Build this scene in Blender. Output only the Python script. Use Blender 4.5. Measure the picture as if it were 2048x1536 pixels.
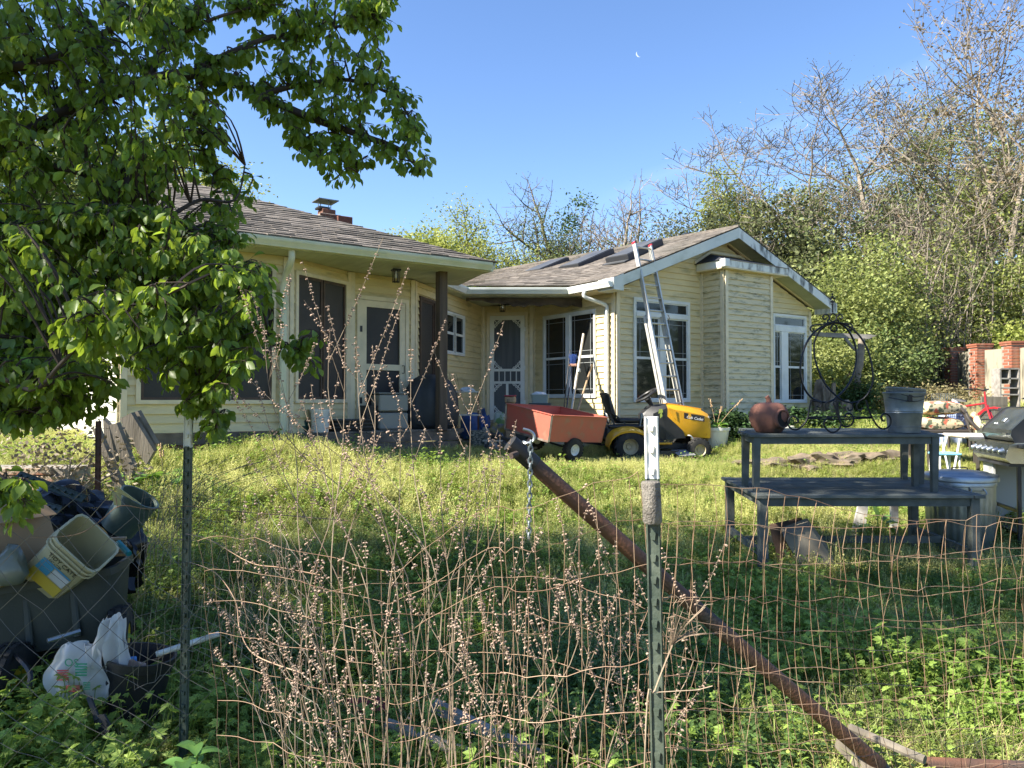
import bpy, math, random
import numpy as np
from mathutils import Vector, Matrix, Quaternion, noise as mn
R = math.radians; PI = math.pi; TAU = 2*math.pi
sc = bpy.context.scene
for o in list(bpy.data.objects): bpy.data.objects.remove(o)
col = sc.collection
# ---------------------------------------------------------------- camera
EYE = 1.6; FPX = 1540.0; PITCH = math.atan(32/FPX)
cam_d = bpy.data.cameras.new('camera'); cam = bpy.data.objects.new('camera', cam_d); col.objects.link(cam)
cam.location = (0, 0, EYE); cam.rotation_euler = (PI/2+PITCH, 0, 0)
cam_d.sensor_width = 36; cam_d.lens = 36*FPX/2048; cam_d.clip_start = .05; cam_d.clip_end = 4000
sc.camera = cam
# ---------------------------------------------------------------- light
SUN_EL, SUN_TH = R(40), R(19)
SDIR = Vector((-math.cos(SUN_TH)*math.cos(SUN_EL), -math.sin(SUN_TH)*math.cos(SUN_EL), math.sin(SUN_EL)))
def V_(px, py): return (cam.rotation_euler.to_matrix() @ Vector(((px-1024)/FPX, (768-py)/FPX, -1))).normalized()
w = bpy.data.worlds.new('World'); sc.world = w; w.use_nodes = True
nt = w.node_tree; nt.nodes.clear()
sky = nt.nodes.new('ShaderNodeTexSky'); sky.sky_type = 'NISHITA'; sky.sun_disc = False
sky.sun_elevation = SUN_EL; sky.sun_rotation = math.atan2(SDIR.x, SDIR.y) % TAU
sky.altitude = 200; sky.air_density = 1.0; sky.dust_density = .1; sky.ozone_density = 2.4
bg = nt.nodes.new('ShaderNodeBackground'); bg.inputs[1].default_value = .092
wo = nt.nodes.new('ShaderNodeOutputWorld')
hs = nt.nodes.new('ShaderNodeHueSaturation'); hs.inputs['Saturation'].default_value = 1.12; hs.inputs['Hue'].default_value = .507; nt.links.new(sky.outputs[0], hs.inputs['Color'])
# faint contrail: a thin band along one great circle, broken up by noise
tcw = nt.nodes.new('ShaderNodeTexCoord'); CA, CB = V_(1400,322), V_(1985,78)
def nd(op, *a):
    q = nt.nodes.new('ShaderNodeMath'); q.operation = op; q.use_clamp = op == 'MULTIPLY_ADD'
    for i, x in enumerate(a):
        if isinstance(x, (int, float)): q.inputs[i].default_value = x
        else: nt.links.new(x, q.inputs[i])
    return q.outputs[0]
def dotn(v):
    q = nt.nodes.new('ShaderNodeVectorMath'); q.operation = 'DOT_PRODUCT'; nt.links.new(tcw.outputs['Generated'], q.inputs[0]); q.inputs[1].default_value = v; return q.outputs['Value']
nw = nt.nodes.new('ShaderNodeTexNoise'); nw.inputs['Scale'].default_value = 7; nw.inputs['Detail'].default_value = 5; nt.links.new(tcw.outputs['Generated'], nw.inputs['Vector'])
band = nd('MULTIPLY_ADD', nd('ABSOLUTE', nd('ADD', dotn(CA.cross(CB).normalized()), nd('MULTIPLY_ADD', nw.outputs[0], .02, -.01))), -70, 1.0)
ends = nd('MULTIPLY_ADD', dotn((CA+CB).normalized()), 30, -28.6)
fct = nd('MULTIPLY', nd('MULTIPLY', band, ends), nd('MULTIPLY', nw.outputs[0], .10))
mxw = nt.nodes.new('ShaderNodeMix'); mxw.data_type = 'RGBA'; nt.links.new(fct, mxw.inputs[0]); nt.links.new(hs.outputs[0], mxw.inputs[6]); mxw.inputs[7].default_value = (6.5, 7.2, 8.2, 1); nt.links.new(mxw.outputs[2], bg.inputs[0]); nt.links.new(bg.outputs[0], wo.inputs[0])
sd = bpy.data.lights.new('sun', 'SUN'); sd.energy = 5; sd.angle = R(.53); sd.color = (1, .93, .80)
sun = bpy.data.objects.new('sun', sd); col.objects.link(sun); sun.location = (-20, -5, 30)
sun.rotation_euler = SDIR.to_track_quat('Z', 'Y').to_euler()
sc.view_settings.view_transform = 'Standard'; sc.view_settings.look = 'None'
sc.view_settings.exposure = 1.6; sc.view_settings.gamma = 1
sc.view_settings.use_curve_mapping = False
sc.render.engine = 'CYCLES'
sc.cycles.max_bounces = 7; sc.cycles.transparent_max_bounces = 8
sc.cycles.diffuse_bounces = 3; sc.cycles.transmission_bounces = 4; sc.cycles.caustics_reflective = False; sc.cycles.caustics_refractive = False

def V(*a): return Vector(a)
CP, SP = math.cos(PITCH), math.sin(PITCH)
def W(px, py, Y):
    """point of the world seen at photo pixel (px, py) at distance Y in front of the camera"""
    dx = (px-1024)/FPX; dz = (768-py)/FPX
    y = CP - dz*SP; z = SP + dz*CP
    return Vector((dx/y*Y, Y, EYE + z/y*Y))
def Wp(px, py, p0, nrm):
    """same pixel on the plane through p0 with normal nrm"""
    r = W(px, py, 1) - V(0, 0, EYE)
    k = (Vector(p0)-V(0, 0, EYE)).dot(nrm)/r.dot(nrm)
    return V(0, 0, EYE)+r*k
# ---------------------------------------------------------------- mesh buffer
class MB:
    def __init__(s): s.v = []; s.f = []; s.c = []; s.t = 1.0
    def add(s, vs, fs, tone=None):
        b = len(s.v); s.v += [tuple(v) for v in vs]; s.f += [[b+i for i in f] for f in fs]
        s.c += [s.t if tone is None else tone]*len(vs); return s
    def obox(s, o, a, b, c, tone=None):      # corner + three edge vectors
        o, a, b, c = Vector(o), Vector(a), Vector(b), Vector(c)
        vs = [o, o+a, o+a+b, o+b, o+c, o+a+c, o+a+b+c, o+b+c]
        fs = [(0,3,2,1),(4,5,6,7),(0,1,5,4),(1,2,6,5),(2,3,7,6),(3,0,4,7)]
        if a.cross(b).dot(c) < 0: fs = [f[::-1] for f in fs]
        return s.add(vs, fs, tone)
    def box(s, c, d, rz=0, tone=None, m=None):
        hx, hy, hz = d[0]/2, d[1]/2, d[2]/2
        m = m or Matrix.Rotation(rz, 3, 'Z')
        a, b, e = m@V(2*hx,0,0), m@V(0,2*hy,0), m@V(0,0,2*hz)
        return s.obox(Vector(c)-(a+b+e)/2, a, b, e, tone)
    def bbox(s, c, d, rz=0, bv=.01, m=None, tone=None):   # box with chamfered edges
        m = m or Matrix.Rotation(rz, 3, 'Z'); c = Vector(c)
        bv = min(bv, min(d)*.45); h = [x/2 for x in d]; vs = []
        for sx in (-1,1):
            for sy in (-1,1):
                for sz in (-1,1):
                    for k in range(3):
                        p = [sx*(h[0]-bv), sy*(h[1]-bv), sz*(h[2]-bv)]; q = (sx, sy, sz); p[k] = q[k]*h[k]; vs.append(c+m@Vector(p))
        def i(sx,sy,sz,k): return ((sx>0)*4+(sy>0)*2+(sz>0))*3+k
        fs = []
        for k in range(3):
            a, b = (k+1)%3, (k+2)%3
            for sg in (-1,1):
                f = []
                for (p, q) in ((-1,-1),(1,-1),(1,1),(-1,1)):
                    t = [0,0,0]; t[k] = sg; t[a] = p; t[b] = q; f.append(i(*t, k))
                fs.append(f if sg > 0 else f[::-1])
        for k in range(3):      # edges along axis k
            a, b = (k+1)%3, (k+2)%3
            for p in (-1,1):
                for q in (-1,1):
                    t = [0,0,0]; t[a] = p; t[b] = q; t[k] = -1; u = list(t); u[k] = 1
                    f = [i(*t,a), i(*u,a), i(*u,b), i(*t,b)]
                    fs.append(f if p*q < 0 else f[::-1])
        for sx in (-1,1):
            for sy in (-1,1):
                for sz in (-1,1):
                    f = [i(sx,sy,sz,k) for k in range(3)]; fs.append(f if sx*sy*sz > 0 else f[::-1])
        return s.add(vs, fs, tone)
    def bar(s, p, q, w, h=None, up=V(0,0,1), tone=None):
        p, q = Vector(p), Vector(q); h = h or w; d = q-p; L = d.length
        if L < 1e-6: return s
        d /= L; up = Vector(up)
        if abs(d.dot(up)) > .98: up = V(1,0,0) if abs(d.x) < .9 else V(0,1,0)
        a = d.cross(up).normalized(); b = a.cross(d)
        return s.obox(p-a*w/2-b*h/2, a*w, b*h, d*L, tone)
    def tube(s, pts, r, n=6, cap=True, tone=None, close=False):
        pts = [Vector(p) for p in pts]; N = len(pts)
        rs = r if isinstance(r, (list, tuple)) else [r]*N
        vs = []; prev = None
        for i in range(N):
            if close: d = pts[(i+1)%N]-pts[i-1]
            else: d = pts[min(i+1, N-1)]-pts[max(i-1, 0)]
            if d.length < 1e-9: d = V(0,0,1)
            d.normalize()
            if prev is None:
                a = d.cross(V(0,0,1) if abs(d.z) < .9 else V(1,0,0)).normalized()
            else:
                a = prev - d*prev.dot(d)
                a = a.normalized() if a.length > 1e-6 else d.cross(V(1,0,0)).normalized()
            prev = a; b = d.cross(a)
            for k in range(n):
                t = TAU*k/n; vs.append(pts[i]+(a*math.cos(t)+b*math.sin(t))*rs[i])
        fs = []
        for i in range(N if close else N-1):
            j = (i+1) % N
            for k in range(n):
                l = (k+1)%n; fs.append((i*n+k, i*n+l, j*n+l, j*n+k))
        if cap and not close: fs += [tuple(range(n))[::-1], tuple((N-1)*n+k for k in range(n))]
        return s.add(vs, fs, tone)
    def lathe(s, prof, n=20, c=(0,0,0), m=None, tone=None, warp=None):   # prof: (radius, z)
        c = Vector(c); vs = []
        for (r, z) in prof:
            for k in range(n):
                t = TAU*k/n; rr = r*(warp(t, z) if warp else 1)
                p = V(rr*math.cos(t), rr*math.sin(t), z); vs.append(c+(m@p if m else p))
        fs = []
        for i in range(len(prof)-1):
            for k in range(n):
                l = (k+1)%n; fs.append((i*n+k, i*n+l, (i+1)*n+l, (i+1)*n+k))
        if prof[0][0] > 1e-4: fs.append(tuple(range(n))[::-1])
        if prof[-1][0] > 1e-4: fs.append(tuple((len(prof)-1)*n+k for k in range(n)))
        return s.add(vs, fs, tone)
    def prism(s, poly, ex, tone=None):        # polygon of 3-D points pushed along ex
        n = len(poly); poly = [Vector(p) for p in poly]; ex = Vector(ex)
        fs = [tuple(range(n))[::-1], tuple(range(n, 2*n))]+[(i, (i+1)%n, (i+1)%n+n, i+n) for i in range(n)]
        return s.add(poly+[p+ex for p in poly], fs, tone)
    def grid(s, fn, nu, nv, tone=None):
        vs = [fn(i/nu, j/nv) for j in range(nv+1) for i in range(nu+1)]
        fs = [(j*(nu+1)+i, j*(nu+1)+i+1, (j+1)*(nu+1)+i+1, (j+1)*(nu+1)+i) for j in range(nv) for i in range(nu)]
        return s.add(vs, fs, tone)
def catmull(pts, k=4, close=False):
    pts = [Vector(p) for p in pts]; out = []; N = len(pts)
    for i in range(N if close else N-1):
        g = (lambda j: pts[j % N]) if close else (lambda j: pts[max(0, min(N-1, j))])
        a, b, c, d = g(i-1), g(i), g(i+1), g(i+2)
        for j in range(k):
            t = j/k
            out.append(.5*((2*b)+(c-a)*t+(2*a-5*b+4*c-d)*t*t+(3*b-a-3*c+d)*t**3))
    if not close: out.append(pts[-1])
    return out
def spiral(c, r0, r1, a0, a1, ux, uz, n=16):
    c = Vector(c); return [c+(Vector(ux)*math.cos(a0+(a1-a0)*i/n)+Vector(uz)*math.sin(a0+(a1-a0)*i/n))*(r0+(r1-r0)*i/n) for i in range(n+1)]
# ---------------------------------------------------------------- objects
ORG = {}
def thing(name, label, cat, loc=(0,0,0), rz=0, group=None):
    o = bpy.data.objects.new(name, None); col.objects.link(o); o.empty_display_size = .1
    o.location = loc; o.rotation_euler = (0,0,rz); ORG[o.name] = Vector(loc)
    o['label'] = label; o['category'] = cat
    if group: o['group'] = group
    return o
def meshof(name, mb, m, off=V(0,0,0), smooth=False):
    me = bpy.data.meshes.new(name)
    vs = mb.v if off.length == 0 else [(v[0]-off.x, v[1]-off.y, v[2]-off.z) for v in mb.v]
    me.from_pydata(vs, [], mb.f); me.materials.append(m)
    if mb.c:
        at = me.attributes.new('tone', 'FLOAT', 'POINT'); at.data.foreach_set('value', mb.c)
    if smooth: me.shade_smooth() if smooth is True else me.shade_smooth()
    if smooth and smooth is not True:
        me.set_sharp_from_angle(angle=R(smooth))
    me.update(); return me
def part(name, mb, m, parent, local=False, smooth=False, label=None, stuff=False):
    off = V(0,0,0) if local or parent is None else ORG.get(parent.name, V(0,0,0))
    me = mb if isinstance(mb, bpy.types.Mesh) else meshof(name, mb, m, off, smooth)
    o = bpy.data.objects.new(name, me); col.objects.link(o)
    if parent is not None: o.parent = parent; ORG[o.name] = off
    if label: o['label'] = label
    if stuff: o['kind'] = 'stuff'
    return o
def solo(name, mb, m, label, cat, group=None, smooth=False, loc=None, rz=0, local=False):
    off = Vector(loc) if (loc is not None and not local) else V(0,0,0)
    o = bpy.data.objects.new(name, meshof(name, mb, m, off, smooth)); col.objects.link(o)
    if loc is not None: o.location = loc
    o.rotation_euler = (0,0,rz); o['label'] = label; o['category'] = cat
    if group: o['group'] = group
    ORG[o.name] = off
    return o
def struct(name, mb, m, smooth=False):
    o = bpy.data.objects.new(name, meshof(name, mb, m, V(0,0,0), smooth)); col.objects.link(o); o['kind'] = 'structure'; return o
def copytree(o, loc, rz, label, group=None):
    r = o.copy(); col.objects.link(r); r.location = loc; r.rotation_euler = (0,0,rz); r['label'] = label
    if group: r['group'] = group
    for ch in list(o.children):
        c = ch.copy(); col.objects.link(c); c.parent = r
        for g in ch.children:
            d = g.copy(); col.objects.link(d); d.parent = c
    return r
# ---------------------------------------------------------------- materials
MATS = {}
def M(name, c, rough=.6, metal=0, c2=None, scale=6, lo=.35, hi=.65, stretch=(1,1,1), bump=0, bscale=80, tone=0, trans=0, spec=.5, c3=None, s3=2, lo3=.5, hi3=.65, coat=0, detail=6, tcol=None, world=False):
    if name in MATS: return MATS[name]
    m = bpy.data.materials.new(name); m.use_nodes = True; n = m.node_tree; n.nodes.clear(); L = n.links.new
    out = n.nodes.new('ShaderNodeOutputMaterial'); b = n.nodes.new('ShaderNodeBsdfPrincipled'); L(b.outputs[0], out.inputs[0])
    b.inputs['Roughness'].default_value = rough; b.inputs['Metallic'].default_value = metal; b.inputs['Specular IOR Level'].default_value = spec
    if coat: b.inputs['Coat Weight'].default_value = coat; b.inputs['Coat Roughness'].default_value = .15
    tc = n.nodes.new('ShaderNodeTexCoord'); mp = n.nodes.new('ShaderNodeMapping'); mp.inputs['Scale'].default_value = stretch
    if world:
        ge = n.nodes.new('ShaderNodeNewGeometry'); L(ge.outputs['Position'], mp.inputs[0])
    else: L(tc.outputs['Object'], mp.inputs[0])
    def rgb(x):
        q = n.nodes.new('ShaderNodeRGB'); q.outputs[0].default_value = (*x, 1); return q.outputs[0]
    def mixn(f, a, bb, bt='MIX'):
        q = n.nodes.new('ShaderNodeMix'); q.data_type = 'RGBA'; q.blend_type = bt
        if isinstance(f, float): q.inputs[0].default_value = f
        else: L(f, q.inputs[0])
        L(a, q.inputs[6]); L(bb, q.inputs[7]); return q.outputs[2]
    def nz(s, lo, hi, d=detail):
        q = n.nodes.new('ShaderNodeTexNoise'); q.inputs['Scale'].default_value = s; q.inputs['Detail'].default_value = d; L(mp.outputs[0], q.inputs['Vector'])
        r = n.nodes.new('ShaderNodeMapRange'); r.inputs[1].default_value = lo; r.inputs[2].default_value = hi; L(q.outputs[0], r.inputs[0]); return r.outputs[0], q.outputs[0]
    cur = rgb(c)
    if c2: f, _ = nz(scale, lo, hi); cur = mixn(f, cur, rgb(c2))
    if c3: f, _ = nz(s3, lo3, hi3, 8); cur = mixn(f, cur, rgb(c3))
    if tone:
        a = n.nodes.new('ShaderNodeAttribute'); a.attribute_name = 'tone'
        cb = n.nodes.new('ShaderNodeCombineXYZ'); [L(a.outputs['Fac'], cb.inputs[i]) for i in range(3)]
        cur = mixn(1.0, cur, cb.outputs[0], 'MULTIPLY')
    L(cur, b.inputs['Base Color'])
    if bump:
        _, h = nz(bscale, 0, 1, 4); bp = n.nodes.new('ShaderNodeBump'); bp.inputs['Strength'].default_value = bump; bp.inputs['Distance'].default_value = .01
        L(h, bp.inputs['Height']); L(bp.outputs[0], b.inputs['Normal'])
    if trans:
        t = n.nodes.new('ShaderNodeBsdfTranslucent')
        if tcol: L(mixn(.6, cur, rgb(tcol)), t.inputs[0])
        else: L(cur, t.inputs[0])
        mx = n.nodes.new('ShaderNodeMixShader'); mx.inputs[0].default_value = trans
        L(b.outputs[0], mx.inputs[1]); L(t.outputs[0], mx.inputs[2]); L(mx.outputs[0], out.inputs[0])
    MATS[name] = m; return m
SID = M('yellow_vinyl', (.71,.595,.325), .5, c2=(.64,.535,.30), scale=3, tone=1, bump=.08, bscale=140, c3=(.33,.30,.16), s3=1.7, lo3=.56, hi3=.75, stretch=(1.2,1.2,4))
SIDG = M('mildewed_vinyl', (.66,.56,.33), .55, c2=(.26,.24,.14), scale=2.6, lo=.47, hi=.66, tone=1, bump=.08, bscale=140, c3=(.62,.54,.35), s3=9, lo3=.45, hi3=.6, stretch=(1.3,1.3,7))
TRIM = M('cream_trim', (.72,.62,.42), .5, c2=(.58,.51,.35), scale=5, lo=.45, hi=.7, tone=1)
WHT = M('white_metal', (.72,.73,.70), .4, c2=(.58,.60,.56), scale=4, lo=.45, hi=.75)
WHTD = M('white_trim_stained', (.66,.68,.64), .5, c2=(.10,.10,.085), scale=6, lo=.5, hi=.66, stretch=(1,1,.4))
FAS = M('pale_fascia', (.60,.63,.58), .5, c2=(.42,.45,.38), scale=3, lo=.5, hi=.75)
GUT = M('algae_gutter', (.60,.60,.44), .45, c2=(.46,.49,.31), scale=3, lo=.4, hi=.7)
SOF = M('soffit_vinyl', (.52,.54,.40), .6, c2=(.42,.44,.31), scale=2, tone=1)
SHG = M('asphalt_shingle', (.115,.098,.082), .95, c2=(.19,.165,.14), scale=9, tone=1, bump=.5, bscale=350, c3=(.07,.066,.05), s3=.7, lo3=.5, hi3=.75)
SCR = M('dark_screen', (.018,.017,.016), .55, c2=(.03,.027,.024), scale=2, bump=.15, bscale=700)
GLS = M('window_glass', (.012,.014,.015), .04, spec=.45, c2=(.02,.022,.022), scale=1.5)
CURT = M('sheer_curtain', (.10,.11,.12), .7, c2=(.17,.18,.19), scale=14, stretch=(1,1,.08))
BRN = M('brown_frame', (.085,.05,.032), .6, c2=(.05,.032,.022), scale=12)
OLDW = M('weathered_wood', (.22,.19,.15), .9, c2=(.10,.085,.065), scale=9, stretch=(1,1,.12), bump=.5, bscale=60, tone=1)
POSTW = M('porch_post_wood', (.12,.085,.055), .85, c2=(.06,.043,.03), scale=14, stretch=(1,1,.1), bump=.4, bscale=50)
GREYW = M('grey_plank', (.33,.31,.28), .9, c2=(.19,.17,.15), scale=9, stretch=(.3,1,1), bump=.4, bscale=60, tone=1)
DECKC = M('porch_deck_edge', (.20,.16,.12), .9, c2=(.10,.08,.06), scale=5, bump=.3)
BRK = M('red_brick', (.29,.10,.055), .9, c2=(.25,.085,.05), scale=9, tone=1, bump=.5, bscale=90, c3=(.40,.24,.16), s3=4, lo3=.55, hi3=.75)
MOR = M('mortar', (.32,.28,.23), .95, c2=(.22,.20,.17), scale=12, bump=.4)
STU = M('old_stucco', (.35,.32,.24), .95, c2=(.12,.11,.08), scale=5, lo=.48, hi=.62, stretch=(1,1,.35), bump=.4)
SLATE = M('slate_paint', (.125,.135,.122), .7, c2=(.085,.095,.085), scale=9, tone=1, bump=.25, bscale=120, c3=(.20,.20,.17), s3=3, lo3=.6, hi3=.75, spec=.25)
GALV = M('galvanised', (.42,.45,.47), .38, metal=.85, c2=(.28,.31,.33), scale=7, bump=.05)
GALVD = M('dull_galvanised', (.27,.295,.30), .5, metal=.6, c2=(.14,.17,.18), scale=8, bump=.1)
TERRA = M('terracotta', (.24,.10,.065), .85, c2=(.15,.065,.045), scale=5, bump=.25, bscale=40, c3=(.05,.035,.03), s3=3, lo3=.56, hi3=.66)
IRON = M('black_iron', (.012,.013,.015), .45, metal=.3)
BLK = M('black_plastic', (.014,.014,.015), .45, c2=(.022,.022,.024), scale=6, bump=.1)
RUB = M('tyre_rubber', (.018,.018,.017), .85, c2=(.06,.052,.04), scale=9, lo=.5, hi=.8)
YEL = M('mower_yellow', (.72,.36,.010), .35, c2=(.62,.30,.012), scale=4, coat=.3)
REDM = M('faded_red_steel', (.47,.105,.07), .55, c2=(.40,.11,.075), scale=5, c3=(.30,.16,.11), s3=7, lo3=.55, hi3=.75)
RUST = M('rusty_steel', (.21,.085,.042), .75, c2=(.10,.048,.03), scale=7, bump=.3, c3=(.035,.032,.03), s3=2.2, lo3=.45, hi3=.62)
WIRE = M('rusty_wire', (.33,.23,.15), .65, metal=.25, c2=(.20,.11,.07), scale=6)
WIREG = M('dark_wire', (.10,.10,.09), .6, metal=.3, c2=(.2,.17,.13), scale=6)
POSTG = M('green_tpost', (.030,.048,.036), .5, c2=(.10,.12,.09), scale=9, bump=.2)
POSTT = M('white_post_paint', (.72,.72,.68), .45, c2=(.20,.085,.05), scale=14, lo=.6, hi=.68, bump=.1)
ALU = M('ladder_aluminium', (.62,.61,.56), .5, metal=.55, c2=(.5,.49,.44), scale=8)
CARD = M('cardboard', (.40,.26,.14), .85, c2=(.33,.21,.11), scale=3)
LITTER = M('pale_plastic_pail', (.62,.58,.40), .4, c2=(.52,.47,.28), scale=3, trans=.2)
POLY = M('grey_poly_tub', (.030,.037,.030), .6, c2=(.045,.052,.042), scale=5, bump=.1)
TARP = M('black_plastic_sheet', (.006,.006,.007), .22, spec=.35)
BAGW = M('white_carrier_bag', (.70,.70,.68), .35, trans=.35)
WPL = M('white_plastic', (.70,.68,.60), .45, c2=(.60,.58,.50), scale=3)
BLUP = M('blue_plastic', (.05,.22,.52), .4)
CYAN = M('sky_blue_paint', (.22,.52,.68), .45)
SS = M('stainless', (.50,.48,.43), .24, metal=.95, c2=(.38,.36,.32), scale=6)
DKG = M('charcoal_metal', (.045,.045,.046), .4, metal=.4)
COVER = M('grill_cover_cloth', (.022,.026,.030), .6, c2=(.035,.04,.045), scale=3, bump=.5, bscale=9)
WICK = M('dark_resin_weave', (.05,.042,.036), .55)
REDP = M('red_paint', (.42,.02,.025), .3, coat=.3)
ROCK = M('ledge_stone', (.22,.165,.115), .95, c2=(.10,.085,.055), scale=5, bump=.7, bscale=12)
STONE = M('paving', (.40,.35,.27), .95, c2=(.30,.26,.2), scale=4, bump=.4)
LGT = M('led_white_print', (.8,.8,.78), .5)
GRNP = M('green_print', (.05,.30,.16), .5); REDPR = M('red_print', (.55,.10,.10), .5); BLUPR = M('blue_print', (.08,.33,.55), .5)
BARK = M('bark', (.075,.060,.045), .95, c2=(.14,.12,.095), scale=9, bump=.6, bscale=30)
BARKP = M('pale_bark', (.27,.23,.18), .95, c2=(.16,.13,.10), scale=7)
BARKD = M('dark_twig', (.10,.075,.055), .95)
PEAR = M('pear_leaf', (.115,.195,.028), .45, c2=(.19,.27,.04), scale=4, trans=.5, tone=1, tcol=(.42,.56,.04))
STEMB = M('dead_stem', (.34,.26,.18), .85, c2=(.17,.12,.08), scale=8)
PODS = M('dead_seed_pods', (.42,.31,.24), .85, c2=(.27,.18,.13), scale=30)
HOST = M('hosta_leaf', (.09,.20,.045), .45, c2=(.14,.27,.06), scale=8, trans=.3, tcol=(.3,.5,.05))
def leafm(name, c, c2, tr=.3, tcol=None): return M(name, c, .55, c2=c2, scale=1.3, lo=.3, hi=.7, trans=tr, tone=1, tcol=tcol, spec=.3)
# ================================================================ GROUND
GC = [(-3,2,0),(0,2,0),(3,2,0),(-1.3,3.3,.06),(2,3.3,.0),(0,3.6,.02),(2.1,6.5,.08),(4,6.5,.08),(3,7.6,.12),(4.4,7.3,.1),(-3,9.4,.98),(-4.6,8.9,.95),(-3.8,7.6,.62),
 (-.5,9.7,.72),(-1.6,11.2,.88),(0,12.2,.72),(1.5,12.2,.58),(2.9,12.5,.60),(.6,10.9,.66),(3.7,13.3,.86),(1.8,13.4,.85),(.8,13.8,.9),(4.2,14.3,1.08),(6.2,16,1.1),(-.3,14,1.0),(.3,15.3,1.1),
 (0,7,.30),(-2.2,6.4,.34),(-2.2,8,.68),(-3,4.4,.12),(-1,5,.12),(1,5,.05),(5,9,.3),(3,9,.32),(6,12,.72),(8,14,.95),(10,13,.8),(9,10,.45),(12,19,1.35),(10,22,1.6),(20,30,2.2),(-10,8,.7),(-8,12,1.),(0,30,1.6),(-10,30,1.2),
 (30,20,1.8),(13,8,.4),(-6,4,.1),(6,4,0),(7,6.5,.1),(0,-4,0),(-14,-2,0),(14,-2,0),(-30,20,.8),(60,60,3),(-60,60,2),(0,90,3),(-60,-20,0),(60,-20,0),(20,60,3)]
_gc = np.array(GC, float)
def G(x, y):
    d2 = (_gc[:,0]-x)**2+(_gc[:,1]-y)**2
    s = .35+.02*abs(y)
    w_ = 1/(d2+s)**2.2
    return float((w_*_gc[:,2]).sum()/w_.sum())
def GN_(xs, ys):
    d2 = (_gc[None,:,0]-xs[:,None])**2+(_gc[None,:,1]-ys[:,None])**2
    w_ = 1/(d2+(.35+.02*np.abs(ys))[:,None])**2.2
    return (w_*_gc[None,:,2]).sum(1)/w_.sum(1)
def axis(a, b, fine, far, k=1.22):
    out = [a]; st = fine
    t = list(np.arange(a, b+1e-6, fine)); l, r = [a], [b]; s = fine
    while r[-1] < far: s *= k; r.append(r[-1]+s)
    s = fine
    while l[-1] > -far: s *= k; l.append(l[-1]-s)
    return np.array(l[::-1][:-1]+t+r[1:])
gx = axis(-9, 14, .14, 400); gy = axis(-1, 25, .14, 500)
XX, YY = np.meshgrid(gx, gy); ZZ = GN_(XX.ravel(), YY.ravel()).reshape(XX.shape)
ZZ += np.array([[.035*mn.noise(V(x*.9, y*.9, 0))+.02*mn.noise(V(x*3, y*3, 4)) if abs(x) < 15 and -2 < y < 26 else 0 for x in gx] for y in gy])
def ground_mesh():
    ny, nx = XX.shape; me = bpy.data.meshes.new('ground')
    co = np.stack([XX.ravel(), YY.ravel(), ZZ.ravel()], 1)
    i = (np.arange(ny-1)[:,None]*nx+np.arange(nx-1)[None,:]).ravel(); f = np.stack([i, i+1, i+nx+1, i+nx], 1)
    me.vertices.add(len(co)); me.vertices.foreach_set('co', co.ravel().astype(np.float32))
    me.loops.add(f.size); me.loops.foreach_set('vertex_index', f.ravel().astype(np.int32))
    me.polygons.add(len(f)); me.polygons.foreach_set('loop_start', np.arange(0, f.size, 4, dtype=np.int32))
    me.update(calc_edges=True); me.shade_smooth(); return me
SOIL = M('soil_and_litter', (.13,.14,.05), .95, c2=(.20,.175,.085), scale=2.5, bump=.8, bscale=25, c3=(.05,.04,.028), s3=9, lo3=.5, hi3=.62, world=True)
gm = ground_mesh(); gm.materials.append(SOIL)
go = bpy.data.objects.new('ground', gm); col.objects.link(go); go['kind'] = 'structure'
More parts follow.
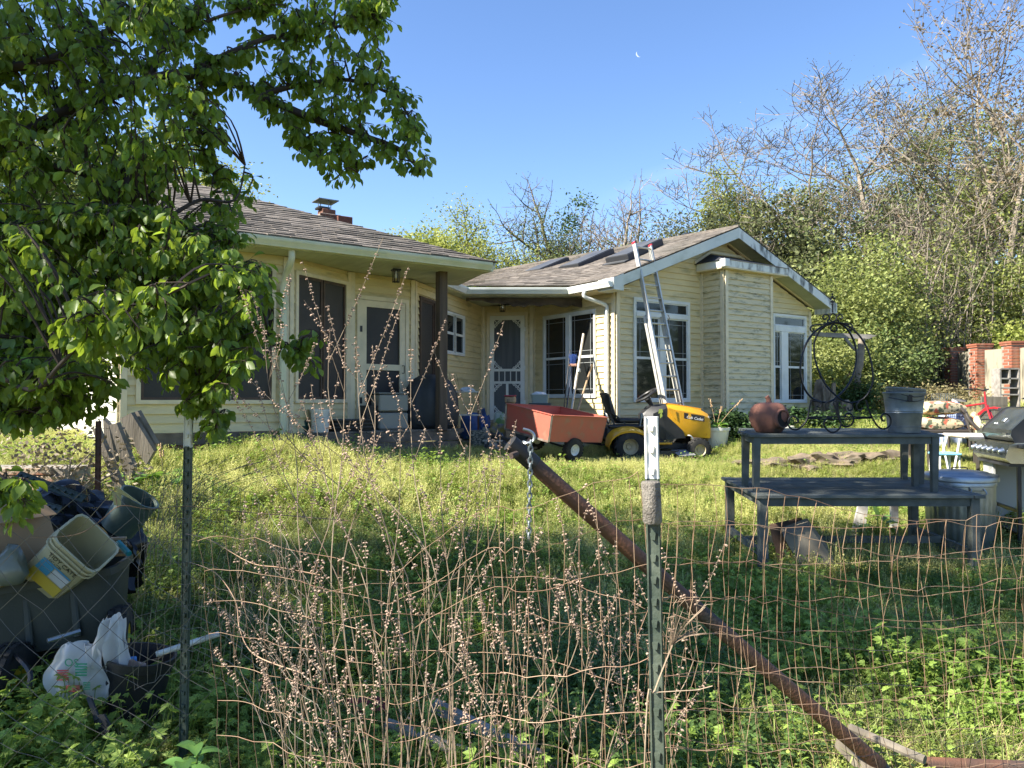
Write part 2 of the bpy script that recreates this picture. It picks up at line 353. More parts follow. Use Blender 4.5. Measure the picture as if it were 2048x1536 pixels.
# ================================================================ HOUSE
U = V(.825,.565,0).normalized(); N = V(U.y,-U.x,0); Z = V(0,0,1)
rnd = random.Random(5)
HC = V(1.82,13.5,0); ZS = 3.52; ZE = 3.62
def HP(s, t, z): return HC+U*s+N*t+Z*z
HW = 5.64; ST = .552
house = thing('ranch_house', 'long pale yellow vinyl sided ranch house with brown shingle roofs', 'house', (0,14,1))
def hpart(name, mb, m, parent=None, **k): return part(name, mb, m, parent or house, **k)
MUN = M('grille_grey', (.34,.36,.36), .5)
class Wall:
    def __init__(s, P0, P1, name='siding_wall'):
        s.p0 = V(P0[0],P0[1],0); s.p1 = V(P1[0],P1[1],0); s.d = (s.p1-s.p0); s.L = s.d.length; s.d.normalize(); s.n = V(s.d.y,-s.d.x,0); s.name = name; s.op = []
    def P(s, a, z, off=0): return s.p0+s.d*a+s.n*off+Z*z
    def S(s, px, py=700): q = Wp(px, py, s.p0, s.n); return (q-s.p0).dot(s.d), q.z
    def build(s, z0, z1, ch=.11, clip=None, m=SID, ends=(.0,.0), trim=(1,1)):
        clip = clip or (lambda z: (0, s.L)); mb = MB()
        if clip(z1)[1]-clip(z1)[0] < .3:
            zm = z0; ks = [z0, ZE, z1]
        else: ks = [z0, z1]
        pl = [s.P(clip(z)[0], z, -.005) for z in ks]+[s.P(clip(z)[1], z, -.005) for z in ks[::-1]]
        mb.prism(pl, -s.n*.1); s.o = hpart(s.name, mb, m)
        z = z0
        while z < z1-.02:
            h = min(ch, z1-z); a0, b0 = clip(z); a1, b1 = clip(z+h)
            cuts = [(o[0], o[1]) for o in s.op if o[2] < z+h*.5 < o[3]]
            segs = []; x = None; cuts.sort(); L = (a0, a1)
            for c in cuts: segs.append((L, (c[0], c[0]))); L = (c[1], c[1])
            segs.append((L, (b0, b1)))
            for (l, r) in segs:
                if r[0]-l[0] < .03: continue
                if r[1] < l[1]: r = (r[0], l[1]+.001)
                # a board over 3.7 m is two lengths overlapping
                parts_ = [(l, r)]
                if r[0]-l[0] > 3.4:
                    mid = l[0]+(r[0]-l[0])*rnd.uniform(.35,.65); parts_ = [(l, (mid,mid)), ((mid-.0,mid-.0), r)]
                for (l2, r2) in parts_:
                    b = MB(); j = rnd.uniform(-.0015,.0015); b.t = rnd.uniform(.94,1.05)
                    t0, t1 = .027+j, .004+j
                    b.add([s.P(l2[0],z,t0), s.P(r2[0],z,t0), s.P(r2[1],z+h+.004,t1), s.P(l2[1],z+h+.004,t1),
                           s.P(l2[0],z,-.004), s.P(r2[0],z,-.004), s.P(r2[1],z+h,-.004), s.P(l2[1],z+h,-.004)],
                          [(0,1,2,3),(4,5,1,0),(4,0,3,7),(1,5,6,2)])
                    part('siding_board', b, m, s.o)
            z += ch
        for e, sgn, on in ((0,1,trim[0]),(s.L,-1,trim[1])):
            if on:
                zt = ZS if clip(z1)[1]-clip(z1)[0] < .3 else z1
                b = MB(); b.obox(s.P(e, z0-.01, -.01), s.d*sgn*.075, s.n*.042, Z*(zt-z0)); hpart('corner_trim', b, TRIM)
        return s
def frame_bars(mb, w, a0, a1, z0, z1, fw, off0, off1):
    for (x0,x1,y0,y1) in ((a0,a0+fw,z0,z1),(a1-fw,a1,z0,z1),(a0+fw,a1-fw,z1-fw,z1),(a0+fw,a1-fw,z0,z0+fw)):
        mb.obox(w.P(x0,y0,off0), w.d*(x1-x0), w.n*(off1-off0), Z*(y1-y0))
def window(w, a0, a1, z0, z1, panes, fw=.05, m=WHT, glass=GLS, off=.045, grille=None, sash=None, name='window', gm=None, label=None):
    """panes: list of (a0,a1,z0,z1) as fractions inside the frame"""
    mb = MB(); frame_bars(mb, w, a0, a1, z0, z1, fw, -.002, off)
    o = hpart(name, mb, m, label=label)
    ia, ib, ja, jb = a0+fw, a1-fw, z0+fw, z1-fw; X = lambda f: ia+(ib-ia)*f; Y = lambda f: ja+(jb-ja)*f
    for (f0,f1,g0,g1,gr) in panes:
        b = MB(); b.obox(w.P(X(f0),Y(g0),.004), w.d*(X(f1)-X(f0)), w.n*.008, Z*(Y(g1)-Y(g0))); part('pane', b, glass, o)
        b = MB(); frame_bars(b, w, X(f0), X(f1), Y(g0), Y(g1), .022 if glass is not SCR else .035, .0045, off*.6); part('sash', b, gm or m, o)
        if gr:
            b = MB(); x0,x1,y0,y1 = X(f0)+.022, X(f1)-.022, Y(g0)+.022, Y(g1)-.022; e = .09; q = .007
            for xx in (x0+e, x1-e): b.obox(w.P(xx-q/2,y0,.012), w.d*q, w.n*.006, Z*(y1-y0))
            for yy in (([y1-e] if gr != 2 else []) + ([y0+e] if gr in (1,2) else [])): b.obox(w.P(x0,yy-q/2,.0185), w.d*(x1-x0), w.n*.005, Z*q)
            part('muntin', b, gm or MUN, o)
    return o
def strip(name, pts, m, parent=None, **k): mb = MB(); mb.add(pts, [tuple(range(len(pts)))]); return hpart(name, mb, m, parent, **k)
# ---- gable wall and chimney-like bump-out
def gclip(z):
    if z <= ZE-.12: return (0, HW)
    d = (z-ZE+.12)/.394-.12; return (max(0, d), min(HW, HW-d))
gw = Wall(HP(0,0,0), HP(HW,0,0), 'gable_wall')
S0, S1, BT = 2.177, 3.56, .578
gl = (.40, 1.92, 1.56, 3.44)
a1_ = gw.S(1377)[0]; gl = (.40, a1_, 1.56, 3.44)
gr_ = (gw.S(1545)[0]-.02, gw.S(1610)[0], 1.54, 3.40)
gw.op = [gl, gr_, (S0-.03, S1+.03, 0, 4.1)]
gw.build(1.0, 4.74, clip=gclip)
bl = Wall(HP(S0,0,0), HP(S0,BT,0), 'bump_out_side_wall'); bl.build(1.0, 4.03, m=SIDG, trim=(1,1))
bf = Wall(HP(S0,BT,0), HP(S1,BT,0), 'bump_out_front_wall'); bf.build(1.0, 4.03, m=SIDG)
br = Wall(HP(S1,BT,0), HP(S1,0,0), 'bump_out_side_wall'); br.build(1.0, 4.03, m=SIDG)
H3 = (gl[1]-gl[0]-.1)/2
window(gw, *gl, [(0,1,.885,1,0),(0,.44,.42,.84,1),(0,.44,0,.42,0),(.56,1,.42,.84,1),(.56,1,0,.42,1)], fw=.055, label='window beside the ladder with a transom above')
b = MB(); ia, ib, ja, jb = gl[0]+.055, gl[1]-.055, gl[2]+.055, gl[3]-.055
b.obox(gw.P(ia+(ib-ia)*.44, ja, .004), gw.d*(ib-ia)*.12, gw.n*.045, Z*(jb-ja)*.84); b.obox(gw.P(ia, ja+(jb-ja)*.84, .004), gw.d*(ib-ia), gw.n*.05, Z*(jb-ja)*.045); hpart('mullion', b, WHT)
window(gw, *gr_, [(0,1,.89,1,0),(0,.2,.4,.82,1),(0,.2,0,.4,0),(.42,1,.4,.82,1),(.42,1,0,.4,2)], fw=.05, label='window right of the mildewed bump-out with a transom above')
b = MB(); ia, ib, ja, jb = gr_[0]+.05, gr_[1]-.05, gr_[2]+.05, gr_[3]-.05
b.obox(gw.P(ia+(ib-ia)*.2, ja, .004), gw.d*(ib-ia)*.22, gw.n*.045, Z*(jb-ja)*.82); b.obox(gw.P(ia, ja+(jb-ja)*.82, .004), gw.d*(ib-ia), gw.n*.05, Z*(jb-ja)*.07); hpart('mullion', b, WHT)
# bump-out eave and little roof
q = lambda s, t, z: HP(s, t, z)
b = MB(); b.obox(q(2.03,.0,4.03), U*1.84, N*.72, Z*.025); hpart('bump_out_soffit', b, TRIM)
for (p, e, o) in ((q(2.03,.695,4.055), U*1.84, N*.03),(q(2.03,.03,4.055), N*.664, U*.03),(q(3.84,.03,4.055), N*.664, U*.03)):
    b = MB(); b.obox(p, e, o, Z*.125); hpart('bump_out_fascia', b, WHTD)
b = MB(); b.box(q(2.06,.69,4.122), (.13,.12,.14), math.atan2(U.y,U.x)); hpart('sunlit_mitre_cap', b, WHT)  # clean white corner block, paints in the sunlit patch on the fascia mitre
mb = MB(); e = [q(2.0,.74,4.182), q(3.9,.74,4.182), q(3.9,.01,4.182), q(2.0,.01,4.182)]; r0, r1 = q(2.42,.01,4.43), q(3.3,.01,4.43)
mb.add(e+[r0, r1], [(0,1,5,4),(3,0,4),(1,2,5),(0,3,2,1)]); hpart('bump_out_roof', mb, M('dark_shingle', (.022,.024,.030), .9, bump=.4, bscale=200))
for (p, qq) in ((e[3]-U*.02,r0),(r0,r1),(r1,e[2]+U*.02)):
    b = MB(); b.bar(p+N*.03+Z*.03, qq+N*.03+Z*.03, .05, .02, up=N); hpart('flashing_trim', b, TRIM)
# ---- roof rows
def shingle_roof(eave, ridge, rows, name='roof', tab=.30, thick=.012, base=True):
    eave = [Vector(p) for p in eave]; ridge = [Vector(p) for p in ridge]
    mb = MB(); n = len(eave)
    mb.add(eave+ridge, [(i, i+1, n+i+1, n+i) for i in range(n-1)]+[(n+i, n+i+1, i+1, i) for i in range(0)])
    ro = hpart(name, mb, SHG)
    for k in range(rows):
        f0, f1 = k/rows, min(1, (k+1.12)/rows); b = MB()
        for i in range(n-1):
            a, c = eave[i].lerp(ridge[i], f0), eave[i+1].lerp(ridge[i+1], f0); d, e_ = eave[i].lerp(ridge[i], f1), eave[i+1].lerp(ridge[i+1], f1)
            L = (c-a).length
            if L < .05: continue
            nn = (c-a).cross(d-a) if (d-a).length > .01 else (c-a).cross(e_-a)
            nn.normalize(); nn = nn if nn.z > 0 else -nn
            x = 0.0
            while x < L-1e-4:
                x2 = min(L, x+tab*rnd.uniform(.55,1.25))
                if L-x2 < .06: x2 = L
                t0, t1 = x/L, x2/L-.004*(x2 < L); th = thick*rnd.uniform(.7,1.5)
                lo = rnd.uniform(-.006,.006); b.t = rnd.choice((.72,.85,.95,1,1.05,1.2,1.38))
                A, B = a.lerp(c,t0), a.lerp(c,t1); D, E = d.lerp(e_,t0), d.lerp(e_,t1)
                dn = (A-D).normalized()*(lo+.004) if (A-D).length > .01 else V(0,0,0)
                b.add([A+dn+nn*th, B+dn+nn*th, E+nn*.003, D+nn*.003, A+dn, B+dn],[(0,1,2,3),(4,5,1,0),(4,0,3),(5,2,1)])
                x = x2
        if b.v: part('shingle_row', b, SHG, ro)
    return ro
RT = .40
E0 = HP(-RT,.40,ZE+.05); E1 = HP(-RT,-.78,ZE+.05); E2 = V(-.92,13.92,ZE+.05)
PK = 4.94; PKs = HW/2
R0 = HP(PKs,.40,PK); Rb = W(899,559,21.3); R1m = HP(PKs,-.78,PK).lerp(Rb,.0)
R1m = R0.lerp(Rb, .16)
rr = shingle_roof([E0,E1],[R0,R1m],24,name='gable_roof')
shingle_roof([E1,E1.lerp(E2,.5),E2],[R1m,R0.lerp(Rb,.55),Rb],24,name='porch_roof')
ER = HP(HW+.38,.40,ZE+.05); ERb = ER-N*9
shingle_roof([ERb,ER],[HP(PKs,-8.6,PK),R0],22,name='gable_roof', tab=.6)
b = MB(); b.tube([R0+Z*.01,Rb+Z*.01],.035,5); hpart('ridge_cap', b, SHG)
b = MB(); b.bbox(HP(PKs,-.9,PK+.04),(.25,.25,.1),.5,.03); hpart('roof_vent', b, BLK)
# rake fascia, soffit of the rake, frieze strip
for sg, s_e in ((1,-RT),(-1,HW+.38)):
    pk, en = HP(PKs,.40,PK-.0), HP(s_e,.40,ZE+.05)
    b = MB(); b.prism([en-Z*.02, pk-Z*.02, pk-Z*.22, en-Z*.20+(pk-en)*.0], -N*.025); hpart('rake_fascia', b, FAS if sg > 0 else WHTD)
    sv = (pk-en); nseg = 26
    for i in range(nseg):      # soffit slats under the rake
        f0, f1 = i/nseg, (i+.94)/nseg; b = MB(); b.t = rnd.uniform(.93,1.04); p = en+sv*f0-Z*.19; p2 = en+sv*f1-Z*.19
        b.obox(p-N*.39, p2-p, N*.36, Z*.012); hpart('soffit_slat', b, SOF)
    b = MB(); b.bar(en+sv*.1-Z*.205-N*.375, pk-Z*.205-N*.375, .03, .035, up=N); hpart('frieze_strip', b, TRIM)
    b = MB(); b.prism([en+N*.002-Z*.2, en+N*.002+Z*.0, en+N*.002+Z*.0-U*0+sv*.07, en+N*.002-Z*.2+sv*.07-Z*.10, en+N*.002-Z*.2], -N*.4); hpart('eave_return', b, FAS if sg>0 else WHTD)
# ---- courtyard walls
Bp = HP(0,-2.45,0); Ap = V(-.62,15.65,0)
bc = Wall(Bp, HP(0,0,0), 'courtyard_wall')
wa0, wa1 = bc.S(1089)[0], bc.S(1194)[0]
bc.op = [(wa0, wa1, 1.64, 3.25)]; bc.build(1.0, ZS-.02, m=SID)
window(bc, wa0, wa1, 1.64, 3.25, [(0,.46,.47,1,1),(0,.46,0,.47,1),(.54,1,.47,1,1),(.54,1,0,.47,1)], fw=.05, label='double window with thin grilles behind the leaning poles')
b = MB(); b.obox(bc.P(wa0+.05+(wa1-wa0-.1)*.46, 1.69, .004), bc.d*(wa1-wa0-.1)*.08, bc.n*.05, Z*1.51); hpart('mullion', b, WHT)
ab = Wall(Ap, Bp, 'courtyard_wall')
d0, d1 = ab.S(974)[0], ab.S(1056)[0]
ab.op = [(d0, d1, 0, 3.37)]; ab.build(1.0, ZS-.02, m=SID)
C1, C2, C3 = V(-2.97,10.2,0), V(-2.41,11.4,0), V(-1.56,12.2,0); WL = V(-4.62,9.07,0)
w1 = Wall(C3, Ap, 'courtyard_wall')
n0, n1 = w1.S(836)[0], w1.S(867)[0]; m0, m1 = w1.S(888)[0], w1.S(926)[0]
w1.op = [(n0,n1,1.2,3.28),(m0,m1,2.42,3.18)]; w1.build(1.0, ZS-.02, m=SID)
window(w1, n0, n1, 1.2, 3.28, [(0,1,0,1,0)], fw=.05, m=BRN, glass=SCR, label='tall brown framed screen left of the porch post')
window(w1, m0, m1, 2.42, 3.18, [(0,.46,.5,1,0),(0,.46,0,.5,0),(.54,1,.5,1,0),(.54,1,0,.5,0)], fw=.04, label='small white window right of the porch post')
dw = Wall(C2, C3, 'porch_wall'); p0_, p1_ = dw.S(711)[0], dw.S(814)[0]
dw.op = [(p0_,p1_,0,3.17)]; dw.build(1.14, ZS-.02, m=SID)
sw = Wall(C1, C2, 'porch_wall'); s0_, s1_ = sw.S(587)[0], sw.S(692)[0]
sw.op = [(s0_,s1_,1.56,3.34)]; sw.build(1.14, ZS-.02, m=SID)
window(sw, s0_, s1_, 1.56, 3.34, [(0,.5,0,1,0),(.52,1,0,1,0)], fw=.05, m=TRIM, glass=SCR, gm=BRN, label='pair of tall brown screens beside the downspout')
fw_ = Wall(WL, C1, 'left_wing_wall'); f0_, f1_ = fw_.S(272)[0], fw_.S(550)[0]
fw_.op = [(f0_,f1_,1.55,3.34)]; fw_.build(1.2, ZS-.02, ch=.115, m=SID)
window(fw_, f0_, f1_, 1.55, 3.34, [(0,.32,0,1,0),(.34,.66,0,1,0),(.68,1,0,1,0)], fw=.05, m=TRIM, glass=SCR, gm=BRN, label='wide band of dark screens behind the tree')
WLb = WL-N*9
sl = Wall(WLb, WL, 'left_end_wall'); sl.op = [(6.2,7.6,1.9,3.2)]; sl.build(1.0, ZS-.02, ch=.115, m=M('white_vinyl', (.60,.58,.50), .5, tone=1))
window(sl, 6.2, 7.6, 1.9, 3.2, [(0,.5,0,1,1),(.5,1,0,1,1)], fw=.05)
# skirt board and brick footing
b = MB(); b.obox(fw_.P(0,1.05,0), fw_.d*fw_.L, fw_.n*.03, Z*.148); hpart('skirt_board', b, DECKC)
ft = hpart('brick_footing', MB().obox(fw_.P(-.02,.45,-.1), fw_.d*(fw_.L+.04), fw_.n*.1, Z*.598), MOR)
bme = meshof('brick', MB().bbox((0,0,0),(.19,.05,.058),0,.005), BRK)
for r in range(7):
    for k in range(11):
        a = k*.2+(.1 if r%2 else 0)
        if a+.095 > fw_.L: continue
        o = part('brick', bme, BRK, ft); o.location = fw_.P(a+.08, 1.015-r*.068, -.002+rnd.uniform(-.004,.004))-ORG[house.name]; o.rotation_euler = (0,0,math.atan2(U.y,U.x))
# porch deck, post, soffits
DZ = 1.138
dk = [C1+Z*DZ, C1+U*2.62+Z*DZ, C3+N*.05+U*.9+Z*DZ, C3+Z*DZ, C2+Z*DZ]
hpart('porch_deck', MB().prism(dk, -Z*.05), DECKC)
for k in range(19):
    b = MB(); b.t = rnd.uniform(.8,1.15); b.obox(C1+U*(.02+k*.137)+N*.02+Z*(DZ+.001), U*.13, -N*1.0, Z*.022)
    hpart('deck_plank', b, OLDW)
for (o_, zz, hh) in ((.03,DZ-.14,.135),(.20,DZ-.30,.15)):
    b = MB(); b.obox(C1+U*(.05 if o_<.1 else .8)+N*.0+Z*zz, U*(2.55 if o_<.1 else 1.7), N*o_, Z*hh); hpart('porch_step', b, DECKC)
pp = V(-1.05,11.45,0)
hpart('porch_post', MB().bbox(pp+Z*((DZ+ZS)/2),(.135,.135,ZS-DZ-.01),math.atan2(U.y,U.x),.006), POSTW)
P1 = V(-.342,11.44,0); EL = P1-U*5.4
RSP = P1-N*3.2+V(0,0,0)
# soffit slats parallel to N under the left roof
for k in range(38):
    b = MB(); b.t = rnd.uniform(.9,1.05); a = k*.142; back = .48 if a > 2.9 else 1.75
    if a < .6: back = 1.2
    b.obox(P1-U*(a+.139)+Z*(ZS-.012), U*.137, -N*back, Z*.012); hpart('soffit_slat', b, SOF)
hpart('soffit_backing', MB().prism([P1+Z*(ZS+.002), P1-U*5.4+Z*(ZS+.002), P1-U*5.4-N*.6+Z*(ZS+.002), C2+Z*(ZS+.002)-N*.5, C3-N*.5-U*.2+Z*(ZS+.002), V(-.9,12.9,ZS+.002)], Z*.02), SOF)
b = MB(); b.obox(P1+Z*ZS-N*.03, -U*5.4, N*.028, Z*.13); hpart('fascia_board', b, GUT)
b = MB(); b.obox(P1+Z*ZS-N*.03, -N*2.0, U*.02, Z*.13); hpart('fascia_board', b, GUT)
def gutter(p, q, out, m=WHT, name='gutter', h=.11):
    p, q = Vector(p), Vector(q); k = h/.11
    pr = [(0,0),(.07,0),(.078,.02),(.095,.05),(.108,.07),(.112,.09),(.112,.112),(.100,.112),(.100,.095),(.012,.095),(.012,.112),(0,.112)]
    P_ = [p+out*a*k+Z*b*k for a, b in pr]; b_ = MB(); b_.prism(P_ if (q-p).cross(out).z < 0 else P_[::-1], q-p); return hpart(name, b_, m)
gutter(EL+Z*(ZS+.0)-U*.02, P1+Z*(ZS+.0), N, GUT)
gutter(P1+Z*(ZS)-N*.0, P1-N*1.2+Z*ZS, U, GUT)
# W1 gutter & soffit
wd = (Ap-C3).normalized(); wn = V(wd.y,-wd.x,0)
g0, g1 = C3+wd*.5+wn*.2, Ap+wd*.15+wn*.2
gutter(g0+Z*ZS, g1+Z*ZS, wn, WHT)
b = MB(); b.obox(g0+Z*(ZS-.012), g1-g0, -wn*.35, Z*.012); hpart('soffit_panel', b, SOF)
hpart('low_roof', MB().prism([g0+Z*(ZS+.1), g1+Z*(ZS+.1), g1-wn*1.5+Z*(ZS+.35), g0-wn*1.2+Z*(ZS+.3)], Z*.02), SHG)
# downspout of left wing
cx = C1+N*.07-U*.03
dsx = W(567,600,10.05); cx = V(dsx.x, 10.05, 0)+N*.0
b = MB(); b.bbox(cx+Z*((ZS-.42+1.15)/2),(.085,.06,ZS-.42-1.15),math.atan2(U.y,U.x),.012); hpart('downspout', b, GUT)
b = MB(); top = cx+N*.30+Z*(ZS+.0); b.tube(catmull([top, top-Z*.13, cx+N*.06+Z*(ZS-.33), cx+Z*(ZS-.5)],4), .045, 8); hpart('downspout_elbow', b, GUT, smooth=True)
# courtyard eaves, gutters, rotten header
gutter(E1-Z*.16+V(0,0,0), E0-Z*.16-N*.02, -U, WHT)
b = MB(); b.obox(E0-Z*.17-N*.02, E1-E0, U*.42, Z*.012); hpart('soffit_panel', b, TRIM)
o2 = V(-.01,-1,0).normalized()
gutter(E2-Z*.155, E1-Z*.155, o2, FAS)
hpart('courtyard_soffit', MB().prism([E2-Z*.16, E1-Z*.16, HP(0,-.8,ZS-.01), Bp+Z*(ZS-.01), Ap+Z*(ZS-.01), g1+Z*(ZS-.01)], Z*.01), SOF)
nb = 24
for k in range(nb):
    a = E2.lerp(E1, k/nb)-Z*.16; c = E2.lerp(E1, (k+.93)/nb)-Z*.16; b = MB(); b.t = rnd.uniform(.7,1.0); b.obox(a-Z*.014+V(0,.02,0), c-a, V(0,.17,0), Z*.012); hpart('soffit_slat', b, SOF)
def jag():
    b = MB(); a, c = V(-.85,14.16,0), V(1.30,14.22,0); n_ = 22; up, lo = [], []
    for i in range(n_+1):
        f = i/n_; p = a.lerp(c, f); z1_ = ZS-.035; thick = (.05+.10*min(1, max(0,(f-.12)*3)))*(.75+.45*rnd.random())
        up.append(p+Z*z1_); lo.append(p+Z*(z1_-thick))
    b.add(up+lo+[p+V(0,.05,0) for p in up+lo], [(i+n_+1, i+n_+2, i+1, i) for i in range(n_)]+[(i+3*n_+3, i+3*n_+4, i+n_+2, i+n_+1) for i in range(n_)]+[(i+2*n_+2,i+2*n_+3,i+3*n_+4,i+3*n_+3) for i in range(n_)])
    hpart('rotten_header', b, M('rotten_wood', (.035,.028,.022), .95, c2=(.09,.07,.05), scale=12, stretch=(.4,1,1), bump=.6, bscale=30))
jag()
b = MB(); b.obox(HP(.0,-.92,3.33)-U*.03,-N*.05,-U*.03,Z*.17); hpart('header_end_trim', b, TRIM)
# white downspout at the gable corner
c0 = HP(-.07,-.16,0); b = MB(); b.bbox(c0+Z*2.18,(.055,.075,1.98),math.atan2(U.y,U.x),.01); hpart('downspout', b, WHT)
b = MB(); t_ = HP(-.44,-.30,ZS-.01); b.tube(catmull([t_, t_-Z*.10, c0+Z*3.28-U*.03, c0+Z*3.14],5), .036, 8); hpart('downspout_elbow', b, WHT, smooth=True)
# left roof
apx = P1-N*3.65-U*3.65+Z*5.17; pe = P1+N*.10+Z*(ZE+.02); le = EL+N*.10+Z*(ZE+.02)
aL = W(262,372,11.2)
pe = pe+U*.08
shingle_roof([le, le.lerp(pe,.5), pe], [aL, aL.lerp(apx,.6), apx], 25, name='left_wing_roof', tab=.3, thick=.016)
shingle_roof([pe, pe-N*6], [apx, apx-N*3], 12, name='left_wing_roof', tab=.8)
shingle_roof([le-N*8, le], [aL-N*5, aL], 12, name='left_wing_roof', tab=.8)
# skylights
pn = (E1-R0).cross(Rb-R0).normalized(); pn = pn if pn.z > 0 else -pn
al = (R0-Rb).normalized(); up = pn.cross(al); up = up if up.z > 0 else -up
for (ax,ay,bx,by,wd_) in ((1048,557,1112,531,.50),(1120,548,1192,516,.52),(1214,531,1292,497,.52)):
    p = Wp(ax,ay,R0,pn)+pn*.02; q2 = Wp(bx,by,R0,pn); h_ = (q2-p); L = h_.dot(up)
    sk = hpart('skylight', MB().obox(p, al*.55, up*L, pn*.12), M('skylight_curb', (.030,.032,.036), .5))
    part('lens', MB().obox(p+al*.03+up*.03+pn*.121, al*.49, up*(L-.06), pn*.012), M('skylight_lens', (.055,.06,.065), .5, c2=(.09,.09,.09), scale=2), sk)
    part('apron', MB().obox(p-up*.14+pn*.012, al*.55, up*.14, pn*.02), M('skylight_lens', (0,0,0)), sk)
# chimney
cb = W(655,430,17); zt = 1.6+(800-412)/FPX*17-.20
CHB = M('smoky_brick', (.20,.085,.055), .9, c2=(.10,.05,.035), scale=9, bump=.5)
ch = hpart('chimney', MB().bbox(V(cb.x,17,zt-.9),(.46,.46,1.8),.6,.01), MOR)
for k in range(26):
    for f_ in range(2):
        pass
hpart('chimney_cap', MB().bbox(V(cb.x-.02,17,zt+.06),(.3,.32,.12),.6,.01), CHB)
hpart('chimney_pot', MB().bbox(V(cb.x-.1,16.95,zt+.15),(.26,.26,.05),.6,.01), DKG)
b = MB(); b.box(V(cb.x-.05,17,zt+.32),(.46,.46,.02),.6)
for sx in (-.13,.1):
    for sy in (-.1,.1): b.bar(V(cb.x-.05+sx,17+sy,zt+.15), V(cb.x-.05+sx,17+sy,zt+.31), .015)
hpart('spark_cover', b, GALVD)
hpart('chimney_shoulder', MB().bbox(V(cb.x+.28,17.1,zt-.28),(.34,.5,.5),.6,.01), M('dark_brick', (.13,.05,.035), .9, bump=.4))
cm = meshof('brick', MB().bbox((0,0,0),(.115,.014,.055),0,.003), CHB)
ang = .6; cd = V(math.cos(ang),math.sin(ang),0); cn = V(cd.y,-cd.x,0)
for r in range(9):
    for k in range(4):
        o = part('brick', cm, BRK, ch); o.location = V(cb.x,17,zt-.04-r*.068)+cd*(-.19+k*.125+(.02 if r%2 else -.01))+cn*.232-ORG[house.name]; o.rotation_euler = (0,0,ang)
# ---- doors
def screen_door(w, a0, a1, z0, z1, kind):
    b = MB(); fr = .06; mt = TRIM
    frame_bars(b, w, a0, a1, z0-.06, z1, fr, -.002, .05); door = hpart('door_frame', b, TRIM)
    A0, A1, Z0, Z1 = a0+fr+.005, a1-fr-.005, z0, z1-fr-.005
    Wd, Hd = A1-A0, Z1-Z0; st = .085 if kind == 'fancy' else .10
    part('door_backing', MB().obox(w.P(A0,Z0,.003), w.d*Wd, w.n*.006, Z*Hd), CURT if kind == 'fancy' else SCR, door)
    b = MB(); o0, o1 = .020, .042
    def bar(x0,x1,y0,y1): b.obox(w.P(A0+x0,Z0+y0,o0), w.d*(x1-x0), w.n*(o1-o0), Z*(y1-y0))
    bar(0,st,0,Hd); bar(Wd-st,Wd,0,Hd); bar(st,Wd-st,Hd-st,Hd)
    if kind == 'fancy':
        y1_, y2_ = Hd*.465, Hd*.37
        bar(st,Wd-st,y1_-.0,y1_+.05); bar(st,Wd-st,y2_-.05,y2_); bar(st,Wd-st,0,.12); bar(Wd/2-.025,Wd/2+.025,.12,y2_-.05)
    else:
        bar(st,Wd-st,Hd*.46,Hd*.46+.09); bar(st,Wd-st,0,.30)
    leaf = part('screen_door', b, WHT if kind == 'fancy' else TRIM, door)
    part('mesh_screen', MB().obox(w.P(A0+.02,Z0+.1,.012), w.d*(Wd-.04), w.n*.003, Z*(Hd-.13)), SCR if kind != 'fancy' else M('grey_screen', (.060,.068,.078), .6, c2=(.10,.11,.12), scale=12, stretch=(1,1,.06)), door)
    if kind == 'fancy':
        b2 = MB()
        for k in range(4):
            x = st+(Wd-2*st)*(k+.8)/4.6; b2.obox(w.P(A0+x,Z0+y2_,o0), w.d*.018, w.n*.02, Z*(y1_-y2_))
        part('spindle', b2, WHT, door)
        def fret(cx_, cy_, sx, sy, s_=.13):
            f_ = MB(); pts = [w.P(A0+cx_+sx*s_*x, Z0+cy_+sy*s_*y, .024) for x, y in ((0,1.25),(.16,1.2),(.22,.95),(.42,.88),(.48,.62),(.70,.55),(.80,.32),(1.1,.26),(1.25,.0),(.98,.06),(.72,.14),(.56,.34),(.36,.46),(.24,.66),(.10,.72))]
            f_.tube(pts, .011, 5, close=True); f_.tube([w.P(A0+cx_,Z0+cy_,.024), w.P(A0+cx_+sx*s_*.45,Z0+cy_+sy*s_*.45,.024)], .010, 5); part('corner_fretwork', f_, WHT, door)
        for (yb, yt, xs) in ((y1_+.05,Hd-st,((st,Wd-st),)),(.12,y2_-.05,((st,Wd/2-.025),(Wd/2+.025,Wd-st)))):
            for (xa, xb) in xs:
                outer = len(xs) == 1
                if outer or xa == st: fret(xa,yb,1,1); fret(xa,yt,1,-1)
                if outer or xb == Wd-st: fret(xb,yb,-1,1); fret(xb,yt,-1,-1)
        for zz in (.15,.48,.85): part('hinge', MB().obox(w.P(A1-.01,Z0+Hd*zz,.043), w.d*.03, w.n*.01, Z*.08), WHT, door)
    else:
        part('handle', MB().tube([w.P(A0+Wd-.05,Z0+Hd*.44,.045), w.P(A0+Wd-.05,Z0+Hd*.44,.09), w.P(A0+Wd-.05,Z0+Hd*.50,.09), w.P(A0+Wd-.05,Z0+Hd*.50,.045)], .008, 5), BLK, door)
        for zz in (.2,.75): part('hinge', MB().obox(w.P(A0-.02,Z0+Hd*zz,.043), w.d*.04, w.n*.012, Z*.09), BLK, door)
    return door
screen_door(ab, d0, d1, 1.2, 3.37, 'fancy'); screen_door(dw, p0_, p1_, 1.16, 3.17, 'plain')
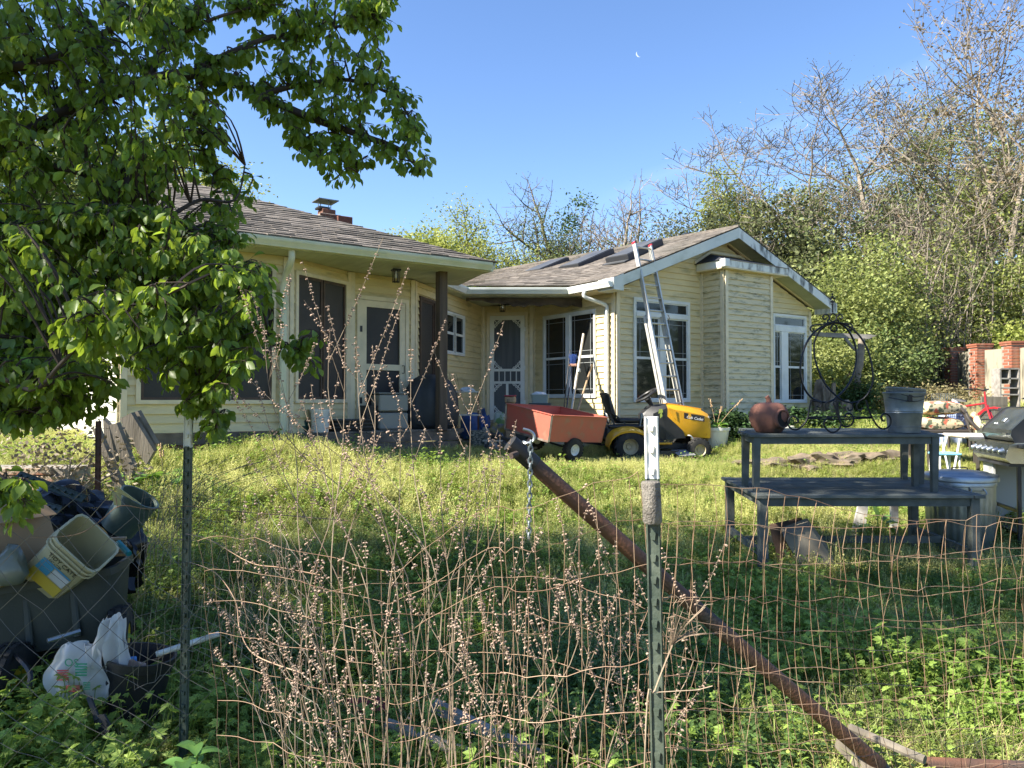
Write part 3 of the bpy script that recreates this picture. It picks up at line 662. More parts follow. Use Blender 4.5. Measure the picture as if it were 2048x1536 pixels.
# ---- lamps
def lantern(c, s, mt):
    l = hpart('lantern', MB().bbox(c,(s*.75,s*.75,.025),.4,.008), mt)
    b = MB()
    for k in range(6):
        a = TAU*k/6; p = c+V(math.cos(a)*s*.33, math.sin(a)*s*.33, -.012); b.tube([p, p-Z*s*1.0+V(-math.cos(a),-math.sin(a),0)*s*.06], .005, 4)
    b.tube([c+V(math.cos(TAU*k/12)*s*.27, math.sin(TAU*k/12)*s*.27,-s) for k in range(12)], .006, 4, close=True); part('lantern_cage', b, mt, l)
    part('bulb', MB().lathe([(0,-s*.75),(s*.1,-s*.68),(s*.13,-s*.5),(s*.08,-s*.3),(s*.05,-s*.15),(s*.05,0)],10,c), M('bulb_glass', (.5,.48,.42), .1), l)
lantern(W(792,540,11.0), .17, IRON); lantern(W(1005,604,14.3), .17, IRON)
c = W(940,548,11.9)
fl = hpart('security_light', MB().bbox(c,(.09,.06,.03),0,.008), WHT)
for s_ in (-1,1):
    m_ = (Matrix.Rotation(R(35*s_),3,'Z') @ Matrix.Rotation(R(65),3,'X'))
    part('flood_lamp', MB().lathe([(.018,0),(.022,.04),(.045,.075),(.052,.10),(.03,.103),(0,.104)][::1],12,c+V(s_*.05,0,-.02),m_), GALV, fl, smooth=True)
# roof edge far side return wall + rear body so that the house is solid from other sides
rw = Wall(HP(HW,0,0), HP(HW,-9,0), 'right_end_wall'); rw.build(1.0, ZS, ch=.11, m=M('white_vinyl', (0,0,0)))
# ================================================================ MOWER, CART, LADDER
def wheel(parent, c, r, wd, ax, rim_m, hub=.45, lugs=18, name='wheel', tyre_m=RUB):
    """ax = axle direction (unit). tyre with tread blocks, dished rim"""
    ax = Vector(ax).normalized(); m = ax.to_track_quat('Z','Y').to_matrix()
    prof = [(r*.50,-wd*.5),(r*.80,-wd*.5),(r*.93,-wd*.44),(r*.985,-wd*.3),(r,0),(r*.985,wd*.3),(r*.93,wd*.44),(r*.80,wd*.5),(r*.50,wd*.5),(r*.48,0)]
    b = MB(); n = 28; vs = []
    for (rr, z) in prof:
        for k in range(n): t = TAU*k/n; vs.append(Vector(c)+m@V(rr*math.cos(t), rr*math.sin(t), z))
    P_ = len(prof); b.add(vs, [(i*n+k, i*n+(k+1)%n, ((i+1)%P_)*n+(k+1)%n, ((i+1)%P_)*n+k) for i in range(P_) for k in range(n)])
    w_ = part(name, b, tyre_m, parent, local=True, smooth=40)
    b = MB()
    for k in range(lugs):
        for (z, o) in ((-wd*.32,0),(0,.5),(wd*.32,0)):
            t = TAU*(k+o)/lugs; mm = m@Matrix.Rotation(t,3,'Z'); b.box(Vector(c)+mm@V(r*.99,0,z), (r*.05, r*.20, wd*.24), m=mm)
    part('tread', b, tyre_m, w_, local=True)
    b = MB(); b.lathe([(0,wd*.12),(r*.14,wd*.14),(r*.15,wd*.22),(r*.19,wd*.22),(r*.2,wd*.1),(r*.40,wd*.16),(r*.47,wd*.40),(r*.53,wd*.48),(r*.53,wd*.42),(r*.46,-wd*.42),(0,-wd*.4)][::-1],24,c,m)
    part('rim', b, rim_m, w_, local=True, smooth=35); return w_
def LP(o, mb, m, name, **k): return part(name, mb, m, o, local=True, **k)
# riding mower: local +X forward, origin under rear axle
rwp = W(1253,893,12.38); mz = rwp.z-.255
mo = thing('riding_mower', 'yellow riding mower with black seat parked beside the aluminium ladder', 'lawn mower', (rwp.x, 12.75, mz), R(7))
RIMC = M('mower_rim', (.50,.42,.26), .45, c2=(.4,.33,.2), scale=5)
for (x, y, r, wd, sgn) in ((0,-.36,.255,.22,-1),(0,.36,.255,.22,1),(1.16,-.37,.19,.15,-1),(1.16,.37,.19,.15,1)):
    wheel(mo, V(x,y,r), r, wd, (0,sgn,0), RIMC)
def ex(poly, y0, y1): b = MB(); b.prism([V(x,y0,z) for x,z in poly], V(0,y1-y0,0)); return b
LP(mo, ex([(-.15,.20),(1.28,.20),(1.28,.27),(.55,.30),(.3,.36),(-.15,.40)],-.15,.15), BLK, 'frame_rail')
# hood: lofted sections along x
def loft(secs, nseg=None):
    b = MB(); n = len(secs[0]); vs = [p for s_ in secs for p in s_]
    fs = [(i*n+k, i*n+(k+1)%n, (i+1)*n+(k+1)%n, (i+1)*n+k) for i in range(len(secs)-1) for k in range(n)]
    fs += [tuple(range(n))[::-1], tuple((len(secs)-1)*n+k for k in range(n))]; b.add(vs, fs); return b
def sec(x, w0, w1, w2, z0, z1, z2, z3): # bottom half width, mid, top ; heights
    return [V(x,-w0,z0),V(x,-w1,z1),V(x,-w1*.98,z2),V(x,-w2,z3),V(x,w2,z3),V(x,w1*.98,z2),V(x,w1,z1),V(x,w0,z0)]
LP(mo, loft([sec(.66,.24,.25,.15,.50,.62,.86,.93), sec(.80,.245,.265,.17,.44,.6,.84,.92), sec(1.05,.24,.27,.18,.40,.56,.80,.885),sec(1.28,.22,.25,.17,.38,.52,.75,.83), sec(1.40,.19,.215,.15,.37,.48,.70,.77),sec(1.435,.16,.18,.12,.37,.46,.66,.72)]), YEL, 'hood', smooth=28)
LP(mo, ex([(.64,.93),(.72,.955),(1.30,.86),(1.28,.83),(.7,.92)],-.13,.13), YEL, 'hood_scoop')
LP(mo, loft([sec(.30,.13,.15,.12,.34,.5,.72,.78), sec(.44,.22,.24,.14,.34,.5,.78,.90), sec(.67,.235,.255,.155,.34,.5,.87,.945)]), BLK, 'dashboard', smooth=28)
for sy in (-1,1):
    y = .268*sy
    LP(mo, MB().add([V(.95,y,.70),V(1.30,y*.985,.645),V(1.30,y*.96,.735),V(.95,y*.995,.795)], [(0,1,2,3) if sy<0 else (3,2,1,0)]), BLK, 'hood_panel')
    LP(mo, MB().add([V(.64,y*.94,.36),V(.98,y*.985,.38),V(.93,y*.99,.50),V(.80,y*1.0,.62),V(.64,y*.98,.76)], [(0,1,2,3,4) if sy<0 else (4,3,2,1,0)]), BLK, 'side_grille')
    LP(mo, MB().bbox(V(1.375,.165*sy,.70),(.09,.09,.07),0,.02), M('headlamp_lens', (.30,.30,.27), .08), 'headlight')
    b = MB()   # hood side crease
    b.prism([V(.68,y*.99,.88),V(.80,y*1.015,.84),V(.84,y*1.01,.66),V(.76,y*1.0,.72)], V(0,.004*sy,0)); LP(mo, b, YEL, 'hood_crease')
def text_mesh(txt, size, name='lettering'):
    cu = bpy.data.curves.new(name, 'FONT'); cu.body = txt; cu.size = size; cu.extrude = .0008; cu.align_x = 'LEFT'; cu.resolution_u = 2
    ob = bpy.data.objects.new(name, cu); me = bpy.data.meshes.new_from_object(ob, depsgraph=None) if False else None
    col.objects.link(ob); dg = bpy.context.evaluated_depsgraph_get(); me = bpy.data.meshes.new_from_object(ob.evaluated_get(dg)); bpy.data.objects.remove(ob); me.name = name
    return me
def place_text(txt, size, parent, m, loc, xdir, ydir, name='lettering', shear=0):
    me = text_mesh(txt, size); xd, yd = Vector(xdir).normalized(), Vector(ydir).normalized(); zd = xd.cross(yd)
    for v in me.vertices:
        x, y, z = v.co; v.co = Vector(loc)+xd*(x+shear*y)+yd*y+zd*z
    me.materials.clear(); me.materials.append(m); return part(name, me, m, parent, local=True)
place_text('Cub Cadet', .065, mo, LGT, (.985,-.272,.705), (1,0,-.16), (.16,0,1), shear=.2)
place_text('XT1', .05, mo, M('orange_print', (.55,.17,.03), .5), (1.27,-.228,.42), (1,0.08,0), (0,0,1))
LP(mo, MB().add([V(.52,-.256,.78),V(.60,-.257,.80),V(.585,-.257,.86),V(.53,-.257,.85)],[(0,1,2,3)]).add([V(.55,-.259,.70),V(.59,-.259,.74),V(.575,-.259,.80),V(.545,-.259,.77)],[(0,1,2,3)]), M('green_yellow_print', (.35,.42,.08), .5), 'dash_decal')
# steering wheel, console
sw_c = V(.40,0,1.05); sm = Matrix.Rotation(R(-33),3,'Y')
def spt(r_, t, z=0): return sw_c+V(0,0,.03)+sm@V(r_*math.cos(t), r_*math.sin(t), z)
b = MB(); b.tube([spt(.185,TAU*k/24) for k in range(24)],.023,7,close=True)
for t in (.5, 2.64, 4.71): b.bar(spt(.03,t,-.03), spt(.178,t,0), .03, .014)
b.lathe([(0,.0),(.05,-.005),(.06,-.04),(.045,-.07),(.03,-.20),(0,-.20)],12,sw_c,sm); LP(mo, b, BLK, 'steering_wheel', smooth=40)
# fenders and footrest
def fender(s):
    b = MB(); prof = []
    for k in range(13):
        t = PI*k/12; prof.append((-.35*math.cos(t)*1.02, .24+.315*math.sin(t)**.75))
    prof.append((.46,.26)); vs = []
    for (x, z) in prof:
        for (y, dz) in ((.20*s, .03), (.42*s, .0), (.475*s, -.045), (.47*s,-.075)): vs.append(V(x, y, z+dz))
    n = 4; fs = [(i*n+j, i*n+j+1, (i+1)*n+j+1, (i+1)*n+j) for i in range(len(prof)-1) for j in range(3)]
    b.add(vs, fs if s < 0 else [f[::-1] for f in fs]); return b
for s_ in (-1,1): LP(mo, fender(s_), YEL, 'rear_fender', smooth=35)
LP(mo, MB().bbox(V(0,0,.57),(.62,.5,.06),0,.02), BLK, 'seat_deck'); LP(mo, MB().bbox(V(-.2,0,.46),(.3,.42,.22),0,.03), BLK, 'rear_housing')
LP(mo, MB().bbox(V(.45,0,.30),(.5,.86,.035),0,.012), YEL, 'footrest'); LP(mo, MB().bbox(V(.42,-.30,.325),(.36,.2,.02),0,.008), BLK, 'foot_pad'); LP(mo, MB().bbox(V(.42,.30,.325),(.36,.2,.02),0,.008), BLK, 'foot_pad')
# seat
b = MB(); b.bbox(V(.06,0,.665),(.42,.46,.09),0,.035); LP(mo, b, BLK, 'seat_cushion', smooth=40)
secs = []
for (x, z, hw, th) in ((-.17,.66,.15,.05),(-.20,.76,.20,.055),(-.245,.90,.225,.07),(-.29,1.03,.215,.08),(-.315,1.10,.16,.06),(-.32,1.125,.10,.03)):
    secs.append([V(x-th/2,-hw*.8,z), V(x,-hw,z), V(x+th/2,-hw*.85,z), V(x+th*.35,0,z), V(x+th/2,hw*.85,z), V(x,hw,z), V(x-th/2,hw*.8,z)])
LP(mo, loft(secs), M('seat_vinyl', (.035,.034,.032), .38, bump=.1), 'seat_back', smooth=40)
b = MB()
for s_ in (-1,1): b.bar(V(-.30,.20*s_,1.10), V(-.24,.20*s_,.80), .035,.02); b.bar(V(-.24,.20*s_,.80), V(-.02,.2*s_,.62), .05,.02); b.bar(V(-.28,.20*s_,.78), V(-.20,.20*s_,.60),.03,.02)
b.bar(V(-.335,-.2,1.1),V(-.335,.2,1.1),.03,.04); LP(mo, b, BLK, 'seat_bracket')
b = MB(); b.tube([V(.20,-.30,.58),V(.22,-.30,.70)],.012,6); b.bbox(V(.225,-.30,.74),(.05,.035,.09),0,.012); LP(mo, b, GALVD, 'shift_lever')
b = MB(); b.tube([V(.30,-.2,.68),V(.25,-.26,.70)],.008,5); LP(mo, b, BLK, 'pto_lever')
# cutting deck
b = MB(); pts = [V(.30+.36*math.cos(t)*1.0+.30, .50*math.sin(t), 0) for t in [TAU*k/20 for k in range(20)]]
b.prism([p+Z*.10 for p in pts], Z*.085); LP(mo, b, DKG, 'mower_deck'); LP(mo, MB().prism([V(.75,-.62,.10),V(1.05,-.55,.11),V(1.0,-.30,.18),V(.7,-.35,.18)], Z*.014), M('deck_chute', (.24,.24,.24), .5), 'discharge_chute')
LP(mo, MB().tube([V(1.16,-.34,.19),V(1.16,0,.24),V(1.16,.34,.19)],.022,6), BLK, 'front_axle')
LP(mo, MB().tube(catmull([V(.98,-.2,.40),V(1.05,-.27,.42),V(1.09,-.3,.36),V(1.10,-.3,.30)],4),.012,5), GALVD, 'exhaust_pipe')
LP(mo, MB().bar(V(-.15,0,.28),V(-.38,0,.26),.06,.02), BLK, 'hitch_plate')
# ---- red cart
A, B, Cc = W(1014,808,11.4), W(1106,831,10.55), W(1215,836,11.3); D = A+Cc-B
nrm = (A-B).cross(Cc-B).normalized(); nrm = nrm if nrm.z > 0 else -nrm
cl = (A+B+Cc+D)/4; cart = thing('dump_cart', 'faded red steel utility cart tipped towards the yellow mower', 'garden cart', (cl.x, cl.y, G(cl.x,cl.y)))
cen = cl-nrm*.36
bot = [p-nrm*.37+(cen-(p-nrm*.37))*.045 for p in (A,B,Cc,D)]; top = [A,B,Cc,D]
def panel(i, j, th=.012):
    inn = (cl-(top[i]+top[j])/2).normalized()*th; b = MB(); b.prism([top[i],top[j],bot[j],bot[i]], inn); return b
for (i, j) in ((0,1),(1,2),(2,3),(3,0)):
    part('tailgate' if (i,j)==(0,1) else 'side_panel', panel(i,j), REDM, cart)
part('tray_floor', MB().prism(bot, nrm*.012), REDM, cart)
CF = M('worn_frame_steel', (.30,.27,.23), .6, metal=.4, c2=(.18,.12,.09), scale=10)
for (i, j) in ((0,1),(1,2),(2,3),(3,0)):
    b = MB(); b.bar(top[i]+nrm*.006, top[j]+nrm*.006, .035,.012, up=nrm); part('rim_flange', b, REDM, cart)
b = MB(); o_ = (A-Cc).normalized()*.012
for (p, q_) in ((top[0],bot[0]),(bot[0],bot[1]),(bot[1],top[1])): b.bar(p+o_, q_+o_, .028, .028, up=nrm)
part('tailgate_frame', b, CF, cart)
b = MB(); f0 = bot[0].lerp(bot[1],.62)+o_; b.tube(catmull([f0-nrm*.0, f0-nrm*.07+(f0-cen)*.15, f0-nrm*.16+(f0-cen)*.05, f0-nrm*.17-(f0-cen)*.3],4),.016,6); part('tow_hook', b, CF, cart)
axd = (Cc-B).cross(nrm).normalized(); axd = (A-B).normalized()
wc = W(1146,899,10.95)
off = wc-ORG[cart.name]
for k_, sgn in ((0,-1),(1,1)):
    c_ = off+(A-B).normalized()*(.0 if k_ == 0 else .85); wheel(cart, c_, .165,.10,-(A-B).normalized() if k_==0 else (A-B).normalized(), WHT, lugs=20)
b = MB(); b.tube([off, off+(A-B).normalized()*.85],.015,6); part('axle', b, BLK, cart, local=True)
b = MB(); mid = (bot[1]+bot[2])/2
b.bar(wc+V(0,.1,.0), mid.lerp(cen,.3)-Z*.02, .05,.05); b.bar(wc+(A-B)*.6, mid.lerp(cen,.9)-Z*.02,.05,.05); b.bar(cen-nrm*.03, V(rwp.x-.4,12.6,mz+.28),.05,.04); part('chassis', b, BLK, cart)
# ---- ladder
LB, LT = W(1343,872,12.75), W(1268,487,13.42); ld = LT-LB; Lr = U*.40
lad = thing('extension_ladder', 'tall aluminium extension ladder leaning on the gable roof edge', 'ladder', LB)
out = N
for k_, nm in ((0,'rail'),(1,'rail')):
    b = MB(); p, q_ = LB+Lr*k_, LT+Lr*k_; dn = ld.normalized(); fl_ = dn.cross(U).normalized()
    b.bar(p, q_, .012,.075, up=fl_); s_ = 1 if k_ == 0 else -1
    for e in (-.034,.034): b.bar(p+fl_*e+U*.012*s_, q_+fl_*e+U*.012*s_, .03,.008, up=fl_)
    part(nm, b, ALU, lad)
    b = MB(); p2, q2 = LB.lerp(LT,.0)+Lr*k_+fl_*.08, LB.lerp(LT,.62)+Lr*k_+fl_*.08; b.bar(p2-U*.016*s_*0, q2, .03,.055, up=fl_); part('fly_rail', b, ALU, lad)
    part('rail_cap', MB().bar(q_, q_+dn*.03,.03,.085, up=fl_), REDP, lad)
    part('ladder_foot', MB().bbox(p-dn*.02,(.06,.10,.04),.6,.01), BLK, lad)
nr = 15
for k_ in range(nr):
    p = LB.lerp(LT, .025+k_*.0685); part('rung', MB().tube([p, p+Lr], .017, 7), ALU, lad)
part('rung_lock', MB().tube(catmull([LB.lerp(LT,.62)+Lr*.96+out*.1,LB.lerp(LT,.60)+Lr*.96+out*.12,LB.lerp(LT,.595)+Lr*.9+out*.1],3),.008,5), BLK, lad)
# ================================================================ TABLE, BENCHES AND WHAT STANDS ON THEM
def tz(y): return .795+.042*(y-6.5)
tb = thing('slatted_table', 'long slate grey slatted wooden table carrying two benches', 'table', (3.02,7.05,.1))
tx0, tx1, ty0, ty1 = 2.06, 3.985, 6.5, 7.6
ns = 11; sw_ = (ty1-ty0)/ns
for k in range(ns):
    y = ty0+k*sw_; b = MB(); b.t = rnd.uniform(.8,1.2); g = rnd.uniform(-.002,.002)
    b.obox(V(tx0+.095,y+.004,tz(y)-.022+g), V(tx1-tx0-.19,0,0), V(0,sw_-.017,.042*sw_), V(0,0,.022)); part('slat', b, SLATE, tb)
for x in (tx0, tx1-.09):
    b = MB(); b.obox(V(x,ty0-.004,tz(ty0)-.024), V(.09,0,0), V(0,1.108,.042*1.108), V(0,0,.0245)); part('end_board', b, SLATE, tb)
for (x, y) in ((tx0+.03,ty0+.02),(tx1-.105,ty0+.02),(tx0+.03,ty1-.095),(tx1-.105,ty1-.095)):
    g = G(x,y)-.06; part('leg', MB().bbox(V(x+.0375,y+.0375,(g+tz(y)-.026)/2),(.075,.075,tz(y)-.026-g),0,.006), SLATE, tb)
def rail(p, q_, w_, h_): part('apron' if p[2] > .6 else 'stretcher', MB().bar(p, q_, w_, h_), SLATE, tb)
rail((tx0+.1,ty0+.05,tz(ty0)-.06),(tx1-.1,ty0+.05,tz(ty0)-.06),.025,.07); rail((tx0+.1,ty1-.05,tz(ty1)-.06),(tx1-.1,ty1-.05,tz(ty1)-.06),.025,.07)
for x in (tx0+.06, tx1-.06): rail((x,ty0+.09,tz(ty0)-.06),(x,ty1-.09,tz(ty1)-.06),.025,.07); rail((x,ty0+.09,.30),(x,ty1-.09,.34),.035,.06)
rail((tx0+.08,7.05,.33),(tx1-.08,7.05,.33),.035,.06)
def bench(x0, x1, y0, y1, h, label):
    t = thing('slatted_bench', label, 'bench', ((x0+x1)/2,(y0+y1)/2,tz((y0+y1)/2)), group='grey benches stacked on the table')
    n = 5; s_ = (y1-y0)/n; zt_ = lambda y: tz(y)+h
    for k in range(n):
        y = y0+k*s_; b = MB(); b.t = rnd.uniform(.8,1.2); b.obox(V(x0,y+.004,zt_(y)-.022), V(x1-x0,0,0), V(0,s_-.020,.042*s_), V(0,0,.022)); part('slat', b, SLATE, t)
    for (x, y, sx) in ((x0+.035,y0+.015,1),(x1-.095,y0+.015,-1),(x0+.035,y1-.07,1),(x1-.095,y1-.07,-1)):
        b = MB(); z0_, z1_ = tz(y)+.001, zt_(y)-.024; w0, w1 = .045, .062
        b.add([V(x,y,z0_),V(x+w0,y,z0_),V(x+w0,y+.05,z0_),V(x,y+.05,z0_),V(x,y,z1_),V(x+w1,y,z1_),V(x+w1,y+.055,z1_),V(x,y+.055,z1_)],[(3,2,1,0),(4,5,6,7),(0,1,5,4),(1,2,6,5),(2,3,7,6),(3,0,4,7)]); part('leg', b, SLATE, t)
    for y in (y0+.035, y1-.04): part('apron', MB().bar(V(x0+.1,y,zt_(y)-.055),V(x1-.1,y,zt_(y)-.055),.022,.06), SLATE, t)
    for x in (x0+.06, x1-.06): part('apron', MB().bar(V(x,y0+.07,zt_(y0)-.055),V(x,y1-.07,zt_(y1)-.055),.022,.06), SLATE, t)
    return zt_
BH = .50
zt_ = bench(2.06,3.735,6.66,7.06,BH,'front grey slatted bench of the two standing on the long table')
bench(2.20,3.86,7.12,7.50,BH-.01,'rear grey slatted bench behind the other on the long table')
# pumpkin pot
pc = V(2.30,6.90,zt_(6.9)-.003)
pk = thing('pumpkin_pot', 'terracotta pumpkin shaped jack pot with a round opening on the bench', 'pot', pc)
lob = lambda t, z: 1+.055*math.cos(8*t+.5)*min(1,max(0,math.sin(min(1,max(0,z/.27))*PI)*1.4))
prof = [(0,0),(.10,0),(.115,.012),(.150,.07),(.166,.13),(.165,.17),(.152,.215),(.125,.25),(.08,.268),(.045,.262),(.03,.255),(0,.255)]
part('body', MB().lathe(prof,48,pc,warp=lob), TERRA, pk, smooth=50)
b = MB(); b.tube(catmull([pc+V(0,0,.25),pc+V(.0,0,.285),pc+V(-.012,0,.315),pc+V(-.018,.0,.325)],3),[.040,.034,.028,.024,.022,.021,.021,.021,.020,.017][:10],8); part('stem', b, TERRA, pk, smooth=50)
od = V(.42,-.85,.05).normalized(); om = od.to_track_quat('Z','Y').to_matrix(); oc = pc+V(.062,-.122,.125)
part('opening_rim', MB().lathe([(.066,-.02),(.084,-.02),(.086,.02),(.080,.036),(.070,.036),(.066,.028),(.066,-.02)],28,oc,om), TERRA, pk, smooth=50)
part('hollow', MB().lathe([(.0665,.022),(.06,.012),(0,.008)],24,oc,om), M('dark_inside', (.012,.010,.009), .95), pk)  # shallow near-black dish behind the rim stands in for the open inside
# galvanised pails
def pail(c, label, tilt=None, hb=.335, m_=GALVD):
    t = thing('metal_pail', label, 'bucket', c, group='nested metal pails on the bench'); mm = tilt or Matrix.Identity(3)
    part('body', MB().lathe([(0,.004),(.118,.004),(.122,0),(.124,.01),(.140,.16),(.1445,.166),(.142,.172),(.1445,.180),(.1425,.186),(.158,hb-.02),(.164,hb-.012),(.166,hb),(.160,hb+.004),(.154,hb-.015),(.12,.02),(0,.014)],40,(0,0,0),mm), m_, t, local=True, smooth=35)
    b = MB()
    for z_ in (.05,.26): b.tube([mm@V((.124+.034*z_/.33+.002)*math.cos(TAU*k/32),(.124+.034*z_/.33+.002)*math.sin(TAU*k/32),z_) for k in range(32)],.0022,4,close=True)
    part('band', b, m_, t, local=True)
    b = MB(); b.bbox(mm@V(-.03,-.160,hb-.05),(.04,.012,.05),0,.004); b.tube(catmull([mm@V(-.15,-.03,hb-.04),mm@V(-.12,-.13,hb-.055),mm@V(0,-.172,hb-.075),mm@V(.12,-.13,hb-.045),mm@V(.16,-.03,hb-.02)],4),.003,4)
    part('bail', b, IRON, t, local=True); return t
bc_ = V(3.50,6.88,zt_(6.88)); pail(bc_, 'dull metal pail holding another pail on the front bench', Matrix.Scale(1.06,3)@Matrix.Identity(3))
pail(bc_+V(-.014,.0,.055), 'inner metal pail sitting tilted inside the other pail', Matrix.Rotation(R(5),3,'Y'))
# wrought iron carriage stand
def Q(px, py, y=6.9): return W(px, py, y)
def z4(x, y, d=6.9): return W(1600+x/6.4, 620+y/6.4, d)
def z5(x, y, d=6.9): return W(1400+x/4.452, 560+y/4.452, d)
ir = thing('iron_carriage_stand', 'black wrought iron carriage shaped plant stand with two hoops and scrolled feet', 'plant stand', V(2.9,6.9,zt_(6.9)))
rA = [(440,163),(300,205),(180,290),(80,430),(20,620),(6,830),(60,1010),(160,1130),(300,1181),(400,1165),(480,1108),(580,1010),(660,880),(715,700),(720,540),(690,400),(620,265),(530,185)]
rB = [(440,168),(340,200),(250,270),(195,380),(180,470),(190,620),(235,770),(300,910),(380,1020),(480,1112),(560,1165),(660,1186),(770,1160),(860,1085),(925,950),(930,800),(900,620),(850,470),(760,330),(650,225),(550,180)]
for r_, d0_, d1_ in ((rA,6.78,6.98),(rB,6.98,6.80)):
    xs = [p[0] for p in r_]; x0, x1 = min(xs), max(xs)
    pts = catmull([z4(x,y,d0_+(d1_-d0_)*(x-x0)/(x1-x0)) for x, y in r_],4,close=True); part('hoop', MB().tube(pts,.0095,6,close=True), IRON, ir, smooth=60)
def ic(pts, d=6.88, r_=.0070, f=z4, name='scroll', close=False): part(name, MB().tube(catmull([f(x,y,d) for x,y in pts],4,close=close),r_,5,close=close), IRON, ir, smooth=60)
ic([(420,45),(460,70),(468,100),(455,130),(420,148),(388,130),(376,100),(388,65)],close=True); ic([(430,190),(465,210),(470,240),(460,265),(430,278),(400,262),(393,238),(402,205)],close=True)
ic([(420,160),(350,155),(372,120),(375,90),(350,60),(310,62),(293,90),(305,118),(330,120),(338,98)]); ic([(430,160),(500,155),(470,120),(470,85),(495,58),(530,65),(542,92),(530,115),(508,112),(506,95)])
ic([(372,160),(300,180),(200,190),(150,205),(132,240),(150,272),(178,262),(175,235)]); ic([(480,162),(560,172),(640,180),(668,200),(670,240),(652,262),(632,250),(638,228)])
b = MB(); t0 = z5(1180,290,6.88); b.tube([t0, t0+Z*.11],.008,6)
for (x_, z_, r_) in ((0,.14,.014),(0,.165,.010),(-.016,.125,.011),(.016,.125,.011),(-.022,.13,.008),(.022,.13,.008),(0,.075,.012),(0,.185,.006),(-.012,.098,.009),(.012,.098,.009)): b.lathe([(0,-r_),(r_*.8,-r_*.6),(r_,0),(r_*.8,r_*.6),(0,r_)],8,t0+V(x_,0,z_))
part('finial', b, IRON, ir, smooth=60)
ic([(990,1065),(975,1140),(955,1230),(920,1290),(865,1330),(815,1325),(785,1290),(790,1240),(825,1212),(865,1235),(868,1265),(840,1272)],6.75,f=z5,r_=.0080,name='foot_scroll')
ic([(1215,1050),(1213,1150),(1232,1230),(1255,1290),(1215,1345),(1165,1355),(1120,1320),(1102,1280),(1120,1240),(1160,1228),(1190,1250)],6.72,f=z5,r_=.0080,name='foot_scroll')
ic([(1225,1050),(1228,1160),(1250,1270),(1290,1305),(1345,1290),(1368,1240),(1345,1195),(1305,1190),(1295,1220)],7.02,f=z5,r_=.0080,name='foot_scroll')
ic([(1478,1070),(1500,1150),(1540,1240),(1590,1310),(1640,1325),(1685,1300),(1698,1250),(1680,1205),(1640,1190),(1612,1215),(1622,1250),(1645,1255)],6.78,f=z5,r_=.0080,name='foot_scroll')
ic([(955,1222),(1230,1218),(1530,1222)],6.8,f=z5,name='cross_bar'); ic([(950,1232),(1230,1240),(1530,1228)],6.95,f=z5,name='cross_bar')
for s_ in (0,1):
    ic([(1000,1075),(1060,1085),(1080,1110),(1060,1135),(1040,1120)],6.8,f=z5); ic([(1150,1080),(1120,1100),(1120,1140),(1145,1150)],6.8,f=z5); ic([(1250,1080),(1190,1085),(1210,1150),(1213,1200)],6.8,f=z5); ic([(1290,1085),(1350,1100),(1355,1150),(1325,1160),(1315,1135)],6.8,f=z5); ic([(1420,1085),(1395,1110),(1400,1150),(1430,1160),(1445,1140)],6.8,f=z5)
    break
# ---- trash can
tc_ = V(4.42,7.62,G(4.42,7.62)-.01)
can = thing('trash_can', 'corrugated galvanised trash can with its lid on beside the table', 'trash can', tc_)
cor = lambda t, z: 1+(.018*math.cos(30*t) if .12 < z < .52 else 0)
HC_ = 1.6-148/1540*7.62-tc_.z
part('body', MB().lathe([(0,0),(.275,0),(.28,.02),(.283,.10),(.284,.125),(.292,.15),(.303,.50),(.305,.525),(.306,HC_-.10),(.314,HC_-.095),(.314,HC_-.06),(.308,HC_-.05),(.309,HC_)],120,tc_,warp=cor), GALV, can, smooth=50)
lid = part('lid', MB().lathe([(.330,HC_-.055),(.336,HC_-.05),(.336,HC_-.01),(.326,HC_+.004),(.30,HC_+.012),(.26,HC_+.016),(.24,HC_+.030),(.1,HC_+.045),(0,HC_+.048)],60,tc_), GALV, can, smooth=40)
part('lid_handle', MB().tube(catmull([V(-.08,0,HC_+.043),V(-.06,0,HC_+.066),V(.06,0,HC_+.066),V(.08,0,HC_+.043)],4),.006,5), IRON, lid, local=True)
b = MB(); hc = V(-.02,-.318,HC_-.14); b.bbox(hc+V(0,.005,.03),(.14,.012,.04),0,.004); b.tube(catmull([hc+V(-.06,-.01,.03),hc+V(-.065,-.035,-.02),hc+V(.065,-.035,-.02),hc+V(.06,-.01,.03)],4),.006,5); part('side_handle', b, GALV, can, local=True)
# ---- gas grill
gp = V(5.24,7.80,G(5.24,7.8)); gr = thing('gas_grill', 'stainless steel gas grill with closed lid and knobs at the right edge', 'grill', gp, R(-104))
e = lambda poly, x0, x1: MB().prism([V(x0,y,z) for y,z in poly], V(x1-x0,0,0))
H_ = 1.6-97/1540*8.0-gp.z
LP(gr, e([(-.27,H_+.10),(-.30,H_+.16),(-.29,H_+.21),(-.10,H_+.40),(-.05,H_+.425),(.14,H_+.42),(.22,H_+.36),(.26,H_+.20),(.26,H_+.10)],-.40,.40), SS, 'lid', smooth=30)
for x in (-.41,.40): LP(gr, e([(-.28,H_+.09),(-.31,H_+.16),(-.30,H_+.215),(-.11,H_+.41),(-.05,H_+.435),(.15,H_+.43),(.23,H_+.365),(.27,H_+.20),(.27,H_+.09)],x,x+.012), DKG, 'lid_end_cap')
LP(gr, MB().tube([V(-.36,-.36,H_+.17),V(.36,-.36,H_+.17)],.014,8), SS, 'lid_handle'); LP(gr, MB().bar(V(-.33,-.30,H_+.17),V(-.33,-.36,H_+.17),.02,.02).bar(V(.33,-.30,H_+.17),V(.33,-.36,H_+.17),.02,.02), SS, 'handle_bracket')
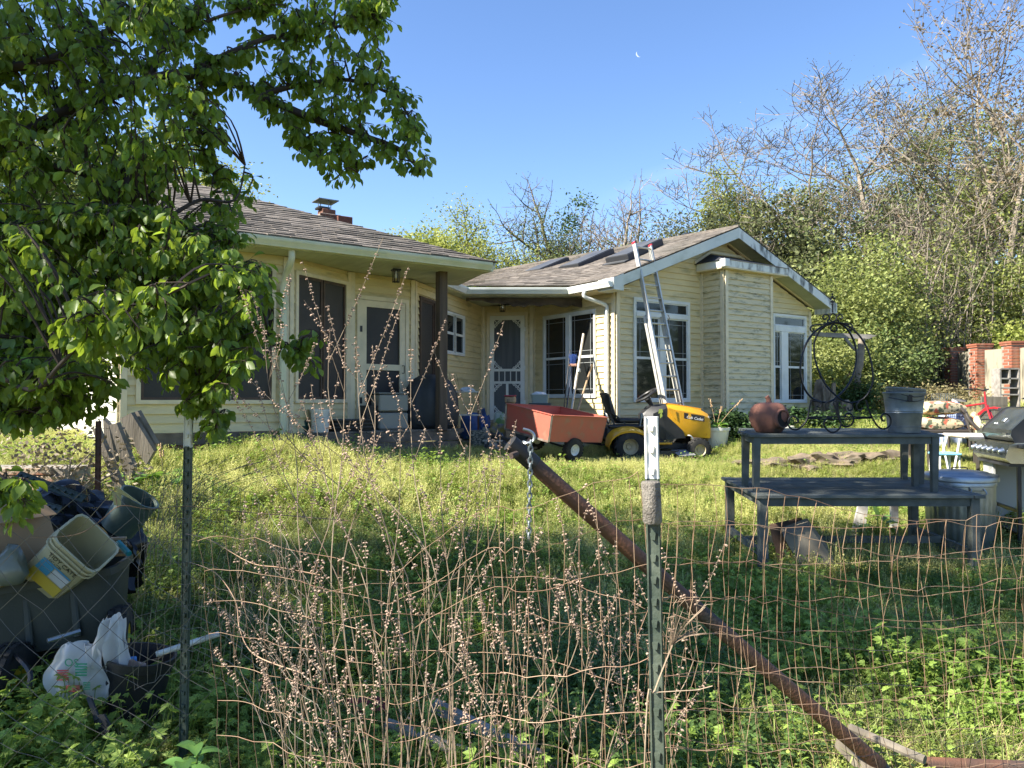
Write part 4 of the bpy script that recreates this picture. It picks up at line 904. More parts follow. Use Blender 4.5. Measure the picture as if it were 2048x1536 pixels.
LP(gr, MB().bbox(V(-.05,-.21,H_+.30),(.08,.012,.05),0,.003,m=Matrix.Rotation(R(-42),3,'X')), GALV, 'thermometer'); 
for x_ in (-.22,-.16): LP(gr, MB().bbox(V(x_,-.245,H_+.262),(.035,.008,.02),0,.002,m=Matrix.Rotation(R(-42),3,'X')), GALV, 'lid_badge')
LP(gr, e([(-.33,H_-.11),(-.38,H_-.06),(-.34,H_+.07),(-.28,H_+.09),(.27,H_+.09),(.27,H_-.11)],-.46,.46), SS, 'control_panel')
LP(gr, e([(-.335,H_-.115),(-.345,H_-.14),(.27,H_-.14),(.27,H_-.112)],-.44,.44), DKG, 'lower_tray')
km = Matrix.Rotation(R(90+18),3,'X')
for k in range(6): LP(gr, MB().lathe([(0,.045),(.022,.045),(.026,.035),(.028,.0),(.034,0),(.034,-.006),(0,-.006)][::-1],14,V(-.38+k*.152,-.372,H_+.01),km), GALV, 'control_knob', smooth=40)
for x, wd_ in ((-.72,.5),(.72,.5)): LP(gr, MB().bbox(V(x,-.02,H_+.06),(wd_,.50,.045),0,.01), M('side_shelf_grey', (.10,.105,.11), .4, metal=.5), 'side_shelf')
LP(gr, MB().bbox(V(-.28,-.28,(H_-.14)/2+.02),(.28,.03,H_-.2),0,.005), M('grey_door_panel', (.42,.43,.42), .45), 'cabinet_door'); LP(gr, MB().bbox(V(-.42,0,(H_-.14)/2),(.03,.52,H_-.16),0,.005), M('grey_door_panel', (0,0,0)), 'cabinet_side')
for x in (-.42,.42):
    for y in (-.25,.25): LP(gr, MB().bbox(V(x,y,(H_-.12)/2),(.035,.035,H_-.12),0,.004), BLK, 'leg')
LP(gr, MB().bbox(V(0,0,.14),(.88,.5,.03),0,.006), BLK, 'bottom_shelf'); LP(gr, MB().bar(V(-.42,-.25,.36),V(.42,-.25,.36),.03,.03), BLK, 'cross_rail')
# ================================================================ COURTYARD AND PORCH
def crumple(c, d, m, seed, amp=.18, sub=3, rz=0, flat=.3):
    """closed lumpy cloth/bag shape around c with size d"""
    import bmesh
    bm = bmesh.new(); bmesh.ops.create_icosphere(bm, subdivisions=sub, radius=1.0); b = MB(); ro = Matrix.Rotation(rz,3,'Z'); vs = []
    for v in bm.verts:
        p = v.co.copy(); f = 1+amp*1.6*mn.noise(p*1.7+V(seed,0,seed))+amp*mn.noise(p*4+V(0,seed,0))+amp*.4*mn.noise(p*9)
        p = p*f
        if p.z < -flat: p.z = -flat+(p.z+flat)*.1
        p = V(p.x*d[0]/2, p.y*d[1]/2, (p.z+flat)*d[2]/(1+flat)); vs.append(Vector(c)+ro@p)
    b.add(vs, [[v.index for v in f.verts] for f in bm.faces]); bm.free(); return b
def tub(c, w_, d_, h_, rz=0, taper=.86, th=.012, bv=.03, rim=.012):
    """open rectangular container"""
    b = MB(); m = Matrix.Rotation(rz,3,'Z') if not isinstance(rz, Matrix) else rz
    def ring(sx, sy, z, k=bv):
        o = []
        for (cx_, cy_, a0) in ((1,1,0),(-1,1,90),(-1,-1,180),(1,-1,270)):
            for q_ in (0,45,90): a = R(a0+q_); o.append(Vector(c)+m@V(cx_*(sx/2-k)+k*math.cos(a), cy_*(sy/2-k)+k*math.sin(a), z))
        return o
    rs = [ring(w_*taper,d_*taper,0), ring(w_-.01,d_-.01,h_-rim*1.5), ring(w_+rim,d_+rim,h_-rim*1.5), ring(w_+rim,d_+rim,h_), ring(w_-th*2,d_-th*2,h_), ring(w_*taper-th*2,d_*taper-th*2,th)]
    vs = [p for r_ in rs for p in r_]; n = 12
    fs = [(i*n+k, i*n+(k+1)%n, (i+1)*n+(k+1)%n, (i+1)*n+k) for i in range(5) for k in range(n)]+[tuple(range(n))[::-1], tuple(5*n+k for k in range(n))]
    return b.add(vs, fs)
cc = V(-1.27,11.95,DZ+.022)
gc_ = thing('covered_grill', 'round grill under a dark charcoal cloth cover on the porch', 'grill', cc)
pf = [(0,.0),(.36,0),(.395,.05),(.415,.25),(.41,.45),(.38,.6),(.30,.74),(.18,.81),(.06,.835),(0,.84)]
part('cloth_cover', MB().lathe(pf,36,cc,warp=lambda t,z: 1+.05*math.sin(5*t+z*3)+.03*math.sin(11*t-2*z)+.04*mn.noise(V(math.cos(t)*2,math.sin(t)*2,z*3))), COVER, gc_, smooth=60)
part('hem_cord', MB().tube([cc+V(.405*math.cos(TAU*k/28),.405*math.sin(TAU*k/28),.06) for k in range(28)],.008,5,close=True), BLK, gc_)
bx = W(772,858,11.3); bxz = DZ+.022
t = thing('deck_storage_box', 'beige plastic two tier storage cabinet standing on the porch', 'storage box', V(bx.x,11.62,bxz))
for k in range(2): part('drawer', MB().bbox(V(bx.x,11.62,bxz+.125+k*.27),(.46,.4,.25),.5,.02), M('beige_plastic', (.30,.29,.24), .5), t)
part('lid', MB().bbox(V(bx.x,11.62,bxz+.54),(.48,.42,.02),.5,.01), M('beige_plastic', (0,0,0)), t)
c = W(640,862,10.55); c.z = DZ+.022
t = thing('white_pail', 'white plastic paint pail standing on the porch by the brown screens', 'bucket', c)
part('body', MB().lathe([(0,0),(.115,0),(.13,.26),(.137,.262),(.137,.285),(.142,.287),(.142,.31),(.132,.312),(.108,.01),(0,.01)],28,c), WPL, t, smooth=40)
part('bail', MB().tube(catmull([c+V(-.14,0,.27),c+V(-.10,-.12,.2),c+V(.1,-.12,.2),c+V(.14,0,.27)],4),.003,4), GALV, t)
c = W(600,856,10.55); c.z = DZ+.022; solo('green_watering_can', crumple(c,(.26,.2,.24),None,3,.12), M('dark_green_plastic', (.01,.05,.035), .4), 'dark green plastic can next to the white paint pail', 'watering can', loc=c, smooth=60)
c = W(700,862,10.9); c.z = DZ+.022
t = thing('boot_tray', 'low stack of black trays and shoes on the porch deck', 'tray', c)
for k in range(3): part('tray', tub(c+Z*k*.05,.62-.03*k,.34,.07,.55,.9), BLK, t)
c = W(742,820,11.5); c.z = DZ+.022; solo('black_bin', tub(c,.30,.3,.36,.5,.85), BLK, 'tall black bin in front of the porch screen door', 'bin', loc=c)
# courtyard floor patch
struct('patio_paving', MB().prism([V(-.9,12.6,.74),V(1.2,12.9,.80),V(1.9,13.4,.9),V(.45,15.5,1.12),V(-.62,15.6,1.12)], Z*.08), STONE)
FZ = lambda x, y: max(G(x,y), .82+.105*(y-12.9)) if y > 12.6 else G(x,y)
# shelf rack
s0 = W(935,860,13.0); g = FZ(s0.x,13.0)
t = thing('wire_shelf', 'rusty wire rack with two white shelves beside the covered grill', 'shelf', V(s0.x,13.0,g))
zs_ = [1.6-30/FPX*13, 1.6+16/FPX*13]
for i, zz in enumerate(zs_): part('shelf_board', MB().bbox(V(s0.x+(-.02 if i else 0),13.0,zz),(.40,.30,.022),-.1,.006), WPL, t)
for dx in (-.17,.18):
    for dy in (-.13,.13): part('leg', MB().tube([V(s0.x+dx,13+dy,g),V(s0.x+dx,13+dy,zs_[1]-.01)],.006,4), RUST, t)
b = MB()
for k in range(5): b.tube([W(893+k*5,745+k,13.05),W(907+k*4,800,13.0)],.003,3)
part('wire_basket', b, RUST, t); 
solo('paper_bundle', crumple(V(s0.x+.0,12.98,zs_[1]+.01),(.26,.2,.07),None,8,.2,2), M('paper_white', (.6,.62,.64), .7), 'crumpled white paper lying on the upper rack shelf', 'paper', loc=V(s0.x,12.98,zs_[1]+.01))
def lump(nm, px, py, Y, size, m, label, cat, seed, amp=.2, zb=None, rz=0, sub=3):
    c = W(px, py, Y); c.z = FZ(c.x,Y) if zb is None else zb
    return solo(nm, crumple(c, size, None, seed, amp, sub, rz), m, label, cat, loc=c, smooth=70)
BLT = M('blue_tarp', (.03,.10,.30), .5, c2=(.02,.06,.2), scale=9)
lump('blue_bag', 940,838,13.4,(.34,.3,.42),BLT,'blue woven bag slumped behind the wire rack','bag',1,.28)
lump('blue_bag', 968,838,13.7,(.22,.25,.46),BLT,'narrow blue bag standing left of the green leaf bag','bag',2,.28)
lump('yellow_cloth', 992,845,13.5,(.30,.25,.24),M('yellow_cloth', (.45,.33,.05), .8, c2=(.2,.2,.22), scale=12),'yellow and grey cloth heap in the corner by the screen door','cloth',5,.3)
lump('leaf_bag', 1000,840,13.9,(.26,.2,.42),M('green_white_bag', (.20,.34,.10), .45, c2=(.5,.55,.45), scale=6, lo=.48, hi=.52),'green and white garden bag in front of the screen door','bag',6,.2)
lump('dark_cloth', 1000,850,12.9,(.28,.25,.20),M('dark_cloth', (.05,.05,.06), .9, c2=(.25,.25,.25), scale=14, lo=.5, hi=.55),'dark and white cloth behind the tote box','cloth',7,.3)
lump('white_cloth', 1140,836,13.2,(.34,.3,.30),M('white_cloth', (.42,.43,.42), .9, c2=(.15,.16,.17), scale=8, lo=.45, hi=.6),'grey and white cloth heaped below the leaning poles','cloth',9,.3)
lump('dark_bag', 1103,830,13.6,(.26,.25,.34),M('dark_bag', (.03,.045,.04), .4),'dark bag behind the red cart below the window','bag',10,.3)
lump('grey_bin_bag', 1186,840,13.35,(.26,.2,.22),M('pale_sack', (.33,.33,.30), .7),'pale grey sack against the wall behind the mower seat','sack',12,.2)
c = W(955,868,12.8); c.z = FZ(c.x,12.8)
t = thing('magazine_stack', 'leaning stack of printed magazines under the wire rack', 'magazines', c)
PRT = M('printed_cover', (.40,.38,.30), .6, c2=(.08,.09,.08), scale=30, lo=.48, hi=.54)
for k in range(9): part('magazine', MB().box(c+V(rnd.uniform(-.015,.015),rnd.uniform(-.01,.01),.02+k*.032),(.24,.2,.028),rnd.uniform(-.2,.2)), PRT, t)
solo('feed_sack', crumple(V(c.x+.12,13.1,c.z),(.2,.16,.34),None,14,.15,2), M('dusty_sack', (.20,.20,.17), .8, c2=(.3,.28,.22), scale=20), 'dusty upright sack behind the magazine stack', 'sack', loc=V(c.x+.12,13.1,c.z))
c = W(986,868,12.55); c.z = FZ(c.x,12.55)
t = thing('picture_tote', 'clear plastic tote full of black and white prints', 'tote box', c)
part('tub', tub(c,.30,.22,.20,-.05,.9), M('bw_prints', (.36,.36,.37), .4, c2=(.04,.04,.05), scale=16, lo=.49, hi=.53), t); part('rim', tub(c+Z*.185,.315,.235,.02,-.05,1), WPL, t)
c = W(988,872,12.3); c.z = G(c.x,12.3)+.03; solo('red_dish', MB().lathe([(0,0),(.13,.0),(.16,.035),(.15,.035),(.12,.012),(0,.012)],24,c), REDP, 'red plastic dish in the grass before the tote box', 'dish', loc=c, smooth=40)
c = W(1001,830,12.6); solo('laptop_case', MB().bbox(V(c.x,12.6,FZ(c.x,12.6)+.25),(.34,.2,.05),0,.01,m=Matrix.Rotation(R(18),3,'Y')), BLK, 'flat black case lying tilted on the picture tote', 'case', loc=c)
c = W(1021,805,12.95); c.z = 1.6-6/FPX*12.95-.0
t = thing('drink_mix_tub', 'tan printed tub with a red lid behind the cart corner', 'tub', V(c.x,12.95,FZ(c.x,12.95)))
part('body', MB().bbox(V(c.x,12.95,(c.z+FZ(c.x,12.95))/2),(.15,.15,c.z-FZ(c.x,12.95)),-.2,.02), M('tan_carton', (.42,.28,.16), .6), t); part('lid', MB().bbox(V(c.x,12.95,c.z+.055),(.17,.17,.11),-.2,.02), M('tan_carton', (0,0,0)), t); part('rim', MB().bbox(V(c.x,12.95,c.z+.12),(.185,.185,.025),-.2,.01), REDP, t)
b = MB()
for r_ in range(2):
    for k in range(5): b.box(V(c.x-.05+k*.024,12.87,c.z+.05-r_*.03),(.014,.003,.02),-.2)
part('print', b, BLK, t)
c = W(1080,806,13.5); c.z = 1.6-6/FPX*13.5
t = thing('clear_bin', 'translucent pale bin with white papers beside the window', 'storage bin', V(c.x,13.5,FZ(c.x,13.5)))
part('stand', MB().bbox(V(c.x,13.5,(c.z+FZ(c.x,13.5))/2),(.4,.3,c.z-FZ(c.x,13.5)),-.1,.02), M('dark_stand', (.05,.055,.05), .7), t)
part('tub', tub(c,.32,.22,.15,-.1,.85), M('pale_aqua_plastic', (.38,.45,.42), .3, trans=.3), t); part('papers', crumple(c+Z*.08,(.25,.15,.12),None,21,.35,2), M('paper_white', (0,0,0)), t)
c = W(1047,812,13.3); c.z = 1.6-16/FPX*13.3
b = MB()
for k in range(3): b.tube([c+V(.17*math.cos(TAU*i/20),.10*math.sin(TAU*i/20),k*.022+.015*math.sin(i)) for i in range(20)],.012,5,close=True)
t = thing('garden_hose', 'coiled green garden hose beside the red lidded tub', 'hose', V(c.x,13.3,FZ(c.x,13.3)))
part('coil', b, M('hose_green', (.015,.09,.04), .4), t, smooth=60); part('stand', MB().bbox(V(c.x,13.3,(c.z+FZ(c.x,13.3))/2-.01),(.34,.24,c.z-FZ(c.x,13.3)),0,.02), M('dark_stand', (0,0,0)), t)
# leaning poles
def pole(nm, p, q_, r_, m, label, cat='pole'):
    base = V(p.x,p.y,p.z); t = thing(nm, label, cat, base); b = MB(); b.tube([p,q_],r_,7); part('shaft', b, m, t, smooth=60); return t
PW = M('pole_wood', (.42,.30,.18), .7, c2=(.3,.2,.12), scale=12)
t = pole('long_pole', W(1140,838,13.3), W(1167,668,13.95), .022, M('pole_metal', (.5,.46,.4), .5, metal=.3), 'tallest pale extension pole leaning on the double window'); p = W(1158,741,13.6); part('joint', MB().tube([p-V(.004,.01,.03),p+V(.004,.01,.03)],.03,8), GALVD, t)
t = pole('short_pole', W(1151,835,13.1), W(1184,729,13.9), .018, PW, 'short brown wooden handle leaning at the window corner'); 
t = pole('broom', W(1131,838,13.35), W(1144,735,14.0), .014, M('blue_black_handle', (.02,.03,.06), .5), 'blue headed brush standing bristles up against the window post', 'broom')
bc0 = W(1146,728,14.0)
b = MB()
for k in range(60):
    a = TAU*rnd.random(); r_ = rnd.random()*.06; p = bc0+V(r_*math.cos(a),r_*math.sin(a)*.5,0); b.tube([p,p+V(r_*.5*math.cos(a),0,.15+.04*rnd.random())],.003,3,cap=False)
part('bristles', b, M('blue_bristle', (.04,.10,.35), .7), t); part('head', MB().bbox(bc0-Z*.02,(.14,.06,.05),0,.01), M('pink_block', (.5,.28,.2), .7), t)
t = pole('mop_handle', W(1126,838,13.45), W(1140,700,14.1), .010, BLK, 'thin black handle behind the blue brush')
# ================================================================ BESIDE THE GABLE WALL
def white_pot(c, s, label, n=22):
    t = thing('white_planter', label, 'planter', c)
    part('pot', MB().lathe([(0,0),(.125*s,0),(.135*s,.02*s),(.172*s,.245*s),(.188*s,.25*s),(.19*s,.29*s),(.180*s,.29*s),(.168*s,.25*s),(0,.245*s)],30,c), WPL, t, smooth=40); return t
def leafblade(mb, base, dirv, L, Wd, droop, fold=.25, n=5, tone=1, curl=0):
    d = Vector(dirv).normalized(); side = d.cross(Z); side = side.normalized() if side.length > .01 else V(1,0,0); p = Vector(base); rows = []
    for i in range(n+1):
        f = i/n; w_ = Wd*math.sin(PI*min(1,f*.93+.07))**.75*(1 if f < .97 else .1); u_ = side.cross(d)
        rows.append((p-side*w_/2+u_*fold*w_, p, p+side*w_/2+u_*fold*w_)); d = (d-Z*droop/n).normalized(); p = p+d*L/n; side = d.cross(Z); side = side.normalized() if side.length > .01 else V(1,0,0)
    vs = [q_ for r_ in rows for q_ in r_]; fs = []
    for i in range(n): fs += [(i*3,i*3+1,i*3+4,i*3+3),(i*3+1,i*3+2,i*3+5,i*3+4)]
    mb.add(vs, fs, tone)
def hosta(t, c, n, L, Wd, rise, m=HOST, seed=1, large=True):
    r_ = random.Random(seed)
    for k in range(n):
        a = TAU*(k*.382+r_.uniform(-.05,.05)); e_ = r_.uniform(.25,1)*rise; d = V(math.cos(a),math.sin(a),e_*1.6); b = MB(); q_ = c+V(math.cos(a),math.sin(a),0)*.02
        st = q_+d.normalized()*L*r_.uniform(.4,.9); b.tube([q_,st],.004,4); leafblade(b, st, V(d.x,d.y,d.z*.7), L*r_.uniform(.8,1.2), Wd*r_.uniform(.8,1.2), r_.uniform(.7,1.6), .18, 6, r_.uniform(.8,1.2)); part('leaf', b, m, t, smooth=60)
c = W(1432,880,13.0); c.z = G(c.x,13.0)-.01; c.x = (1432-1024)/FPX*13
s_ = (880-838)/FPX*13/.29*1.0
t = white_pot(c, s_, 'white plastic planter with a broad leaved plant beside the mower'); hosta(t, c+Z*.25*s_, 11, .13, .13, .9, seed=4)
DRYF = M('dry_flower', (.45,.30,.17), .9)
for (px, py) in ((1420,800),(1443,815),(1483,800)):
    b = MB(); q_ = W(px,py,13.0); s0_ = c+Z*.27*s_; b.tube(catmull([s0_,s0_.lerp(q_,.5)+Z*.03,q_],4),.003,4)
    for k in range(16): f = .75+.3*k/16; p = s0_.lerp(q_,f); b.lathe([(0,-.012),(.010,0),(0,.016)],4,p+V(rnd.uniform(-.015,.015),rnd.uniform(-.015,.015),0))
    part('dry_flower_stalk', b, DRYF, t)
c = W(1571,862,13.4); c.z = 1.6-58/FPX*13.4; c = V((1571-1024)/FPX*13.4,13.4,G(4.76,13.4)); t = white_pot(c, .75, 'small empty white pot between the shrubs left of the bench stand')
c = V((1398-1024)/FPX*13.5,13.5,G(3.3,13.5)); solo('brown_pot', MB().lathe([(0,0),(.13,0),(.18,.20),(.21,.21),(.215,.25),(.20,.25),(.17,.2),(0,.19)],26,c), M('brown_clay', (.10,.065,.045), .8, c2=(.06,.04,.03), scale=6), 'dark brown clay pot just behind the mower front', 'pot', loc=c, smooth=40)
for k, (px, py, s_, lb) in enumerate(((1600,850,.20,'white crumpled plastic scrap nearest the gable wall'),(1618,852,.24,'white broken board scrap in the grass behind the benches'))):
    c = V((px-1024)/FPX*13.2,13.2,G((px-1024)/FPX*13.2,13.2)); solo('white_scrap', crumple(c,(s_,.2,.08),None,30+k,.4,2), WPL, lb, 'scrap', loc=c)
# ledge of stone behind the benches
for k, (px, py, wd_, hh, lb) in enumerate(((1530,886,1.0,.10,'low flat brown rock at the left end of the stone ledge'),(1610,884,.8,.13,'middle brown rock of the low stone ledge'),(1672,888,1.1,.17,'large brown ledge rock seen under the bench'),(1762,884,1.3,.12,'long ledge rock towards the patio chairs'))):
    Y = 11.4; x = (px-1024)/FPX*Y; c = V(x,Y,G(x,Y)-.10); solo('ledge_rock', crumple(c,(wd_,.6,hh+.08),None,40+k,.38,4), ROCK, lb, 'rock', loc=c, smooth=40)
# ================================================================ PATIO FURNITURE ON THE RIGHT
FLO = M('floral_cushion', (.60,.50,.32), .85, c2=(.10,.12,.07), scale=13, lo=.52, hi=.56, c3=(.55,.12,.07), s3=8, lo3=.56, hi3=.60, detail=3)
def cushion(c, d, rz=0, m=None, seed=1):
    b = MB(); mm = m or Matrix.Rotation(rz,3,'Z'); nu, nv = 10, 8; vs = []
    for j in range(nv):
        t_ = TAU*j/nv
    import bmesh
    bm = bmesh.new(); bmesh.ops.create_cube(bm, size=2); bmesh.ops.subdivide_edges(bm, edges=bm.edges[:], cuts=4, use_grid_fill=True); vs = []
    for v in bm.verts:
        p = v.co; q_ = V(p.x, p.y, p.z*(1-.35*(p.x**4)-.35*(p.y**4)+.05*mn.noise(p*2+V(seed,0,0)))); q_.x *= 1-.05*abs(p.z); q_.y *= 1-.05*abs(p.z); q_ *= 1+.03*mn.noise(p*3+V(0,seed,0))
        vs.append(Vector(c)+mm@V(q_.x*d[0]/2,q_.y*d[1]/2,q_.z*d[2]/2))
    b.add(vs, [[v.index for v in f.verts] for f in bm.faces]); bm.free(); return b
Y = 11.0; g = G(6.0,Y); px2x = lambda px, Y: (px-1024)/FPX*Y
zt2 = 1.6-58/FPX*Y
ot = V(px2x(1905,Y),Y,g)
t = thing('low_patio_table', 'dark weathered low patio table under the stacked floral cushions', 'table', ot)
part('top', MB().bbox(V(ot.x,Y,zt2-.025),(1.15,.7,.05),-.15,.01), WICK, t)
for dx in (-.48,.48):
    for dy in (-.27,.27): part('leg', MB().bbox(V(ot.x+dx,Y+dy,(zt2-.05+g)/2-.02),(.06,.06,zt2-.05-g+.04),-.15,.006), WICK, t)
for k, (dz, wx) in enumerate(((.075,.60),(.20,.58),(.30,.60))):
    if k == 1: continue
    c = V(px2x(1867,11.05)+(.03 if k else 0),11.05,zt2+dz-.0)
    solo('floral_cushion', cushion(c,(wx,.5,.20),-.1+.12*k,seed=k+1), FLO, ('lower floral cushion of the stack on the patio table','','upper floral cushion with a coral flower on the stack')[k], 'cushion', loc=c, smooth=50, group='floral cushions stacked on the patio table')
c = V(px2x(1957,10.9),10.85,zt2+.04); solo('floral_cushion', cushion(c,(.30,.3,.09),.2,seed=6), FLO, 'small folded floral pad on the table edge beside the white tabletop', 'cushion', loc=c, smooth=50)
def wicker_chair(px, Y, rz, label, w_=.62, cushion_=True, sc_=1):
    x = px2x(px,Y); g = G(x,Y); t = thing('patio_chair', label, 'chair', V(x,Y,g), rz)
    t.scale = (sc_,)*3
    def L(nm, mb, m=WICK, **k): return part(nm, mb, m, t, local=True, **k)
    for sx in (-1,1):
        x_ = sx*w_/2; L('front_leg', MB().bbox(V(x_,-.27,.31),(.05,.05,.62),0,.006)); L('rear_leg', MB().bbox(V(x_,.27,.22),(.05,.05,.44),0,.006))
        L('armrest', MB().tube(catmull([V(x_,-.32,.63),V(x_,-.05,.61),V(x_,.18,.68),V(x_,.36,.86),V(x_*.9,.42,1.0)],4),.026,7), smooth=60)
        b = MB()
        for i in range(9): b.bar(V(x_,-.26+i*.062,.40),V(x_,-.20+i*.062,.60),.006,.006); b.bar(V(x_,-.20+i*.062,.40),V(x_,-.26+i*.062,.60),.006,.006)
        L('side_weave', b)
    L('seat', MB().bbox(V(0,0,.38),(w_,.58,.05),0,.01)); b = MB()
    for i in range(11): b.bar(V(-w_/2+i*w_/10,.28,.40),V(-w_/2+i*w_/10+.02,.42,.98),.008,.008)
    for i in range(8): b.bar(V(-w_/2,.29+i*.018,.44+i*.075),V(w_/2,.29+i*.018,.44+i*.075),.008,.008)
    L('backrest', b); L('back_rail', MB().tube([V(-w_/2,.43,1.0),V(0,.46,1.05),V(w_/2,.43,1.0)],.024,6))
    if cushion_:
        L('seat_cushion', cushion(V(0,-.02,.46),(w_-.08,.54,.12),0,seed=9), FLO, smooth=50); L('back_cushion', cushion(V(0,.24,.74),(w_-.08,.13,.52),0,m=Matrix.Rotation(R(-14),3,'X'),seed=11), FLO, smooth=50)
    return t
wicker_chair(1992,10.4,R(62),'dark woven patio chair with a floral back cushion near the grill',.72,sc_=.88)
wicker_chair(1937,12.3,R(20),'empty dark woven patio chair in front of the red bicycle',.60,False,.70)
wicker_chair(2040,9.6,R(75),'dark woven patio chair cut off by the right edge behind the grill',.6,False,.85)
# white folding table, blue stool
Y = 9.6; zt3 = 1.6-72/FPX*Y; xa, xb = px2x(1880,10.0), px2x(2020,9.4); g = G(5.9,9.6)
t = thing('folding_table', 'white topped folding table standing left of the grill', 'table', V((xa+xb)/2,9.7,g))
part('tabletop', MB().bbox(V((xa+xb)/2,9.7,zt3),(xb-xa,.62,.045),-.12,.015), M('stained_white_top', (.62,.62,.60), .4, c2=(.42,.30,.2), scale=2.5, lo=.5, hi=.7), t)
for (dx, dy, ex_) in ((-.30,-.2,-.16),(-.30,.2,.16),(.3,-.2,-.12),(.3,.2,.12)): part('leg', MB().tube([V((xa+xb)/2+dx,9.7+dy,zt3-.03),V((xa+xb)/2+dx+ex_,9.7+dy,g-.02)],.014,6), WHT if dx < 0 else BLK, t)
Y = 8.9; zt4 = 1.6-107/FPX*Y; x = px2x(1888,Y); g = G(x,Y)
t = thing('blue_stool', 'small sky blue folding stool with white legs under the bench end', 'stool', V(x,Y,g))
part('seat', MB().bbox(V(x,Y,zt4),(.27,.26,.028),-.1,.01), CYAN, t)
for dx in (-.11,.11):
    for dy in (-.1,.1): part('leg', MB().tube([V(x+dx,Y+dy,zt4-.012),V(x+dx*1.15,Y+dy*1.15,g-.02)],.011,6), WHT, t)
for dx in (-.09,.03): part('backrest_tube', MB().tube([V(x+dx,Y+.1,zt4),V(x+dx+.10,Y+.16,zt4+.22)],.010,6), WHT, t)
# bicycles
def bike(px, Y, rz, label, fm, basket):
    x = px2x(px,Y); g = G(x,Y); t = thing('bicycle', label, 'bicycle', V(x,Y,g), rz); t.scale = (.86,)*3
    def L(nm, mb, m=fm, p=None, **k): return part(nm, mb, m, p or t, local=True, **k)
    for wx in (-.5,.5):
        w_ = L('wheel', MB().tube([V(wx+.31*math.cos(TAU*k/28),0,.33+.31*math.sin(TAU*k/28)) for k in range(28)],.019,6,close=True), RUB)
        b = MB()
        for k in range(16): a = TAU*k/16; b.bar(V(wx,0,.33),V(wx+.3*math.cos(a),0,.33+.3*math.sin(a)),.003,.003)
        L('spokes', b, GALV, w_); L('hub', MB().tube([V(wx,-.05,.33),V(wx,.05,.33)],.02,7), GALV, w_)
    b = MB()
    for p, q_ in ((V(-.1,0,.32),V(-.18,0,.72)),(V(-.1,0,.32),V(.36,0,.68)),(V(-.18,0,.68),V(.34,0,.76)),(V(-.5,.04,.33),V(-.18,0,.68)),(V(-.5,-.04,.33),V(-.1,0,.32)),(V(.5,.04,.33),V(.36,.02,.72)),(V(.5,-.04,.33),V(.36,-.02,.72)),(V(.35,0,.64),V(.32,0,.98))): b.tube([p,q_],.019,7)
    L('frame', b, smooth=60); L('saddle', loft([[V(-.30,-.08,.80),V(-.30,.08,.80),V(-.30,.06,.85),V(-.30,-.06,.85)],[V(-.18,-.05,.79),V(-.18,.05,.79),V(-.18,.04,.84),V(-.18,-.04,.84)],[V(-.04,-.018,.78),V(-.04,.018,.78),V(-.04,.014,.82),V(-.04,-.014,.82)]]), BLK); L('seat_post', MB().tube([V(-.18,0,.70),V(-.2,0,.80)],.012,6), GALV)
    L('handlebar', MB().tube(catmull([V(.18,-.30,1.02),V(.26,-.2,1.03),V(.31,0,1.0),V(.26,.2,1.03),V(.18,.30,1.02)],4),.013,6), BLK); b = MB()
    for s_ in (-1,1): b.tube([V(.20,.21*s_,1.03),V(.12,.31*s_,1.02)],.018,6)
    L('grip', b, BLK); L('crank', MB().tube([V(-.1,-.09,.32),V(-.1,.09,.32)],.05,8), GALV); L('mudguard', MB().tube([V(.5+.345*math.cos(a),0,.33+.345*math.sin(a)) for a in [PI*k/10 for k in range(2,9)]],.022,5), fm)
    if basket:
        b = MB()
        for i in range(6):
            z = .72+.045*i
            for s_ in (-.14,.14): b.bar(V(-.68,s_,z),V(-.34,s_,z),.005,.005)
            b.bar(V(-.68,-.14,z),V(-.68,.14,z),.005,.005); b.bar(V(-.34,-.14,z),V(-.34,.14,z),.005,.005)
        for i in range(8):
            for s_ in (-.14,.14): b.bar(V(-.68+i*.0486,s_,.72),V(-.68+i*.0486,s_,.945),.005,.005)
        L('basket', b, GALV)
    return t
bike(1937,12.9,R(-65),'red bicycle with wire basket standing behind the woven chairs',REDP,True)
bike(2035,12.0,R(-40),'second bicycle with a dark bag at the right edge',BLK,False)
c = V(px2x(2022,11.9),11.9,1.6+3/FPX*11.9); 
c = V(px2x(1903,12.8),12.8,G(px2x(1903,12.8),12.8)); solo('blue_tarp', crumple(c,(.50,.40,.70),None,60,.22,3,0,.6), M('faded_blue_tarp', (.18,.25,.50), .5, c2=(.4,.45,.55), scale=6), 'faded blue sheet bundled beside the red bicycle', 'tarp', loc=c, smooth=50)
# cubby shelf, planter boxes
Y = 16.6; x0, x1 = px2x(1993,Y), px2x(2030,Y); z1, z0 = 1.6+62/FPX*Y, 1.6+5/FPX*Y; g = G(x0,Y)
t = thing('cubby_shelf', 'weathered wooden pigeonhole shelf standing before the brick pillars', 'shelf', V((x0+x1)/2,Y,g)); wx = (x1-x0)
for f in (0,.5,1): part('upright', MB().box(V(x0+wx*f,Y,(z1+g)/2 if f != .5 else (z1+z0+.3)/2),(.03,.3,(z1-g) if f != .5 else (z1-z0-.3))), GREYW, t)
for f in (1,.66,.33,.1): part('shelf_board', MB().box(V((x0+x1)/2,Y,z0+(z1-z0)*f),(wx-.031,.3,.03)), GREYW, t)
Y = 14.6; x0, x1 = px2x(1962,Y), px2x(2014,Y); zt5 = 1.6+7/FPX*Y; g = G(x0,Y)
t = thing('planter_box', 'raised wooden planter box behind the floral cushion', 'planter', V((x0+x1)/2,Y,g))
for k in range(4):
    hh = (zt5-g)/4; part('board', MB().bbox(V((x0+x1)/2,Y,g+hh*(k+.5)),(x1-x0,.04,hh-.006),0,.004), OLDW, t)
